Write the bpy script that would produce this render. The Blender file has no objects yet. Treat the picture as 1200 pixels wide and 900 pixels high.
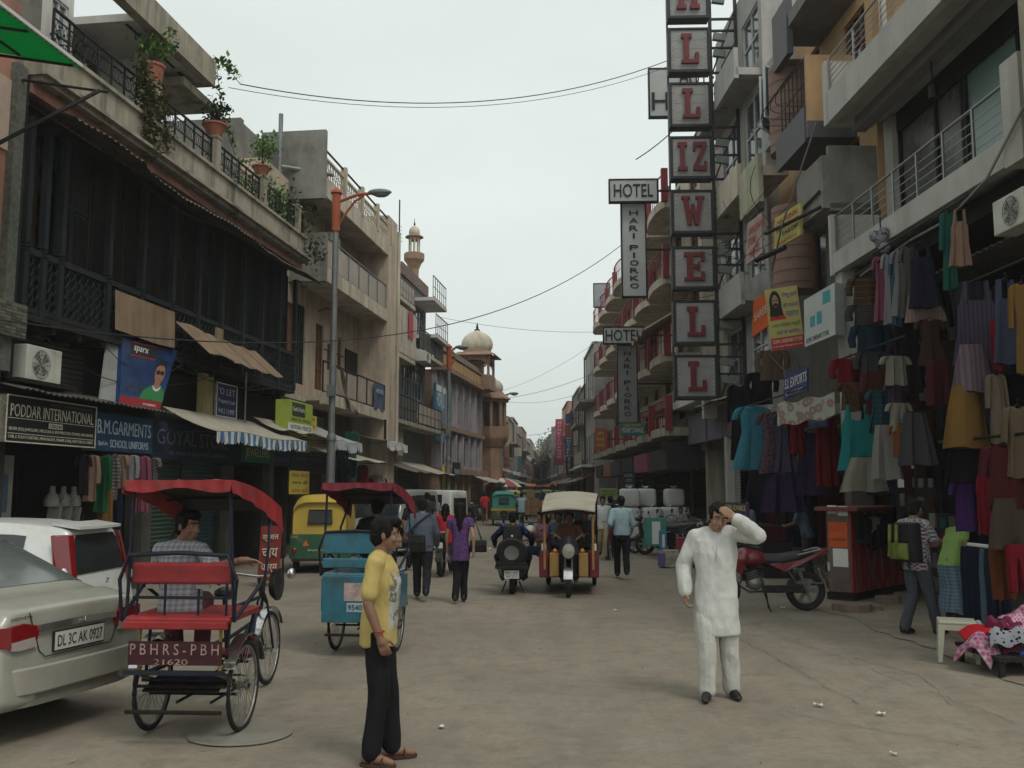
import bpy,bmesh,math,random
from mathutils import Vector as V,Matrix,noise
R=math.radians
rnd=random.Random(7)
SC=bpy.context.scene
COL=SC.collection

# ------------------------------------------------------------------ camera
CAMH,FPX,PITCH,YAW=1.88,1089.0,math.atan(122/1089),R(1.95)
cd=bpy.data.cameras.new('camera');cam=bpy.data.objects.new('camera',cd);COL.objects.link(cam)
cam.location=(0,0,CAMH);cam.rotation_euler=(math.pi/2+PITCH,0,YAW)
cd.sensor_fit='HORIZONTAL';cd.sensor_width=36;cd.lens=36*FPX/1200
cd.clip_start=.05;cd.clip_end=4000
SC.camera=cam

# ------------------------------------------------------------------ overcast sky, weak soft sun
SUN_EL,SUN_AZ=56,140          # degrees; azimuth clockwise from +Y (street direction)
w=bpy.data.worlds.new('World');SC.world=w;w.use_nodes=True
nt=w.node_tree;bg=nt.nodes['Background']
sky=nt.nodes.new('ShaderNodeTexSky');sky.sky_type='NISHITA';sky.sun_disc=False
sky.sun_elevation=R(SUN_EL);sky.sun_rotation=R(SUN_AZ);sky.dust_density=6;sky.air_density=1.5
hs=nt.nodes.new('ShaderNodeHueSaturation');hs.inputs['Saturation'].default_value=.12
mx=nt.nodes.new('ShaderNodeMix');mx.data_type='RGBA';mx.inputs[0].default_value=.8
mx.inputs[7].default_value=(8.7,9.5,9.15,1)     # the even cloud layer
nt.links.new(sky.outputs[0],hs.inputs['Color']);nt.links.new(hs.outputs[0],mx.inputs[6])
tcw=nt.nodes.new('ShaderNodeTexCoord');mpw=nt.nodes.new('ShaderNodeMapping');mpw.inputs['Scale'].default_value=(1,1,2.2)
cl=nt.nodes.new('ShaderNodeTexNoise');cl.inputs['Scale'].default_value=2.2;cl.inputs['Detail'].default_value=5;cr_=nt.nodes.new('ShaderNodeMapRange')
cr_.inputs[1].default_value=.3;cr_.inputs[2].default_value=.7;cr_.inputs[3].default_value=.93;cr_.inputs[4].default_value=1.07       # soft unevenness of the cloud
mw=nt.nodes.new('ShaderNodeMix');mw.data_type='RGBA';mw.blend_type='MULTIPLY';mw.inputs[0].default_value=1;mw.clamp_result=False
nt.links.new(tcw.outputs['Generated'],mpw.inputs[0]);nt.links.new(mpw.outputs[0],cl.inputs['Vector']);nt.links.new(cl.outputs[0],cr_.inputs[0])
nt.links.new(mx.outputs[2],mw.inputs[6]);nt.links.new(cr_.outputs[0],mw.inputs[7]);nt.links.new(mw.outputs[2],bg.inputs['Color']);bg.inputs['Strength'].default_value=.1
sl=bpy.data.lights.new('sun','SUN');sl.energy=1.1;sl.angle=R(14);sl.color=(1,.95,.88)
so=bpy.data.objects.new('sun',sl);COL.objects.link(so)
_a=R(SUN_AZ);_e=R(SUN_EL)
so.rotation_euler=V((math.sin(_a)*math.cos(_e),math.cos(_a)*math.cos(_e),math.sin(_e))).to_track_quat('Z','Y').to_euler()
so.location=(0,-5,40)
SC.view_settings.view_transform='Standard';SC.view_settings.look='None'
SC.view_settings.exposure=.05;SC.view_settings.gamma=1
SC.cycles.max_bounces=6;SC.cycles.diffuse_bounces=2;SC.cycles.glossy_bounces=2
SC.cycles.transparent_max_bounces=8;SC.cycles.volume_bounces=0

# ------------------------------------------------------------------ survey: a sight line of the photograph met with a plane of the place
def ray(px,py):
    x=(px-600)/FPX;y=-(py-450)/FPX;z=-1.0;a=math.pi/2+PITCH
    Y=y*math.cos(a)-z*math.sin(a);Z=y*math.sin(a)+z*math.cos(a);c,s=math.cos(YAW),math.sin(YAW)
    return V((x*c-Y*s,x*s+Y*c,Z))
def gnd(px,py,z=0):
    r=ray(px,py);t=(z-CAMH)/r.z;return V((r.x*t,r.y*t,z))
def atY(px,py,Y):
    r=ray(px,py);t=Y/r.y;return V((r.x*t,Y,CAMH+r.z*t))
def atX(px,py,X):
    r=ray(px,py);t=X/r.x;return V((X,r.y*t,CAMH+r.z*t))
class Front:
    """a street front: t runs away along the street, o out towards the street, z up"""
    def __init__(s,x,y,ang,side):
        a=R(ang);s.p=V((x,y,0));s.d=V((math.sin(a),math.cos(a),0));s.side=side
        s.n=V((math.cos(a),-math.sin(a),0))*(-side)     # side -1: left row, faces +X
        s.ang=ang
    def __call__(s,q):return s.p+s.d*q[0]+s.n*q[1]+V((0,0,q[2]))
    def at(s,px,py,o=0):
        r=ray(px,py);p0=s.p+s.n*o;c=V((0,0,CAMH))
        t=(p0-c).dot(s.n)/r.dot(s.n);h=c+r*t
        return (h-p0).dot(s.d),h.z
    def t(s,px,o=0):return s.at(px,500,o)[0]
    def z(s,px,py,o=0):return s.at(px,py,o)[1]

# ------------------------------------------------------------------ objects
OFF={}
def link(o,parent=None):
    COL.objects.link(o)
    if parent is not None:o.parent=parent
    return o
def tag(o,label=None,cat=None,group=None,kind=None):
    if label:o['label']=label
    if cat:o['category']=cat
    if group:o['group']=group
    if kind:o['kind']=kind
    return o
def thing(name,label,cat,loc=(0,0,0),rz=0,group=None):
    o=bpy.data.objects.new(name,None);COL.objects.link(o);o.empty_display_size=.2
    o.location=loc;o.rotation_euler=(0,0,rz);OFF[o]=V(loc)
    return tag(o,label,cat,group)
def kids(o):return [c for c in ALLKIDS.get(o,[])]
ALLKIDS={}
def copy_tree(o,parent=None):
    c=o.copy();COL.objects.link(c)
    if parent is not None:
        c.parent=parent;ALLKIDS.setdefault(parent,[]).append(c)
    for k in list(ALLKIDS.get(o,[])):copy_tree(k,c)
    return c
def clone(o,loc,rz,label,scale=None):
    c=copy_tree(o);c.location=loc;c.rotation_euler=(0,0,rz);c['label']=label
    if scale:c.scale=(scale,)*3
    return c
class MB:
    def __init__(s,fr=None):s.v=[];s.f=[];s.fr=fr
    def add(s,vs,fs):
        n=len(s.v)
        s.v+=[tuple(s.fr(p))if s.fr else tuple(p)for p in vs]
        s.f+=[tuple(i+n for i in f)for f in fs];return s
    def box(s,x0,x1,y0,y1,z0,z1):
        return s.add([(x,y,z)for x in (x0,x1)for y in (y0,y1)for z in (z0,z1)],
                     [(0,1,3,2),(4,6,7,5),(0,4,5,1),(2,3,7,6),(0,2,6,4),(1,5,7,3)])
    def obox(s,c,size,m=None):
        c=V(c);h=V(size)/2;pts=[]
        for x in (-1,1):
            for y in (-1,1):
                for z in (-1,1):
                    p=V((x*h.x,y*h.y,z*h.z));pts.append(c+(m @ p if m else p))
        return s.add(pts,[(0,1,3,2),(4,6,7,5),(0,4,5,1),(2,3,7,6),(0,2,6,4),(1,5,7,3)])
    def cyl(s,p0,p1,r0,r1=None,n=8):
        if s.fr:p0=s.fr(p0);p1=s.fr(p1)
        p0=V(p0);p1=V(p1);r1=r0 if r1 is None else r1
        d=(p1-p0);q=d.to_track_quat('Z','Y')if d.length >1e-9 else V((0,0,1)).to_track_quat('Z','Y')
        pts=[]
        for p,r in ((p0,r0),(p1,r1)):
            for i in range(n):a=2*math.pi*i/n;pts.append(p+q @ V((r*math.cos(a),r*math.sin(a),0)))
        fs=[(i,(i+1)% n,n+(i+1)% n,n+i)for i in range(n)]+[tuple(range(n-1,-1,-1)),tuple(range(n,2*n))]
        fr,s.fr=s.fr,None;s.add(pts,fs);s.fr=fr;return s
    def tube(s,pts,r,n=6,closed=False):
        if s.fr:pts=[s.fr(p)for p in pts]
        pts=[V(p)for p in pts];vs=[];N=len(pts);up=V((0,0,1))
        for i,p in enumerate(pts):
            a=pts[(i-1)% N]if (closed or i >0)else p;b=pts[(i+1)% N]if (closed or i <N-1)else p
            q=(b-a).normalized();u=up-q*up.dot(q)
            if u.length <.05:u=V((1,0,0))-q*q.x
            u.normalize();w_=q.cross(u);rr=r[i]if isinstance(r,(list,tuple))else r
            vs+=[p+u*rr*math.cos(2*math.pi*k/n)+w_*rr*math.sin(2*math.pi*k/n)for k in range(n)]
        fs=[]
        for i in range(N if closed else N-1):
            j=(i+1)% N
            fs+=[(i*n+k,i*n+(k+1)% n,j*n+(k+1)% n,j*n+k)for k in range(n)]
        if not closed:fs+=[tuple(range(n-1,-1,-1)),tuple(range((N-1)*n,N*n))]
        fr,s.fr=s.fr,None;s.add(vs,fs);s.fr=fr;return s
    def lathe(s,prof,c=(0,0,0),n=16,axis=None,ring=False):
        c=V(c);vs=[];q=axis.to_track_quat('Z','Y')if axis is not None else None
        for r,z in prof:
            for k in range(n):
                p=V((r*math.cos(2*math.pi*k/n),r*math.sin(2*math.pi*k/n),z));vs.append(c+(q @ p if q else p))
        N=len(prof)
        fs=[(i*n+k,i*n+(k+1)% n,(i+1)*n+(k+1)% n,(i+1)*n+k)for i in range(N-1)for k in range(n)]
        if ring:fs+=[((N-1)*n+k,(N-1)*n+(k+1)% n,(k+1)% n,k)for k in range(n)]
        else:fs+=[tuple(range(n-1,-1,-1)),tuple(range((N-1)*n,N*n))]
        return s.add(vs,fs)
    def prism(s,poly,ext):
        n=len(poly);e=V(ext);a=[V(p)for p in poly]
        return s.add(a+[p+e for p in a],[tuple(range(n-1,-1,-1)),tuple(range(n,2*n))]+[(i,(i+1)% n,n+(i+1)% n,n+i)for i in range(n)])
    def grid(s,fn,nu,nv,wrap=False):
        vs=[fn(i/nu,j/nv)for i in range(nu+1)for j in range(nv+1)]
        return s.add(vs,[(i*(nv+1)+j,(i+1)*(nv+1)+j,(i+1)*(nv+1)+j+1,i*(nv+1)+j+1)for i in range(nu)for j in range(nv)])
    def slab(s,fn,nu,nv,th):
        """a sheet with thickness th (vector) along a grid"""
        t=V(th);n=len(s.v)
        a=[V(fn(i/nu,j/nv))for i in range(nu+1)for j in range(nv+1)];K=len(a);w1=nv+1
        fs=[]
        for i in range(nu):
            for j in range(nv):
                q=(i*w1+j,(i+1)*w1+j,(i+1)*w1+j+1,i*w1+j+1);fs+=[q,tuple(K+x for x in reversed(q))]
        for i in range(nu):
            for j,fl in ((0,1),(nv,0)):
                q=(i*w1+j,(i+1)*w1+j,K+(i+1)*w1+j,K+i*w1+j);fs.append(q if fl else q[::-1])
        for j in range(nv):
            for i,fl in ((0,0),(nu,1)):
                q=(i*w1+j,i*w1+j+1,K+i*w1+j+1,K+i*w1+j);fs.append(q if not fl else q[::-1])
        return s.add(a+[p+t for p in a],fs)
    def ball(s,c,r,n=10,m=6,rot=None):
        c=V(c);r=V(r)if hasattr(r,'__len__')else V((r,r,r));vs=[]
        P=lambda x,y,z:c+(rot @ V((x*r.x,y*r.y,z*r.z))if rot else V((x*r.x,y*r.y,z*r.z)))
        vs.append(P(0,0,-1))
        for j in range(1,m):
            b=math.pi*j/m-math.pi/2
            vs+=[P(math.cos(b)*math.cos(2*math.pi*k/n),math.cos(b)*math.sin(2*math.pi*k/n),math.sin(b))for k in range(n)]
        vs.append(P(0,0,1));top=len(vs)-1
        fs=[(0,1+(k+1)% n,1+k)for k in range(n)]
        for j in range(m-2):
            fs+=[(1+j*n+k,1+j*n+(k+1)% n,1+(j+1)*n+(k+1)% n,1+(j+1)*n+k)for k in range(n)]
        fs+=[(top,1+(m-2)*n+k,1+(m-2)*n+(k+1)% n)for k in range(n)]
        return s.add(vs,fs)
    def mesh(s,name,off=None,fix=True):
        me=bpy.data.meshes.new(name)
        o=off or V((0,0,0))
        me.from_pydata([(p[0]-o[0],p[1]-o[1],p[2]-o[2])for p in s.v],[],s.f)
        if fix:
            bm=bmesh.new();bm.from_mesh(me);bmesh.ops.recalc_face_normals(bm,faces=bm.faces);bm.to_mesh(me);bm.free()
        return me
    def build(s,name,m,parent=None,smooth=False,bev=0,off=None,fix=True):
        o_=off if off is not None else (OFF.get(parent)if parent is not None else None)
        me=s.mesh(name,o_,fix);me.materials.append(m)
        if smooth:shade(me)
        o=bpy.data.objects.new(name,me);link(o,parent)
        if parent is not None:
            ALLKIDS.setdefault(parent,[]).append(o)
            if parent in OFF:OFF[o]=OFF[parent]
        elif off is not None:o.location=off;OFF[o]=V(off)
        if bev:
            b=o.modifiers.new('edge','BEVEL');b.width=bev;b.segments=2;b.limit_method='ANGLE';b.angle_limit=R(40)
        return o
def shade(me,ang=40):
    me.shade_smooth()
    try:me.set_sharp_from_angle(angle=R(ang))
    except Exception:pass
def inst(src,name,loc,parent,rot=(0,0,0),m=None):
    """another piece with the mesh of src; loc is in the place's own metres"""
    me=src.data if hasattr(src,'data')else src
    o=bpy.data.objects.new(name,me);link(o,parent);o.location=V(loc)-(OFF.get(parent,V((0,0,0))));o.rotation_euler=rot
    ALLKIDS.setdefault(parent,[]).append(o)
    return o

# ------------------------------------------------------------------ materials
MATS={}
def mat(name,col,rough=.85,metal=0,var=.18,scale=3,bump=.2,bscale=30,stain=None,spec=.3,alpha=None,emit=0,coat=0,fine=0):
    """base colour with grain; stain = (colour, amount, (sx,sy,sz))"""
    if name in MATS:return MATS[name]
    m=bpy.data.materials.new(name);m.use_nodes=True;nt=m.node_tree;N=nt.nodes;L=nt.links
    b=N['Principled BSDF'];b.inputs['Roughness'].default_value=rough;b.inputs['Metallic'].default_value=metal
    b.inputs['Specular IOR Level'].default_value=spec
    if coat:b.inputs['Coat Weight'].default_value=coat;b.inputs['Coat Roughness'].default_value=.08
    tc=N.new('ShaderNodeTexCoord')
    c=(*col,1)if len(col)== 3 else col
    src=None
    if var:
        n=N.new('ShaderNodeTexNoise');n.inputs['Scale'].default_value=scale;n.inputs['Detail'].default_value=7;n.inputs['Roughness'].default_value=.62
        L.new(tc.outputs['Object'],n.inputs['Vector'])
        mr=N.new('ShaderNodeMapRange');mr.inputs[1].default_value=.28;mr.inputs[2].default_value=.72
        mr.inputs[3].default_value=1-var;mr.inputs[4].default_value=1+var;L.new(n.outputs[0],mr.inputs[0])
        mm=N.new('ShaderNodeMix');mm.data_type='RGBA';mm.blend_type='MULTIPLY';mm.inputs[0].default_value=1;mm.clamp_result=False
        mm.inputs[6].default_value=c;L.new(mr.outputs[0],mm.inputs[7]);src=mm.outputs[2]
        r2=N.new('ShaderNodeMapRange');r2.inputs[3].default_value=max(0,rough-.12);r2.inputs[4].default_value=min(1,rough+.1)
        L.new(n.outputs[0],r2.inputs[0]);L.new(r2.outputs[0],b.inputs['Roughness'])
    if stain:
        sts=stain if isinstance(stain,list)else [stain]
        for sc_,am,sv in sts:
            mp=N.new('ShaderNodeMapping');mp.inputs['Scale'].default_value=sv;L.new(tc.outputs['Object'],mp.inputs[0])
            n2=N.new('ShaderNodeTexNoise');n2.inputs['Scale'].default_value=1;n2.inputs['Detail'].default_value=8;n2.inputs['Roughness'].default_value=.65
            L.new(mp.outputs[0],n2.inputs['Vector'])
            m2=N.new('ShaderNodeMapRange');m2.inputs[1].default_value=.47;m2.inputs[2].default_value=.66;m2.inputs[4].default_value=am;L.new(n2.outputs[0],m2.inputs[0])
            m3=N.new('ShaderNodeMix');m3.data_type='RGBA';L.new(m2.outputs[0],m3.inputs[0])
            if src:L.new(src,m3.inputs[6])
            else:m3.inputs[6].default_value=c
            m3.inputs[7].default_value=(*sc_,1);src=m3.outputs[2]
    if src:L.new(src,b.inputs['Base Color'])
    else:b.inputs['Base Color'].default_value=c
    if bump:
        n3=N.new('ShaderNodeTexNoise');n3.inputs['Scale'].default_value=bscale;n3.inputs['Detail'].default_value=5
        L.new(tc.outputs['Object'],n3.inputs['Vector'])
        bp=N.new('ShaderNodeBump');bp.inputs['Strength'].default_value=bump;bp.inputs['Distance'].default_value=.02
        L.new(n3.outputs[0],bp.inputs['Height']);L.new(bp.outputs[0],b.inputs['Normal'])
    if alpha is not None:b.inputs['Alpha'].default_value=alpha
    if emit:b.inputs['Emission Color'].default_value=c;b.inputs['Emission Strength'].default_value=emit
    MATS[name]=m;return m
def pattern(name,kind,cols,size=.1,rough=.9):
    if name[:2]== 'g_':cols=[tuple(q*.46 for q in c)for c in cols]  # hung clothes: the stalls' shade is worked into the print colours
    """printed cloth: stripes, checks, dots, florals, bands"""
    if name in MATS:return MATS[name]
    m=mat(name,cols[0],rough,var=.12,scale=5,bump=.25,bscale=60,spec=.1);nt=m.node_tree;N=nt.nodes;L=nt.links
    b=N['Principled BSDF'];tc=next(n for n in N if n.type == 'TEX_COORD')
    mp=N.new('ShaderNodeMapping');L.new(tc.outputs['Object'],mp.inputs[0])
    def w(axis):
        t=N.new('ShaderNodeTexWave');t.bands_direction=axis;t.inputs['Scale'].default_value=.314/size;t.inputs['Distortion'].default_value=.6
        L.new(mp.outputs[0],t.inputs[0]);return t.outputs['Fac']
    if kind == 'bands':f=w('Z')
    elif kind == 'stripes':f=w('X')
    elif kind == 'checks':
        a=N.new('ShaderNodeMath');a.operation='MULTIPLY';a2=N.new('ShaderNodeMath');a2.operation='ADD'
        mp.inputs['Rotation'].default_value=(0,0,.6)
        L.new(w('X'),a2.inputs[0]);L.new(w('Z'),a2.inputs[1]);a.inputs[1].default_value=.5;L.new(a2.outputs[0],a.inputs[0]);f=a.outputs[0]
    else:
        t=N.new('ShaderNodeTexVoronoi');t.inputs['Scale'].default_value=1/size;L.new(mp.outputs[0],t.inputs[0]);f=t.outputs['Distance']
    rp=N.new('ShaderNodeValToRGB');rp.color_ramp.interpolation='CONSTANT' if kind == 'dots' else 'LINEAR'
    el=rp.color_ramp.elements
    while len(el)<len(cols):el.new(.5)
    for i,c in enumerate(cols):el[i].position=(.35 if kind == 'dots' and i else i/max(1,len(cols)-1)*.8+.1)if i else 0;el[i].color=(*c,1)
    L.new(f,rp.inputs[0]);L.new(rp.outputs[0],b.inputs['Base Color'])
    return m
TMP=bpy.data.scenes.new('workbench')     # meshes are evaluated here, apart from the growing scene
def baked(ob):
    TMP.collection.objects.link(ob);vl=TMP.view_layers[0];vl.update();dg=vl.depsgraph
    me=bpy.data.meshes.new_from_object(ob.evaluated_get(dg),depsgraph=dg);TMP.collection.objects.unlink(ob);return me
def lettering(s,parent,origin,right,up,width,height,m,depth=.004,name='lettering',shear=0,label=None):
    """flat print or raised letters: text fitted into width x height with its lower left corner at origin"""
    right=V(right).normalized();up=V(up).normalized();nrm=right.cross(up)
    cu=bpy.data.curves.new('lettering','FONT');cu.body=s;cu.size=1;cu.extrude=0;cu.resolution_u=3;cu.shear=shear
    ob=bpy.data.objects.new('lettering',cu);me=baked(ob);bpy.data.objects.remove(ob);bpy.data.curves.remove(cu)
    vs=[v.co.copy()for v in me.vertices]
    if not vs:return None
    x0=min(v.x for v in vs);x1=max(v.x for v in vs);y0=min(v.y for v in vs);y1=max(v.y for v in vs)
    kx=width/max(1e-6,x1-x0);ky=height/max(1e-6,y1-y0);o=V(origin)-(OFF.get(parent,V((0,0,0))))
    fs=[tuple(p.vertices)for p in me.polygons];bpy.data.meshes.remove(me)
    q=[o+right*(v.x-x0)*kx+up*(v.y-y0)*ky+nrm*depth for v in vs]
    m2=bpy.data.meshes.new(name);n=len(q)
    back=[p-nrm*(depth-.001)for p in q]
    from collections import Counter
    ec={}
    for f in fs:
        for a,b_ in zip(f,f[1:]+f[:1]):ec[(a,b_)]=1
    rim=[(a,b_,b_+n,a+n)for (a,b_)in ec if (b_,a)not in ec]
    m2.from_pydata(q+back,[],fs+rim);m2.materials.append(m)
    ob=bpy.data.objects.new(name,m2);link(ob,parent);ALLKIDS.setdefault(parent,[]).append(ob)
    if label:ob['label']=label
    return ob
# ------------------------------------------------------------------ figures: one continuous skin, clothes over it
def remesh(m,vox,it,name,material,parent,wr=0,wf=7,seed=0,wz=.45):
    me=m.mesh(name,fix=False)
    ob=bpy.data.objects.new(name,me)
    r=ob.modifiers.new('r','REMESH');r.mode='VOXEL';r.voxel_size=vox
    if it:
        s=ob.modifiers.new('s','SMOOTH');s.factor=.5;s.iterations=it
    out=baked(ob);out.name=name
    bpy.data.objects.remove(ob);bpy.data.meshes.remove(me)
    if wr:
        vs=out.vertices;nn=[v.normal.copy()for v in vs];sd=V((seed*3.1,seed*1.7,seed*.9))
        for v,n in zip(vs,nn):
            q=V((v.co.x*wf,v.co.y*wf,v.co.z*wf*wz))+sd
            a=noise.noise(q);b=noise.noise(q*2.3+V((5,5,5)))
            v.co+= n*wr*((1-abs(a)*2.4)*.8+b*.6)
    out.materials.clear();out.materials.append(material);out.shade_smooth()
    o=bpy.data.objects.new(name,out);link(o,parent);ALLKIDS.setdefault(parent,[]).append(o)
    return o
def caps(m,p0,p1,r0,r1=None,n=10):
    r1=r0 if r1 is None else r1
    m.cyl(p0,p1,r0,r1,n);m.ball(p0,r0*1.0,n,6);m.ball(p1,r1*1.0,n,6)
def chain(m,pts,rs,n=10):
    for i in range(len(pts)-1):caps(m,pts[i],pts[i+1],rs[i],rs[i+1],n)
def loft(m,secs,n=18):
    vs=[]
    for c,rx,ry in secs:
        for k in range(n):
            a=2*math.pi*k/n;ca,sa=math.cos(a),math.sin(a)
            e=.82
            vs.append((c[0]+rx*math.copysign(abs(ca)**e,ca),c[1]+ry*math.copysign(abs(sa)**e,sa),c[2]))
    N=len(secs)
    fs=[(i*n+k,i*n+(k+1)% n,(i+1)*n+(k+1)% n,(i+1)*n+k)for i in range(N-1)for k in range(n)]
    fs+=[tuple(range(n-1,-1,-1)),tuple(range((N-1)*n,N*n))]
    m.add(vs,fs)
STAND=dict(hip=(0,0,.92),hipL=(-.085,0,.9),hipR=(.085,0,.9),kneL=(-.095,.015,.49),kneR=(.095,.015,.49),
             ankL=(-.1,-.03,.085),ankR=(.1,-.03,.085),toeL=(-.02,1,0),toeR=(.02,1,0),chest=(0,.0,1.25),neck=(0,-.015,1.44),
             shoL=(-.175,-.015,1.385),shoR=(.175,-.015,1.385),elbL=(-.235,-.04,1.12),elbR=(.235,-.04,1.12),
             wriL=(-.25,.03,.88),wriR=(.25,.03,.88),palmL=(1,.2,0),palmR=(-1,.2,0),curl=.5,yaw=0,tilt=0,roll=0)
WALK=dict(kneL=(-.09,.16,.5),ankL=(-.09,.2,.1),kneR=(.09,-.02,.5),ankR=(.09,-.3,.17),elbL=(-.24,-.12,1.13),wriL=(-.24,-.06,.9),
            elbR=(.24,.02,1.12),wriR=(.24,.14,.9))
WALK2=dict(kneR=(.09,.14,.5),ankR=(.09,.2,.1),kneL=(-.09,0,.49),ankL=(-.09,-.22,.13),elbR=(.24,-.12,1.13),wriR=(.24,-.08,.9),
             elbL=(-.24,.02,1.12),wriL=(-.24,.12,.9))
SIT=dict(hip=(0,0,.5),hipL=(-.09,.02,.5),hipR=(.09,.02,.5),kneL=(-.13,.42,.53),kneR=(.13,.42,.53),ankL=(-.12,.4,.1),ankR=(.12,.4,.1),
           chest=(0,.02,.84),neck=(0,.02,1.03),shoL=(-.175,.02,.975),shoR=(.175,.02,.975),elbL=(-.24,.1,.74),elbR=(.24,.1,.74),
           wriL=(-.2,.34,.72),wriR=(.2,.34,.72),palmL=(0,0,-1),palmR=(0,0,-1))
RIDE=dict(SIT,kneL=(-.22,.36,.5),kneR=(.22,.36,.5),ankL=(-.2,.3,.08),ankR=(.2,.3,.08),elbL=(-.3,.2,.8),elbR=(.3,.2,.8),wriL=(-.27,.46,.76),wriR=(.27,.46,.76))
SKIN=mat('skin_brown',(.2,.105,.065),.55,var=.08,scale=9,bump=.05,bscale=90,spec=.4)
SKIN2=mat('skin_tan',(.3,.17,.11),.55,var=.08,scale=9,bump=.05,bscale=90,spec=.4)
HAIR=mat('hair_black',(.007,.0065,.0065),.7,var=.4,scale=30,bump=.6,bscale=120,spec=.15)
EYEW=mat('eye_white',(.35,.33,.3),.3,var=0,bump=0);EYED=mat('eye_dark',(.015,.01,.008),.2,var=0,bump=0)
LIP=mat('lip',(.2,.075,.06),.5,var=.05,bump=0)
BLK=mat('black_leather',(.014,.013,.013),.45,var=.3,scale=12,bump=.1,spec=.4)
def cloth(name,col,bump=.25):
    if name in MATS:return MATS[name]
    if name[:2]== 'g_':col=tuple(q*.46 for q in col)  # hung clothes carry deep stall shade in their base colour
    m=mat(name,col,.92,var=.07,scale=5,bump=.5,bscale=9,spec=.1);nt=m.node_tree     # folds: stretched noise in the bump
    n=next(q for q in nt.nodes if q.type == 'TEX_NOISE' and abs(q.inputs['Scale'].default_value-9)<.1);mp=nt.nodes.new('ShaderNodeMapping');mp.inputs['Scale'].default_value=(1.6,1.6,.7);mp.inputs['Rotation'].default_value=(.3,.5,0)
    tc=next(q for q in nt.nodes if q.type == 'TEX_COORD');nt.links.new(tc.outputs['Object'],mp.inputs[0]);nt.links.new(mp.outputs[0],n.inputs['Vector']);n.inputs['Detail'].default_value=3
    next(q for q in nt.nodes if q.type == 'BUMP').inputs['Distance'].default_value=.035
    return m
def hand(m,w,fwd,palm,k,curl,thumbside):
    d=V(fwd).normalized();pn=V(palm);pn=(pn-d*pn.dot(d)).normalized();s=d.cross(pn)
    if s.dot(V(thumbside))<0:s=-s
    w=V(w)
    caps(m,w-d*.02*k,w+d*.03*k,.026*k,.03*k); 
    for a in (-.026,-.009,.009,.026):caps(m,w+d*.02*k+s*a*.8*k,w+d*.085*k+s*a*k,.0145*k,.0125*k,8)
    for i,(a,ln)in enumerate(((.03,.072),(.0105,.082),(-.0095,.076),(-.029,.058))):
        p=w+d*.088*k+s*a*k;ang=0;dirv=d
        for j,fr in enumerate((.45,.32,.23)):
            ang+= curl*(.55+.12*i*.5+.35*j)
            dirv=(d*math.cos(ang)+pn*math.sin(ang));q=p+dirv*ln*fr*k;caps(m,p,q,(.0098-.0008*j)*k,(.0092-.001*j)*k,8);p=q
    p=w+d*.02*k+s*.026*k;dv=(d*.62+s*.7+pn*.35).normalized();q=p+dv*.042*k;caps(m,p,q,.0125*k,.0105*k,8)
    dv=(d*.85+s*.25+pn*.45).normalized();caps(m,q,q+dv*.034*k,.0105*k,.0085*k,8)
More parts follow.
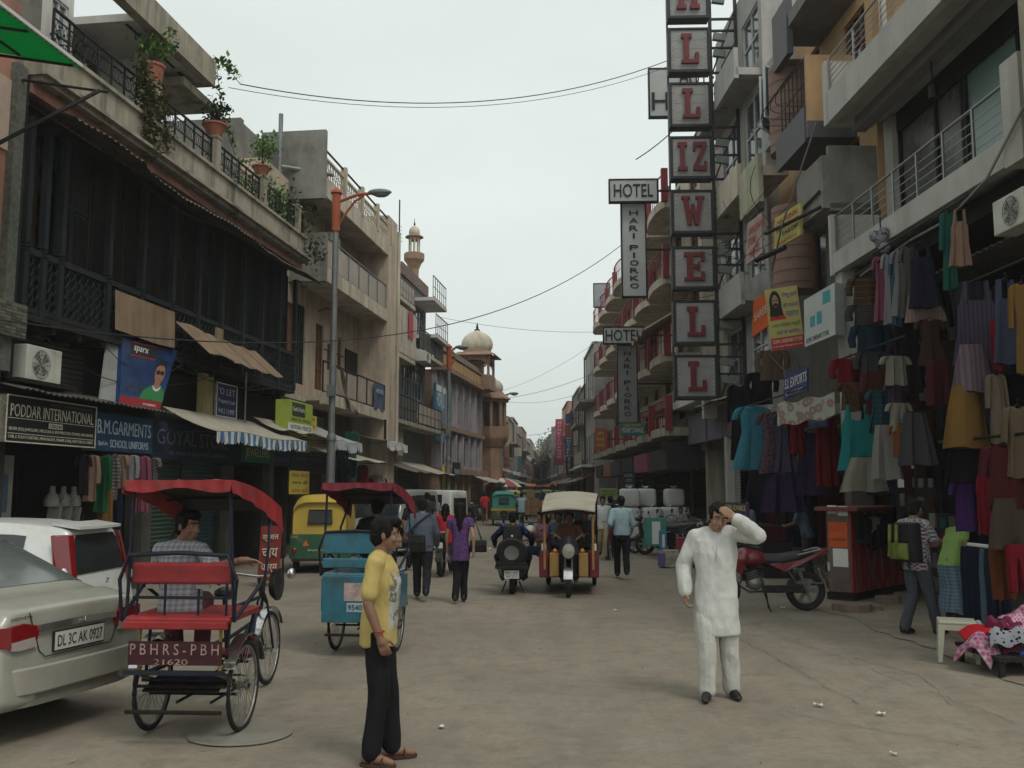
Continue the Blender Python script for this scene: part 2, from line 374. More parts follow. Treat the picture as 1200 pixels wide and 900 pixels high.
def person(label,loc,rz,h=1.68,pose=None,skin=SKIN,hair='short',hairm=HAIR,top=None,bottom=None,shoe=BLK,vox=.012,group=None,fat=1.0,face=True,
           sleeve='short',tuck=False,topx=0,seed=0,skirt=None,fem=False,wr=.006,sandal=False,loose=1.0):
    P=dict(STAND);P.update(pose or {});k=h/1.7
    J={a:(V(b)*k if a[:4]not in ('palm',)and a[:3]!= 'toe' and isinstance(b,tuple)else b)for a,b in P.items()}
    root=thing('person',label,'person',loc,rz,group)
    up=(J['neck']-J['hip']).normalized()
    Rm=Matrix.Rotation(R(P['yaw']),3,'Z')@ Matrix.Rotation(R(P['tilt']),3,'X')@ Matrix.Rotation(R(P['roll']),3,'Y')
    hc=J['neck']+Rm @(V((0,.035,.135))*k)
    X=lambda *p:hc+Rm @(V(p)*k)
    b=MB();f=fat
    # head
    b.ball(X(0,-.01,.035),V((.076,.096,.088))*k,16,10,Rm);b.ball(X(0,.02,-.02),V((.064,.074,.085))*k,14,8,Rm)
    b.ball(X(0,.045,-.075),V((.038,.04,.035))*k,10,6,Rm)
    if face:
        caps(b,X(0,.088,.028),X(0,.108,-.022),.009*k,.0145*k);b.ball(X(.012,.096,-.026),.009*k);b.ball(X(-.012,.096,-.026),.009*k)
        for s in (-1,1):
            caps(b,X(s*.012,.089,.037),X(s*.05,.074,.036),.0085*k,.008*k);b.ball(X(s*.042,.066,-.02),V((.022,.02,.022))*k,8,6)
            b.ball(X(s*.078,-.004,.0),V((.011,.02,.033))*k,8,6,Rm)
        caps(b,X(-.018,.088,-.056),X(.018,.088,-.056),.0085*k);caps(b,X(-.014,.086,-.067),X(.014,.086,-.067),.009*k)
    chain(b,[J['neck']-up*.05*k,J['neck']+V((0,.01,.03))*k,hc+V((0,-.01,-.05))*k],[.066*k*(.9 if fem else 1),.055*k*(.88 if fem else 1),.052*k])
    # trunk
    sw=(J['shoR']-J['shoL']).length/2
    hip,ch,nk=J['hip'],J['chest'],J['neck'];belly=hip.lerp(ch,.5)
    T=[(hip-up*.09*k,.13*k*f,.095*k*f),(hip,.155*k*f,.112*k*f),(belly,.138*k*f*(.88 if fem else 1),.105*k*f),(ch,.158*k*f**.7*(.92 if fem else 1),.108*k*f),(ch.lerp(nk,.55),sw*.86,.092*k),(nk-up*.02*k,sw*.45,.062*k)]
    loft(b,T)
    for s in 'LR':
        sg=-1 if s == 'L' else 1
        chain(b,[nk-up*.03*k,J['sho'+s]],[.055*k,.052*k]);a0,a1,a2=J['sho'+s],J['elb'+s],J['wri'+s]
        am=a0.lerp(a1,.4);fm=a1.lerp(a2,.3);kk=.9 if fem else 1
        chain(b,[a0,am,a1,fm,a2],[.051*k*kk,.046*k*kk,.036*k*kk,.039*k*kk,.027*k*kk])
        hand(b,a2,P.get('hand'+s)or (a2-a1),P['palm'+s],k,P.get('curl'+s,P['curl']),P.get('thumb'+s,(0,1,.3)))
        l0,l1,l2=J['hip'+s],J['kne'+s],J['ank'+s];lm=l1.lerp(l2,.3)
        chain(b,[l0,l0.lerp(l1,.45),l1,lm,l1.lerp(l2,.7),l2],[.086*k*f,.075*k*f,.055*k,.057*k,.043*k,.037*k])
        td=V(P['toe'+s]);td=V((td.x,td.y,td.z)).normalized()
        chain(b,[l2-td*.045*k-V((0,0,.035))*k,l2+td*.06*k-V((0,0,.035))*k,l2+td*.15*k-V((0,0,.055))*k],[.034*k,.036*k,.024*k])
    remesh(b,vox if vox <.012 else min(vox,.016),2,'body',skin,root)
    # hair
    hb=MB()
    if hair != 'bald':
        hb.ball(X(0,-.022,.05),V((.083,.1,.09))*k,14,8,Rm);hb.ball(X(0,-.05,-.0),V((.076,.066,.085))*k,12,8,Rm)
        if hair in ('short','thick'):
            t_=.012 if hair == 'thick' else 0
            hb.ball(X(.0,.05,.1),V((.062,.045+t_,.03+t_))*k,10,6,Rm)
            for s in (-1,1):hb.ball(X(s*.068,.015,.035),V((.016,.035,.05))*k,8,6,Rm)
        if hair == 'long':
            chain(hb,[X(0,-.06,.02),X(0,-.1,-.12),X(0,-.11,-.26),X(0,-.11,-.38)],[.07*k,.066*k,.058*k,.03*k])
            for s in (-1,1):chain(hb,[X(s*.06,0,.05),X(s*.075,-.04,-.1),X(s*.07,-.09,-.28)],[.03*k,.035*k,.03*k])
        if hair == 'bun':hb.ball(X(0,-.12,.0),.05*k)
        remesh(hb,max(.007,vox*.8),1,'hair',hairm,root,wr=.005,wf=30,seed=seed)
    if face and vox <= .012:
        for s in (-1,1):
            e=MB();e.ball(X(s*.031,.0785,.018),V((.0125,.008,.0075))*k,10,6,Rm);eo=e.build('eye',EYEW,root,True,off=V())
            e=MB();e.ball(X(s*.031,.084,.018),V((.0055,.004,.006))*k,8,6,Rm);e.build('iris',EYED,eo,True,off=V())
            e=MB();e.tube([X(s*.012,.098,.041),X(s*.03,.0945,.046),X(s*.05,.081,.041)],.0042*k,6);e.build('eyebrow',HAIR,root,True,off=V())
        e=MB();e.tube([X(-.02,.091,-.061),X(0,.0975,-.06),X(.02,.091,-.061)],.0055*k,6);e.build('mouth',LIP,root,True,off=V())
    # top
    if top:
        t=MB();q=loose;e=.013*k*q
        lo=hip-up*(.03 if tuck else .11+topx)*k
        secs=[(lo,.162*k*f+e*(1+topx*1.2),.12*k*f+e*(1+topx*1.5)),(hip,.16*k*f+e,.118*k*f+e),(belly,.148*k*f*(.92 if fem else 1)+e,.115*k*f+e),(ch,.166*k*f**.7*(.94 if fem else 1)+e,.118*k*f+e),(ch.lerp(nk,.55),sw*.9+e,.098*k+e),(nk-up*.005*k,sw*.42+e,.06*k+e)]
        if topx >.2:
            lo2=hip-up*.2*k;secs.insert(1,(lo2,.168*k*f+e*1.3,.125*k*f+e*1.6))
        loft(t,secs,24)
        if fem:
            for s in (-1,1):t.ball(ch+V((s*.075,.095,.02))*k,.062*k)
        for s in 'LR':
            a0,a1,a2=J['sho'+s],J['elb'+s],J['wri'+s]
            chain(t,[nk-up*.02*k,a0],[.06*k,.058*k+e*.4])
            if sleeve == 'short':chain(t,[a0,a0.lerp(a1,.35),a0.lerp(a1,.72)],[.054*k+e*.4,.052*k+e*.6,.05*k+e*.9])
            elif sleeve == 'long':chain(t,[a0,a0.lerp(a1,.4),a1,a1.lerp(a2,.45),a1.lerp(a2,.93)],[.058*k+e*.5,.054*k+e*.8,.046*k+e,.044*k+e,.034*k+e])
            elif sleeve == 'rolled':chain(t,[a0,a0.lerp(a1,.4),a1,a1.lerp(a2,.2)],[.058*k+e*.5,.054*k+e*.7,.046*k+e,.044*k+e])
            elif sleeve == 'cap':caps(t,a0,a0.lerp(a1,.3),.058*k+e*.3,.05*k+e*.5)
        remesh(t,max(vox,.009),3,'shirt',top,root,wr=wr*k,seed=seed+1)
    if bottom:
        t=MB();e=.012*k
        loft(t,[(hip-up*.12*k,.14*k*f+e,.11*k*f+e),(hip-up*.02*k,.158*k*f+e,.116*k*f+e),(hip+up*.09*k,.145*k*f+e,.108*k*f+e)],20)
        if skirt is None:
            for s in 'LR':
                l0,l1,l2=J['hip'+s],J['kne'+s],J['ank'+s];q=loose
                chain(t,[l0,l0.lerp(l1,.5),l1,l1.lerp(l2,.5),l1.lerp(l2,1.0)],[.092*k*f+e*.3,.08*k*f+e*q,.062*k+e*q,.056*k+e*q,.05*k+e*q])
        else:
            mid=(J['ankL']+J['ankR'])/2;mk=(J['kneL']+J['kneR'])/2
            loft(t,[(V((mid.x,mid.y,skirt*k)),.2*k,.17*k),(V((mk.x,mk.y*.7,mk.z)),.185*k,.15*k),(hip-up*.1*k,.165*k*f,.13*k*f),(hip+up*.02*k,.15*k*f,.115*k*f)],24)
        remesh(t,max(vox,.009),3,'trousers' if skirt is None else 'skirt',bottom,root,wr=wr*k,seed=seed+2)
    if shoe:
        for s in 'LR':
            l2=J['ank'+s];td=V(P['toe'+s]).normalized();sd=V((-td.y,td.x,0));z0=V((0,0,-.07*k));t=MB()
            if sandal:
                so_=MB();n=14;pts=[]
                for i in range(n):a=2*math.pi*i/n;pts.append(l2+z0-V((0,0,.014))*k+td*(.05+.135*math.cos(a))*k+sd*.046*math.sin(a)*k)
                so_.prism(pts,(0,0,.02*k));so_.build('sandal_sole',shoe,root,off=V())
                for q in (.02,.09):
                    st=MB();st.tube([l2+td*q*k+sd*a*k+V((0,0,-.07+c))*k for a,c in ((-.042,0),(-.032,.04),(0,.055),(.032,.04),(.042,0))],.008*k,6);st.build('sandal_strap',shoe,root,True,off=V())
                continue
            chain(t,[l2+z0*.45-td*.04*k,l2+z0*.55+td*.05*k,l2+z0*.75+td*.13*k],[.042*k,.043*k,.036*k])
            t.ball(l2+z0*.85+td*.15*k,V((.036,.045,.025))*k);caps(t,l2-td*.03*k,l2+V((0,0,-.02))*k,.044*k,.044*k)
            o=remesh(t,max(.009,vox*.8),2,'shoe',shoe,root)
            mnz=.0
            for v in o.data.vertices:
                lim=l2.z-.083*k
                if v.co.z <lim:v.co.z=lim
    return root
# ------------------------------------------------------------------ shared materials
CONC=mat('concrete_stained',(.3,.27,.21),.95,var=.3,scale=1.6,bump=.35,stain=[((.045,.042,.036),.75,(2.2,2.2,.28)),((.42,.38,.28),.5,(5,5,.6))])
CONC2=mat('concrete_grey',(.2,.195,.17),.95,var=.3,scale=1.3,bump=.4,stain=[((.07,.066,.055),.7,(1.2,1.2,.5))])
BEIGE=mat('beige_plaster',(.47,.375,.285),.92,var=.16,scale=1.2,bump=.2,stain=[((.24,.19,.14),.6,(1.1,1.1,.22)),((.15,.125,.1),.5,(3,3,.35)),((.5,.43,.35),.4,(2.2,2.2,2.2))])
CREAM=mat('cream_plaster',(.5,.44,.35),.92,var=.16,scale=1.2,bump=.2,stain=[((.23,.19,.14),.55,(1.5,1.5,.25)),((.13,.11,.09),.45,(4,4,.4))])
WHITEP=mat('white_plaster',(.55,.54,.5),.9,var=.1,scale=1.5,bump=.12,stain=[((.28,.26,.22),.45,(1.6,1.6,.3))])
PINKP=mat('pink_plaster',(.34,.17,.125),.92,var=.2,scale=1.5,bump=.2,stain=[((.1,.06,.045),.6,(1.5,1.5,.3))])
BRICK=mat('brick_raw',(.2,.1,.06),.95,var=.35,scale=6,bump=.5,bscale=18,stain=[((.12,.11,.1),.6,(1.5,1.5,1.5))])
STONE=mat('red_sandstone',(.26,.165,.11),.9,var=.22,scale=2,bump=.25,stain=[((.12,.075,.05),.5,(1.4,1.4,.4))])
WOOD=mat('old_timber',(.011,.012,.012),.9,var=.4,scale=8,bump=.4,stain=[((.035,.03,.022),.5,(9,9,1.2))])
WOODG=mat('timber_green',(.009,.015,.013),.9,var=.4,scale=8,bump=.4,stain=[((.032,.027,.02),.5,(9,9,1.2))])
WOODB=mat('timber_blue',(.01,.014,.016),.85,var=.35,scale=6,bump=.3,stain=[((.03,.027,.023),.5,(6,6,1))])
BOARD=mat('brown_hardboard',(.21,.145,.09),.9,var=.2,scale=3,bump=.2,stain=[((.12,.075,.045),.5,(2,2,.7)),((.3,.24,.17),.4,(6,6,.5))])
IRON=mat('black_iron',(.018,.017,.017),.6,.4,var=.3,scale=12,bump=.15)
RUST=mat('rusty_iron',(.018,.013,.011),.8,.3,var=.4,scale=9,bump=.3)
STEEL=mat('stainless_steel',(.26,.26,.25),.38,.85,var=.15,scale=6,bump=.05)
GALV=mat('galvanised_steel',(.2,.21,.215),.6,.5,var=.2,scale=3,bump=.1,stain=[((.09,.07,.055),.5,(2,2,.6))])
TIN=mat('corrugated_tin',(.09,.083,.072),.75,.3,var=.3,scale=2,bump=.2,stain=[((.09,.05,.03),.6,(1.5,1.5,1.5))])
GLASS=mat('window_glass',(.03,.04,.045),.12,var=0,bump=0,spec=.6)
GLASSG=mat('green_glass',(.13,.2,.18),.3,var=.1,scale=1,bump=0,spec=.7)  # green glass, lightened: reflected sky and buildings put into its colour
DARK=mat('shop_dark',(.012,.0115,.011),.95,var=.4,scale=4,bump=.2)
SHUT=mat('shutter_grey',(.16,.15,.14),.75,.2,var=.2,scale=2,bump=.1,stain=[((.07,.05,.04),.5,(2,2,.5))])
SHUTG=mat('shutter_green',(.055,.1,.075),.75,.2,var=.25,scale=2,bump=.1,stain=[((.04,.04,.035),.5,(2,2,.5))])
REDP=mat('red_paint',(.3,.028,.03),.6,var=.2,scale=4,bump=.1)
BROWNW=mat('brown_door',(.15,.065,.035),.75,var=.25,scale=5,bump=.25)
PAPER=mat('white_print',(.62,.62,.58),.8,var=.08,scale=8,bump=.05)
INK=mat('black_print',(.02,.02,.022),.8,var=.1,bump=0)
CREAMINK=mat('cream_print',(.52,.49,.39),.8,var=.35,scale=22,bump=0)
TERRA=mat('terracotta',(.3,.115,.07),.9,var=.2,scale=6,bump=.2)
LEAF=mat('leaf_green',(.1,.19,.04),.8,var=.5,scale=5,bump=.1)
LEAFD=mat('leaf_dark',(.035,.06,.025),.8,var=.5,scale=5,bump=.1)
LEAFB=mat('leaf_olive',(.085,.085,.03),.85,var=.5,scale=6,bump=.1)
RUBBER=mat('rubber',(.018,.018,.018),.85,var=.3,scale=14,bump=.2,spec=.25)
CABLE=mat('cable_black',(.02,.02,.02),.7,var=0,bump=0)
GUNNY=mat('tarpaulin_beige',(.36,.33,.26),.92,var=.15,scale=2,bump=.3,stain=[((.2,.17,.12),.5,(1.5,1.5,1.5))])

# ------------------------------------------------------------------ ground and air
GR=mat('road_concrete',(.228,.192,.146),.93,var=.17,scale=.45,bump=.3,bscale=22,
         stain=[((.12,.108,.09),.5,(.35,.2,1)),((.27,.24,.19),.5,(.8,.8,1)),((.1,.09,.075),.45,(3.2,3.2,1)),((.3,.27,.22),.22,(9,9,1)),((.1,.088,.07),.25,(17,17,1)),((.14,.118,.09),.5,(.9,.12,1))])
EARTH=mat('dusty_earth',(.2,.165,.125),.95,var=.22,scale=1.2,bump=.5,bscale=18,
            stain=[((.13,.1,.075),.5,(.7,.7,1)),((.27,.23,.18),.4,(2.5,2.5,1)),((.12,.09,.07),.35,(7,7,1))])
def groundz(x,y):return .012*noise.noise(V((x*.6,y*.6,3)))+.006*noise.noise(V((x*3,y*3,9)))
m=MB()
def lvl(x,y):   # flat under everything that stands; uneven only a few mm
    return -.006+.005*noise.noise(V((x*.8,y*.5,1)))+.003*noise.noise(V((x*5,y*5,4)))
m.grid(lambda u,v:(-14+28*u,3+27*v,lvl(-14+28*u,3+27*v)),150,150)
road=m.build('road',GR,None,True);tag(road,kind='structure')
m=MB()
big=1500
for x0,x1,y0,y1 in ((-big,-14,-60,big),(14,big,-60,big),(-14,14,-60,3),(-14,14,30,big)):
    m.add([(x0,y0,-.009),(x1,y0,-.009),(x1,y1,-.009),(x0,y1,-.009)],[(0,1,2,3)])
g2=m.build('ground',GR);tag(g2,kind='structure')
# the trodden earth shoulder in front of the right-hand shops: ragged edge
m=MB();N=90;vs=[];fs=[]
for i in range(N+1):
    y=7+26*i/N;e=4.6-(y-10)*.055+.28*noise.noise(V((y*.9,2,0)))+.12*noise.noise(V((y*3.5,7,0)))
    e=e if y >9 else e+(9-y)*.3
    for j in range(13):
        x=e+(11-e)*(j/12)**1.6;h=.003+min(1,j/2)*.012+(.012*noise.noise(V((x*2,y*2,5)))+.008*noise.noise(V((x*7,y*7,5)))+.006)*min(1,j/3)
        vs.append((x,y,max(.0005,h)))
for i in range(N):
    for j in range(12):fs.append((i*13+j,(i+1)*13+j,(i+1)*13+j+1,i*13+j+1))
m.add(vs,fs);sh=m.build('earth_shoulder',EARTH,None,True);tag(sh,kind='structure')
# crack lines in the concrete
CRK=mat('crack_dirt',(.105,.09,.07),.95,var=.2,bump=0)
m=MB()
def crack(pts,wd,seed):
    q=[gnd(*p)for p in pts];out=[]
    for a,b in zip(q,q[1:]):
        n=max(3,int((b-a).length/.09))
        for i in range(n):out.append(a.lerp(b,i/n))
    vs=[];fs=[]
    for i,p in enumerate(out):
        d=(out[min(i+1,len(out)-1)]-out[max(i-1,0)]);d.normalize();s=V((-d.y,d.x,0))
        p=p+s*(.07*noise.noise(V((i*.35,seed,0)))+.03*noise.noise(V((i*1.3,seed,5))));ww=wd*.7*(.15+abs(noise.noise(V((i*.5,seed,9)))))
        vs+=[p+s*ww+V((0,0,.0055)),p-s*ww+V((0,0,.0055))]
    fs=[(2*i,2*i+1,2*i+3,2*i+2)for i in range(len(out)-1)]
    m.add(vs,fs)
for k,(pts,wd)in enumerate([([(830,700),(905,742),(985,770),(1060,800),(1200,850)],.012),([(870,750),(960,800),(1010,828)],.012),([(640,800),(760,808),(900,800)],.006),
                               ([(455,795),(520,806),(570,800)],.006),([(930,838),(1040,858),(1180,880)],.009),([(330,845),(430,838)],.006),([(560,728),(700,735),(780,742)],.008),([(1000,770),(1080,792),(1120,830)],.012)]):
    crack(pts,wd,k*3.3)
tag(m.build('cracks',CRK),kind='stuff')
# round slab in the road by the rickshaw
m=MB();c=gnd(282,860);pts=[]
for i in range(28):
    a=2*math.pi*i/28;r=1+.06*noise.noise(V((math.cos(a)*2,math.sin(a)*2,1)));pts.append((c.x+.4*math.cos(a)*r,c.y+.36*math.sin(a)*r,.0))
m.prism(pts,(0,0,.014))
t=thing('manhole_slab','round pale concrete slab set in the road below the red cycle rickshaw','slab',c)
m.build('slab_cover',mat('slab_concrete',(.2,.185,.155),.95,var=.2,bump=.4),t,bev=.008)
# paper scraps, each lying on the road
SCR=mat('scrap_paper',(.55,.54,.5),.9,var=.15,bump=.2);SCRY=mat('scrap_leaf',(.3,.28,.08),.9,var=.2,bump=.2)
def scrap(px,py,s,lab,m_=SCR):
    p=gnd(px,py);mb=MB();r=random.Random(px);an=r.random()*3;k1,k2,s=r.uniform(.7,1.5),r.uniform(.4,1.1),s*.8;ca,sa=math.cos(an),math.sin(an)
    def fn(u,v):a,b=(u-.5)*s*k1*(1-.5*v*r_),(v-.5)*s*k2+.2*s*math.sin(u*4+px);return (p.x+a*ca-b*sa,p.y+a*sa+b*ca,.008+.3*s*abs(math.sin(u*4+px)*math.sin(v*3+px)))
    r_=r.random()
    mb.slab(fn,5,3,(0,0,.002));o=mb.build('paper_scrap',m_,None);tag(o,lab,'litter','paper scraps lying on the road')
for a in [(960,828,.09,'white paper scrap behind the heel of the man in the white kurta'),(1032,838,.08,'small white paper scrap on the dusty road below the white stool'),(725,640,.2,'flat white paper behind the e-rickshaw, beside the cyclist'),(574,644,.22,'white paper strip lying left of the scooter front wheel'),
          (633,656,.18,'white paper strip between the scooter and the e-rickshaw'),(635,644,.2,'pale paper scrap farther up the road, left of the e-rickshaw'),(517,853,.05,'tiny curl of white paper right of the man in yellow'),(722,716,.1,'crumpled dark scrap on bare road below the man in light blue'),
          (85,893,.04,'small yellow leaf lying under the silver car bumper',SCRY),(918,713,.09,'white scrap beside the motorcycle kickstand'),(1048,885,.06,'white scrap at the lowest right of the road')]:
    scrap(*a)
# grit and dirt crumbs along the shop side and the gutters
m=MB();rg=random.Random(77)
for i in range(1500):
    if i <950:y=7+rg.random()**1.3*18;x=4.3-(y-10)*.05+abs(rg.gauss(0,1.0))
    elif i <1200:y=8+rg.random()*20;x=-5.5-abs(rg.gauss(0,1.2))
    else:y=5.5+rg.random()*14;x=rg.uniform(-4,4)
    s=.004+.012*rg.random()**3;z=.018 if x >4.4 else .001;a=rg.random()*3;u=V((math.cos(a),math.sin(a),0))*s;v_=V((-math.sin(a),math.cos(a),0))*s*.7;c=V((x,y,z))
    m.add([c+u,c+v_,c-u,c-v_,c+V((0,0,s*.8))],[(0,1,4),(1,2,4),(2,3,4),(3,0,4)])
tag(m.build('gravel',mat('grit',(.2,.17,.135),.95,var=.5,scale=3,bump=0),None,fix=False),kind='stuff')
# wall-to-wall dusty air
HAZE=bpy.data.materials.new('haze');HAZE.use_nodes=True;_n=HAZE.node_tree;_n.nodes.remove(_n.nodes['Principled BSDF'])
_v=_n.nodes.new('ShaderNodeVolumePrincipled');_v.inputs['Density'].default_value=.00085;_v.inputs['Color'].default_value=(.93,.95,.93,1);_v.inputs['Anisotropy'].default_value=.2
_n.links.new(_v.outputs[0],_n.nodes['Material Output'].inputs['Volume'])
HZ=MB().box(-75,75,-12,420,-1,30).build('haze',HAZE);tag(HZ,kind='stuff')

# ------------------------------------------------------------------ building helpers
def walls(mb,t0,t1,z0,z1,o0,o1,holes=()):
    ts=sorted({t0,t1,*[h[0]for h in holes],*[h[1]for h in holes]});zs=sorted({z0,z1,*[h[2]for h in holes],*[h[3]for h in holes]})
    ts=[t for t in ts if t0 <= t <= t1];zs=[z for z in zs if z0 <= z <= z1]
    for a,b in zip(zs,zs[1:]):
        run=None
        for c,d in zip(ts,ts[1:]):
            inside=any(h[0]<=(c+d)/2 <= h[1]and h[2]<=(a+b)/2 <= h[3]for h in holes)
            if inside:
                if run is not None:mb.box(run,c,o0,o1,a,b);run=None
            elif run is None:run=c
        if run is not None:mb.box(run,ts[-1],o0,o1,a,b)
    return mb
def rotfr(fr):return lambda q:fr.d*q[0]+fr.n*q[1]+V((0,0,q[2]))
def pieces(fr,name,parent,m,mb_local,spots,bev=0):
    """alike pieces sharing one mesh; mb_local was built with fr=rotfr(fr)"""
    me=mb_local.mesh(name);me.materials.append(m)
    for q in spots:inst(me,name,fr(q),parent)
def window(fr,t0,t1,z0,z1,o,parent,fm=None,gm=None,nx=2,nz=1,dep=.09,name='window',bar=.045):
    fm=fm or BROWNW;gm=gm or GLASS
    f=MB(fr);f.box(t0,t1,o-dep,o,z0,z0+bar).box(t0,t1,o-dep,o,z1-bar,z1);f.box(t0,t0+bar,o-dep,o,z0+bar,z1-bar).box(t1-bar,t1,o-dep,o,z0+bar,z1-bar)
    for i in range(1,nx):x=t0+(t1-t0)*i/nx;f.box(x-bar/2,x+bar/2,o-dep*.9,o-.01,z0+bar,z1-bar)
    for i in range(1,nz):z=z0+(z1-z0)*i/nz;f.box(t0+bar,t1-bar,o-dep*.85,o-.014,z-bar/2,z+bar/2)
    fo=f.build(name,fm,parent)
    MB(fr).box(t0+.02,t1-.02,o-dep*.75,o-dep*.55,z0+.02,z1-.02).build('pane',gm,fo)
    return fo
def shutter(fr,t0,t1,o,z0,z1,m,parent,name='roller_shutter'):
    n=int((z1-z0)/.085)
    mb=MB(fr);vs=[];fs=[]
    for i in range(n+1):
        z=z0+(z1-z0)*i/n
        vs+=[(t0,o,z),(t1,o,z),(t0,o-.03,z+.02),(t1,o-.03,z+.02)]
    for i in range(n):
        a=i*4;fs+=[(a+2,a+3,a+5,a+4),(a,a+1,a+3,a+2)]
    mb.add(vs,fs);return mb.build(name,m,parent)
def railing(fr,t0,t1,o,z0,z1,parent,m,n,rails=(1,),r=.022,br=.011,name='railing',style='v',ends=None):
    """top rail(s) along t; upright bars"""
    h=z1-z0
    tb=MB(fr)
    for k in rails:tb.tube([(t0,o,z0+h*k),(t1,o,z0+h*k)],r if k == 1 else br,6)
    ro=tb.build(name,m,parent,True)
    mb=MB(rotfr(fr));mb.box(-br,br,-br,br,0,h-.005)
    me=mb.mesh('baluster');me.materials.append(m)
    for i in range(n+1):inst(me,'baluster',fr((t0+(t1-t0)*i/n,o,z0)),ro)
    return ro
def board(fr,t0,t1,o,z0,z1,th,label,m,cat='sign',name='signboard',frame=None,fw=.04,group=None,loc=None):
    t=thing(name,label,cat,fr(((t0+t1)/2,o,z0)),0,group)
    MB(fr).box(t0,t1,o-th,o,z0,z1).build('panel',m,t)
    if frame:
        f=MB(fr);e=.006
        f.box(t0,t1,o-th-e,o+.012,z0,z0+fw).box(t0,t1,o-th-e,o+.012,z1-fw,z1).box(t0,t0+fw,o-th-e,o+.012,z0+fw,z1-fw).box(t1-fw,t1,o-th-e,o+.012,z0+fw,z1-fw)
        f.build('frame',frame,t)
    return t
def words(fr,par,s,t0,t1,o,z0,z1,m,depth=.004,shear=0,rev=None):
    """lettering on a front; on the left row t runs left to right for the viewer, on the right row it runs right to left"""
    if fr.side <0:return lettering(s,par,fr((t0,o,z0)),fr.d,(0,0,1),t1-t0,z1-z0,m,depth,shear=shear)
    return lettering(s,par,fr((t1,o,z0)),-fr.d,(0,0,1),t1-t0,z1-z0,m,depth,shear=shear)
def awning(fr,t0,t1,o0,o1,z0,z1,label,m,valance=None,vh=.22,group=None,nm='awning',poles=True):
    t=thing(nm,label,'awning',fr(((t0+t1)/2,o0,z0)),0,group);r=random.Random(int(t0*100))
    s=r.random()*9
    MB(fr).slab(lambda u,v:(t0+(t1-t0)*u,o0+(o1-o0)*v,z0+(z1-z0)*v-.05*math.sin(v*3.14)-.03*math.sin(u*3.14*3+s)*v),18,5,(0,0,.012)).build('cloth_top',m,t,True)
    if valance:
        n=max(6,int((t1-t0)/.16));me={}
        for i in range(n):
            a=t0+(t1-t0)*i/n;b=t0+(t1-t0)*(i+1)/n;c=valance[i % len(valance)]
            MB(fr).slab(lambda u,v:(a+(b-a)*u,o1+.01+.025*math.sin(u*6.28+i)*(v),z1-.03*math.sin((i+u)/n*3.14*3+s)-.005-vh*v*(1-.25*(2*u-1)**2)),4,4,(0,0,0)if False else (fr.n.x*.006,fr.n.y*.006,0)).build('valance_strip',c,t,True)
    if poles:
        p=MB(fr)
        for a in (t0+.05,t1-.05):p.tube([(a,o0,z0-.5),(a,o1-.02,z1-.03)],.014,5)
        p.tube([(t0,o1-.02,z1-.02),(t1,o1-.02,z1-.02)],.014,5)
        p.build('support_rod',IRON,t)
    return t
def leaves(mb,pts,n,spread,size,seed,droop=0):
    r=random.Random(seed)
    for i in range(n):
        c=V(r.choice(pts))+V((r.gauss(0,spread),r.gauss(0,spread),r.gauss(0,spread)-droop*r.random()))
        s=size*(.5+r.random());q=Matrix.Rotation(r.random()*6.3,3,'Z')@ Matrix.Rotation(r.gauss(.6,.6),3,'X')
        mb.add([c+q @ V(p)for p in ((0,0,0),(s*.32,s*.45,s*.06),(0,s,0),(-s*.32,s*.45,s*.06))],[(0,1,2),(0,2,3)])
def potplant(p,rad,hgt,label,lm,seed,kind='bush',n=160,pot='round',size=.09):
    t=thing('potted_plant',label,'potted plant',p);p=V(p)
    k=MB()
    if pot == 'round':k.lathe([(rad*.6,0),(rad*.72,rad*.3),(rad,rad*.9),(rad*1.12,rad*.95),(rad*1.12,rad*1.12),(rad*.95,rad*1.12),(rad*.9,rad*.95)],p,18)
    else:k.lathe([(rad*.75,0),(rad,rad*1.5),(rad*1.08,rad*1.5),(rad*1.08,rad*1.75),(rad*.9,rad*1.75),(rad*.85,rad*1.5)],p,16)
    k.build('pot',TERRA,t,True);ph=rad*1.1 if pot == 'round' else rad*1.7
    st=MB();r=random.Random(seed);tips=[]
    for i in range(9):
        a=r.random()*6.28;d=V((math.cos(a),math.sin(a),0))*r.random()*hgt*(.55 if kind == 'bush' else .3);e=p+V((0,0,ph))+d+V((0,0,hgt*(.5+.5*r.random())))
        mid=p+V((0,0,ph))+d*.35+V((0,0,hgt*.4));st.tube([p+V((0,0,ph-.05)),mid,e],[.012,.008,.003],4);tips+=[mid,e,mid.lerp(e,.5),e]
    st.build('stem',LEAFD,t)
    lb=MB();leaves(lb,tips,n,hgt*.16,size,seed);lb.build('foliage',lm,t,fix=False)
    return t
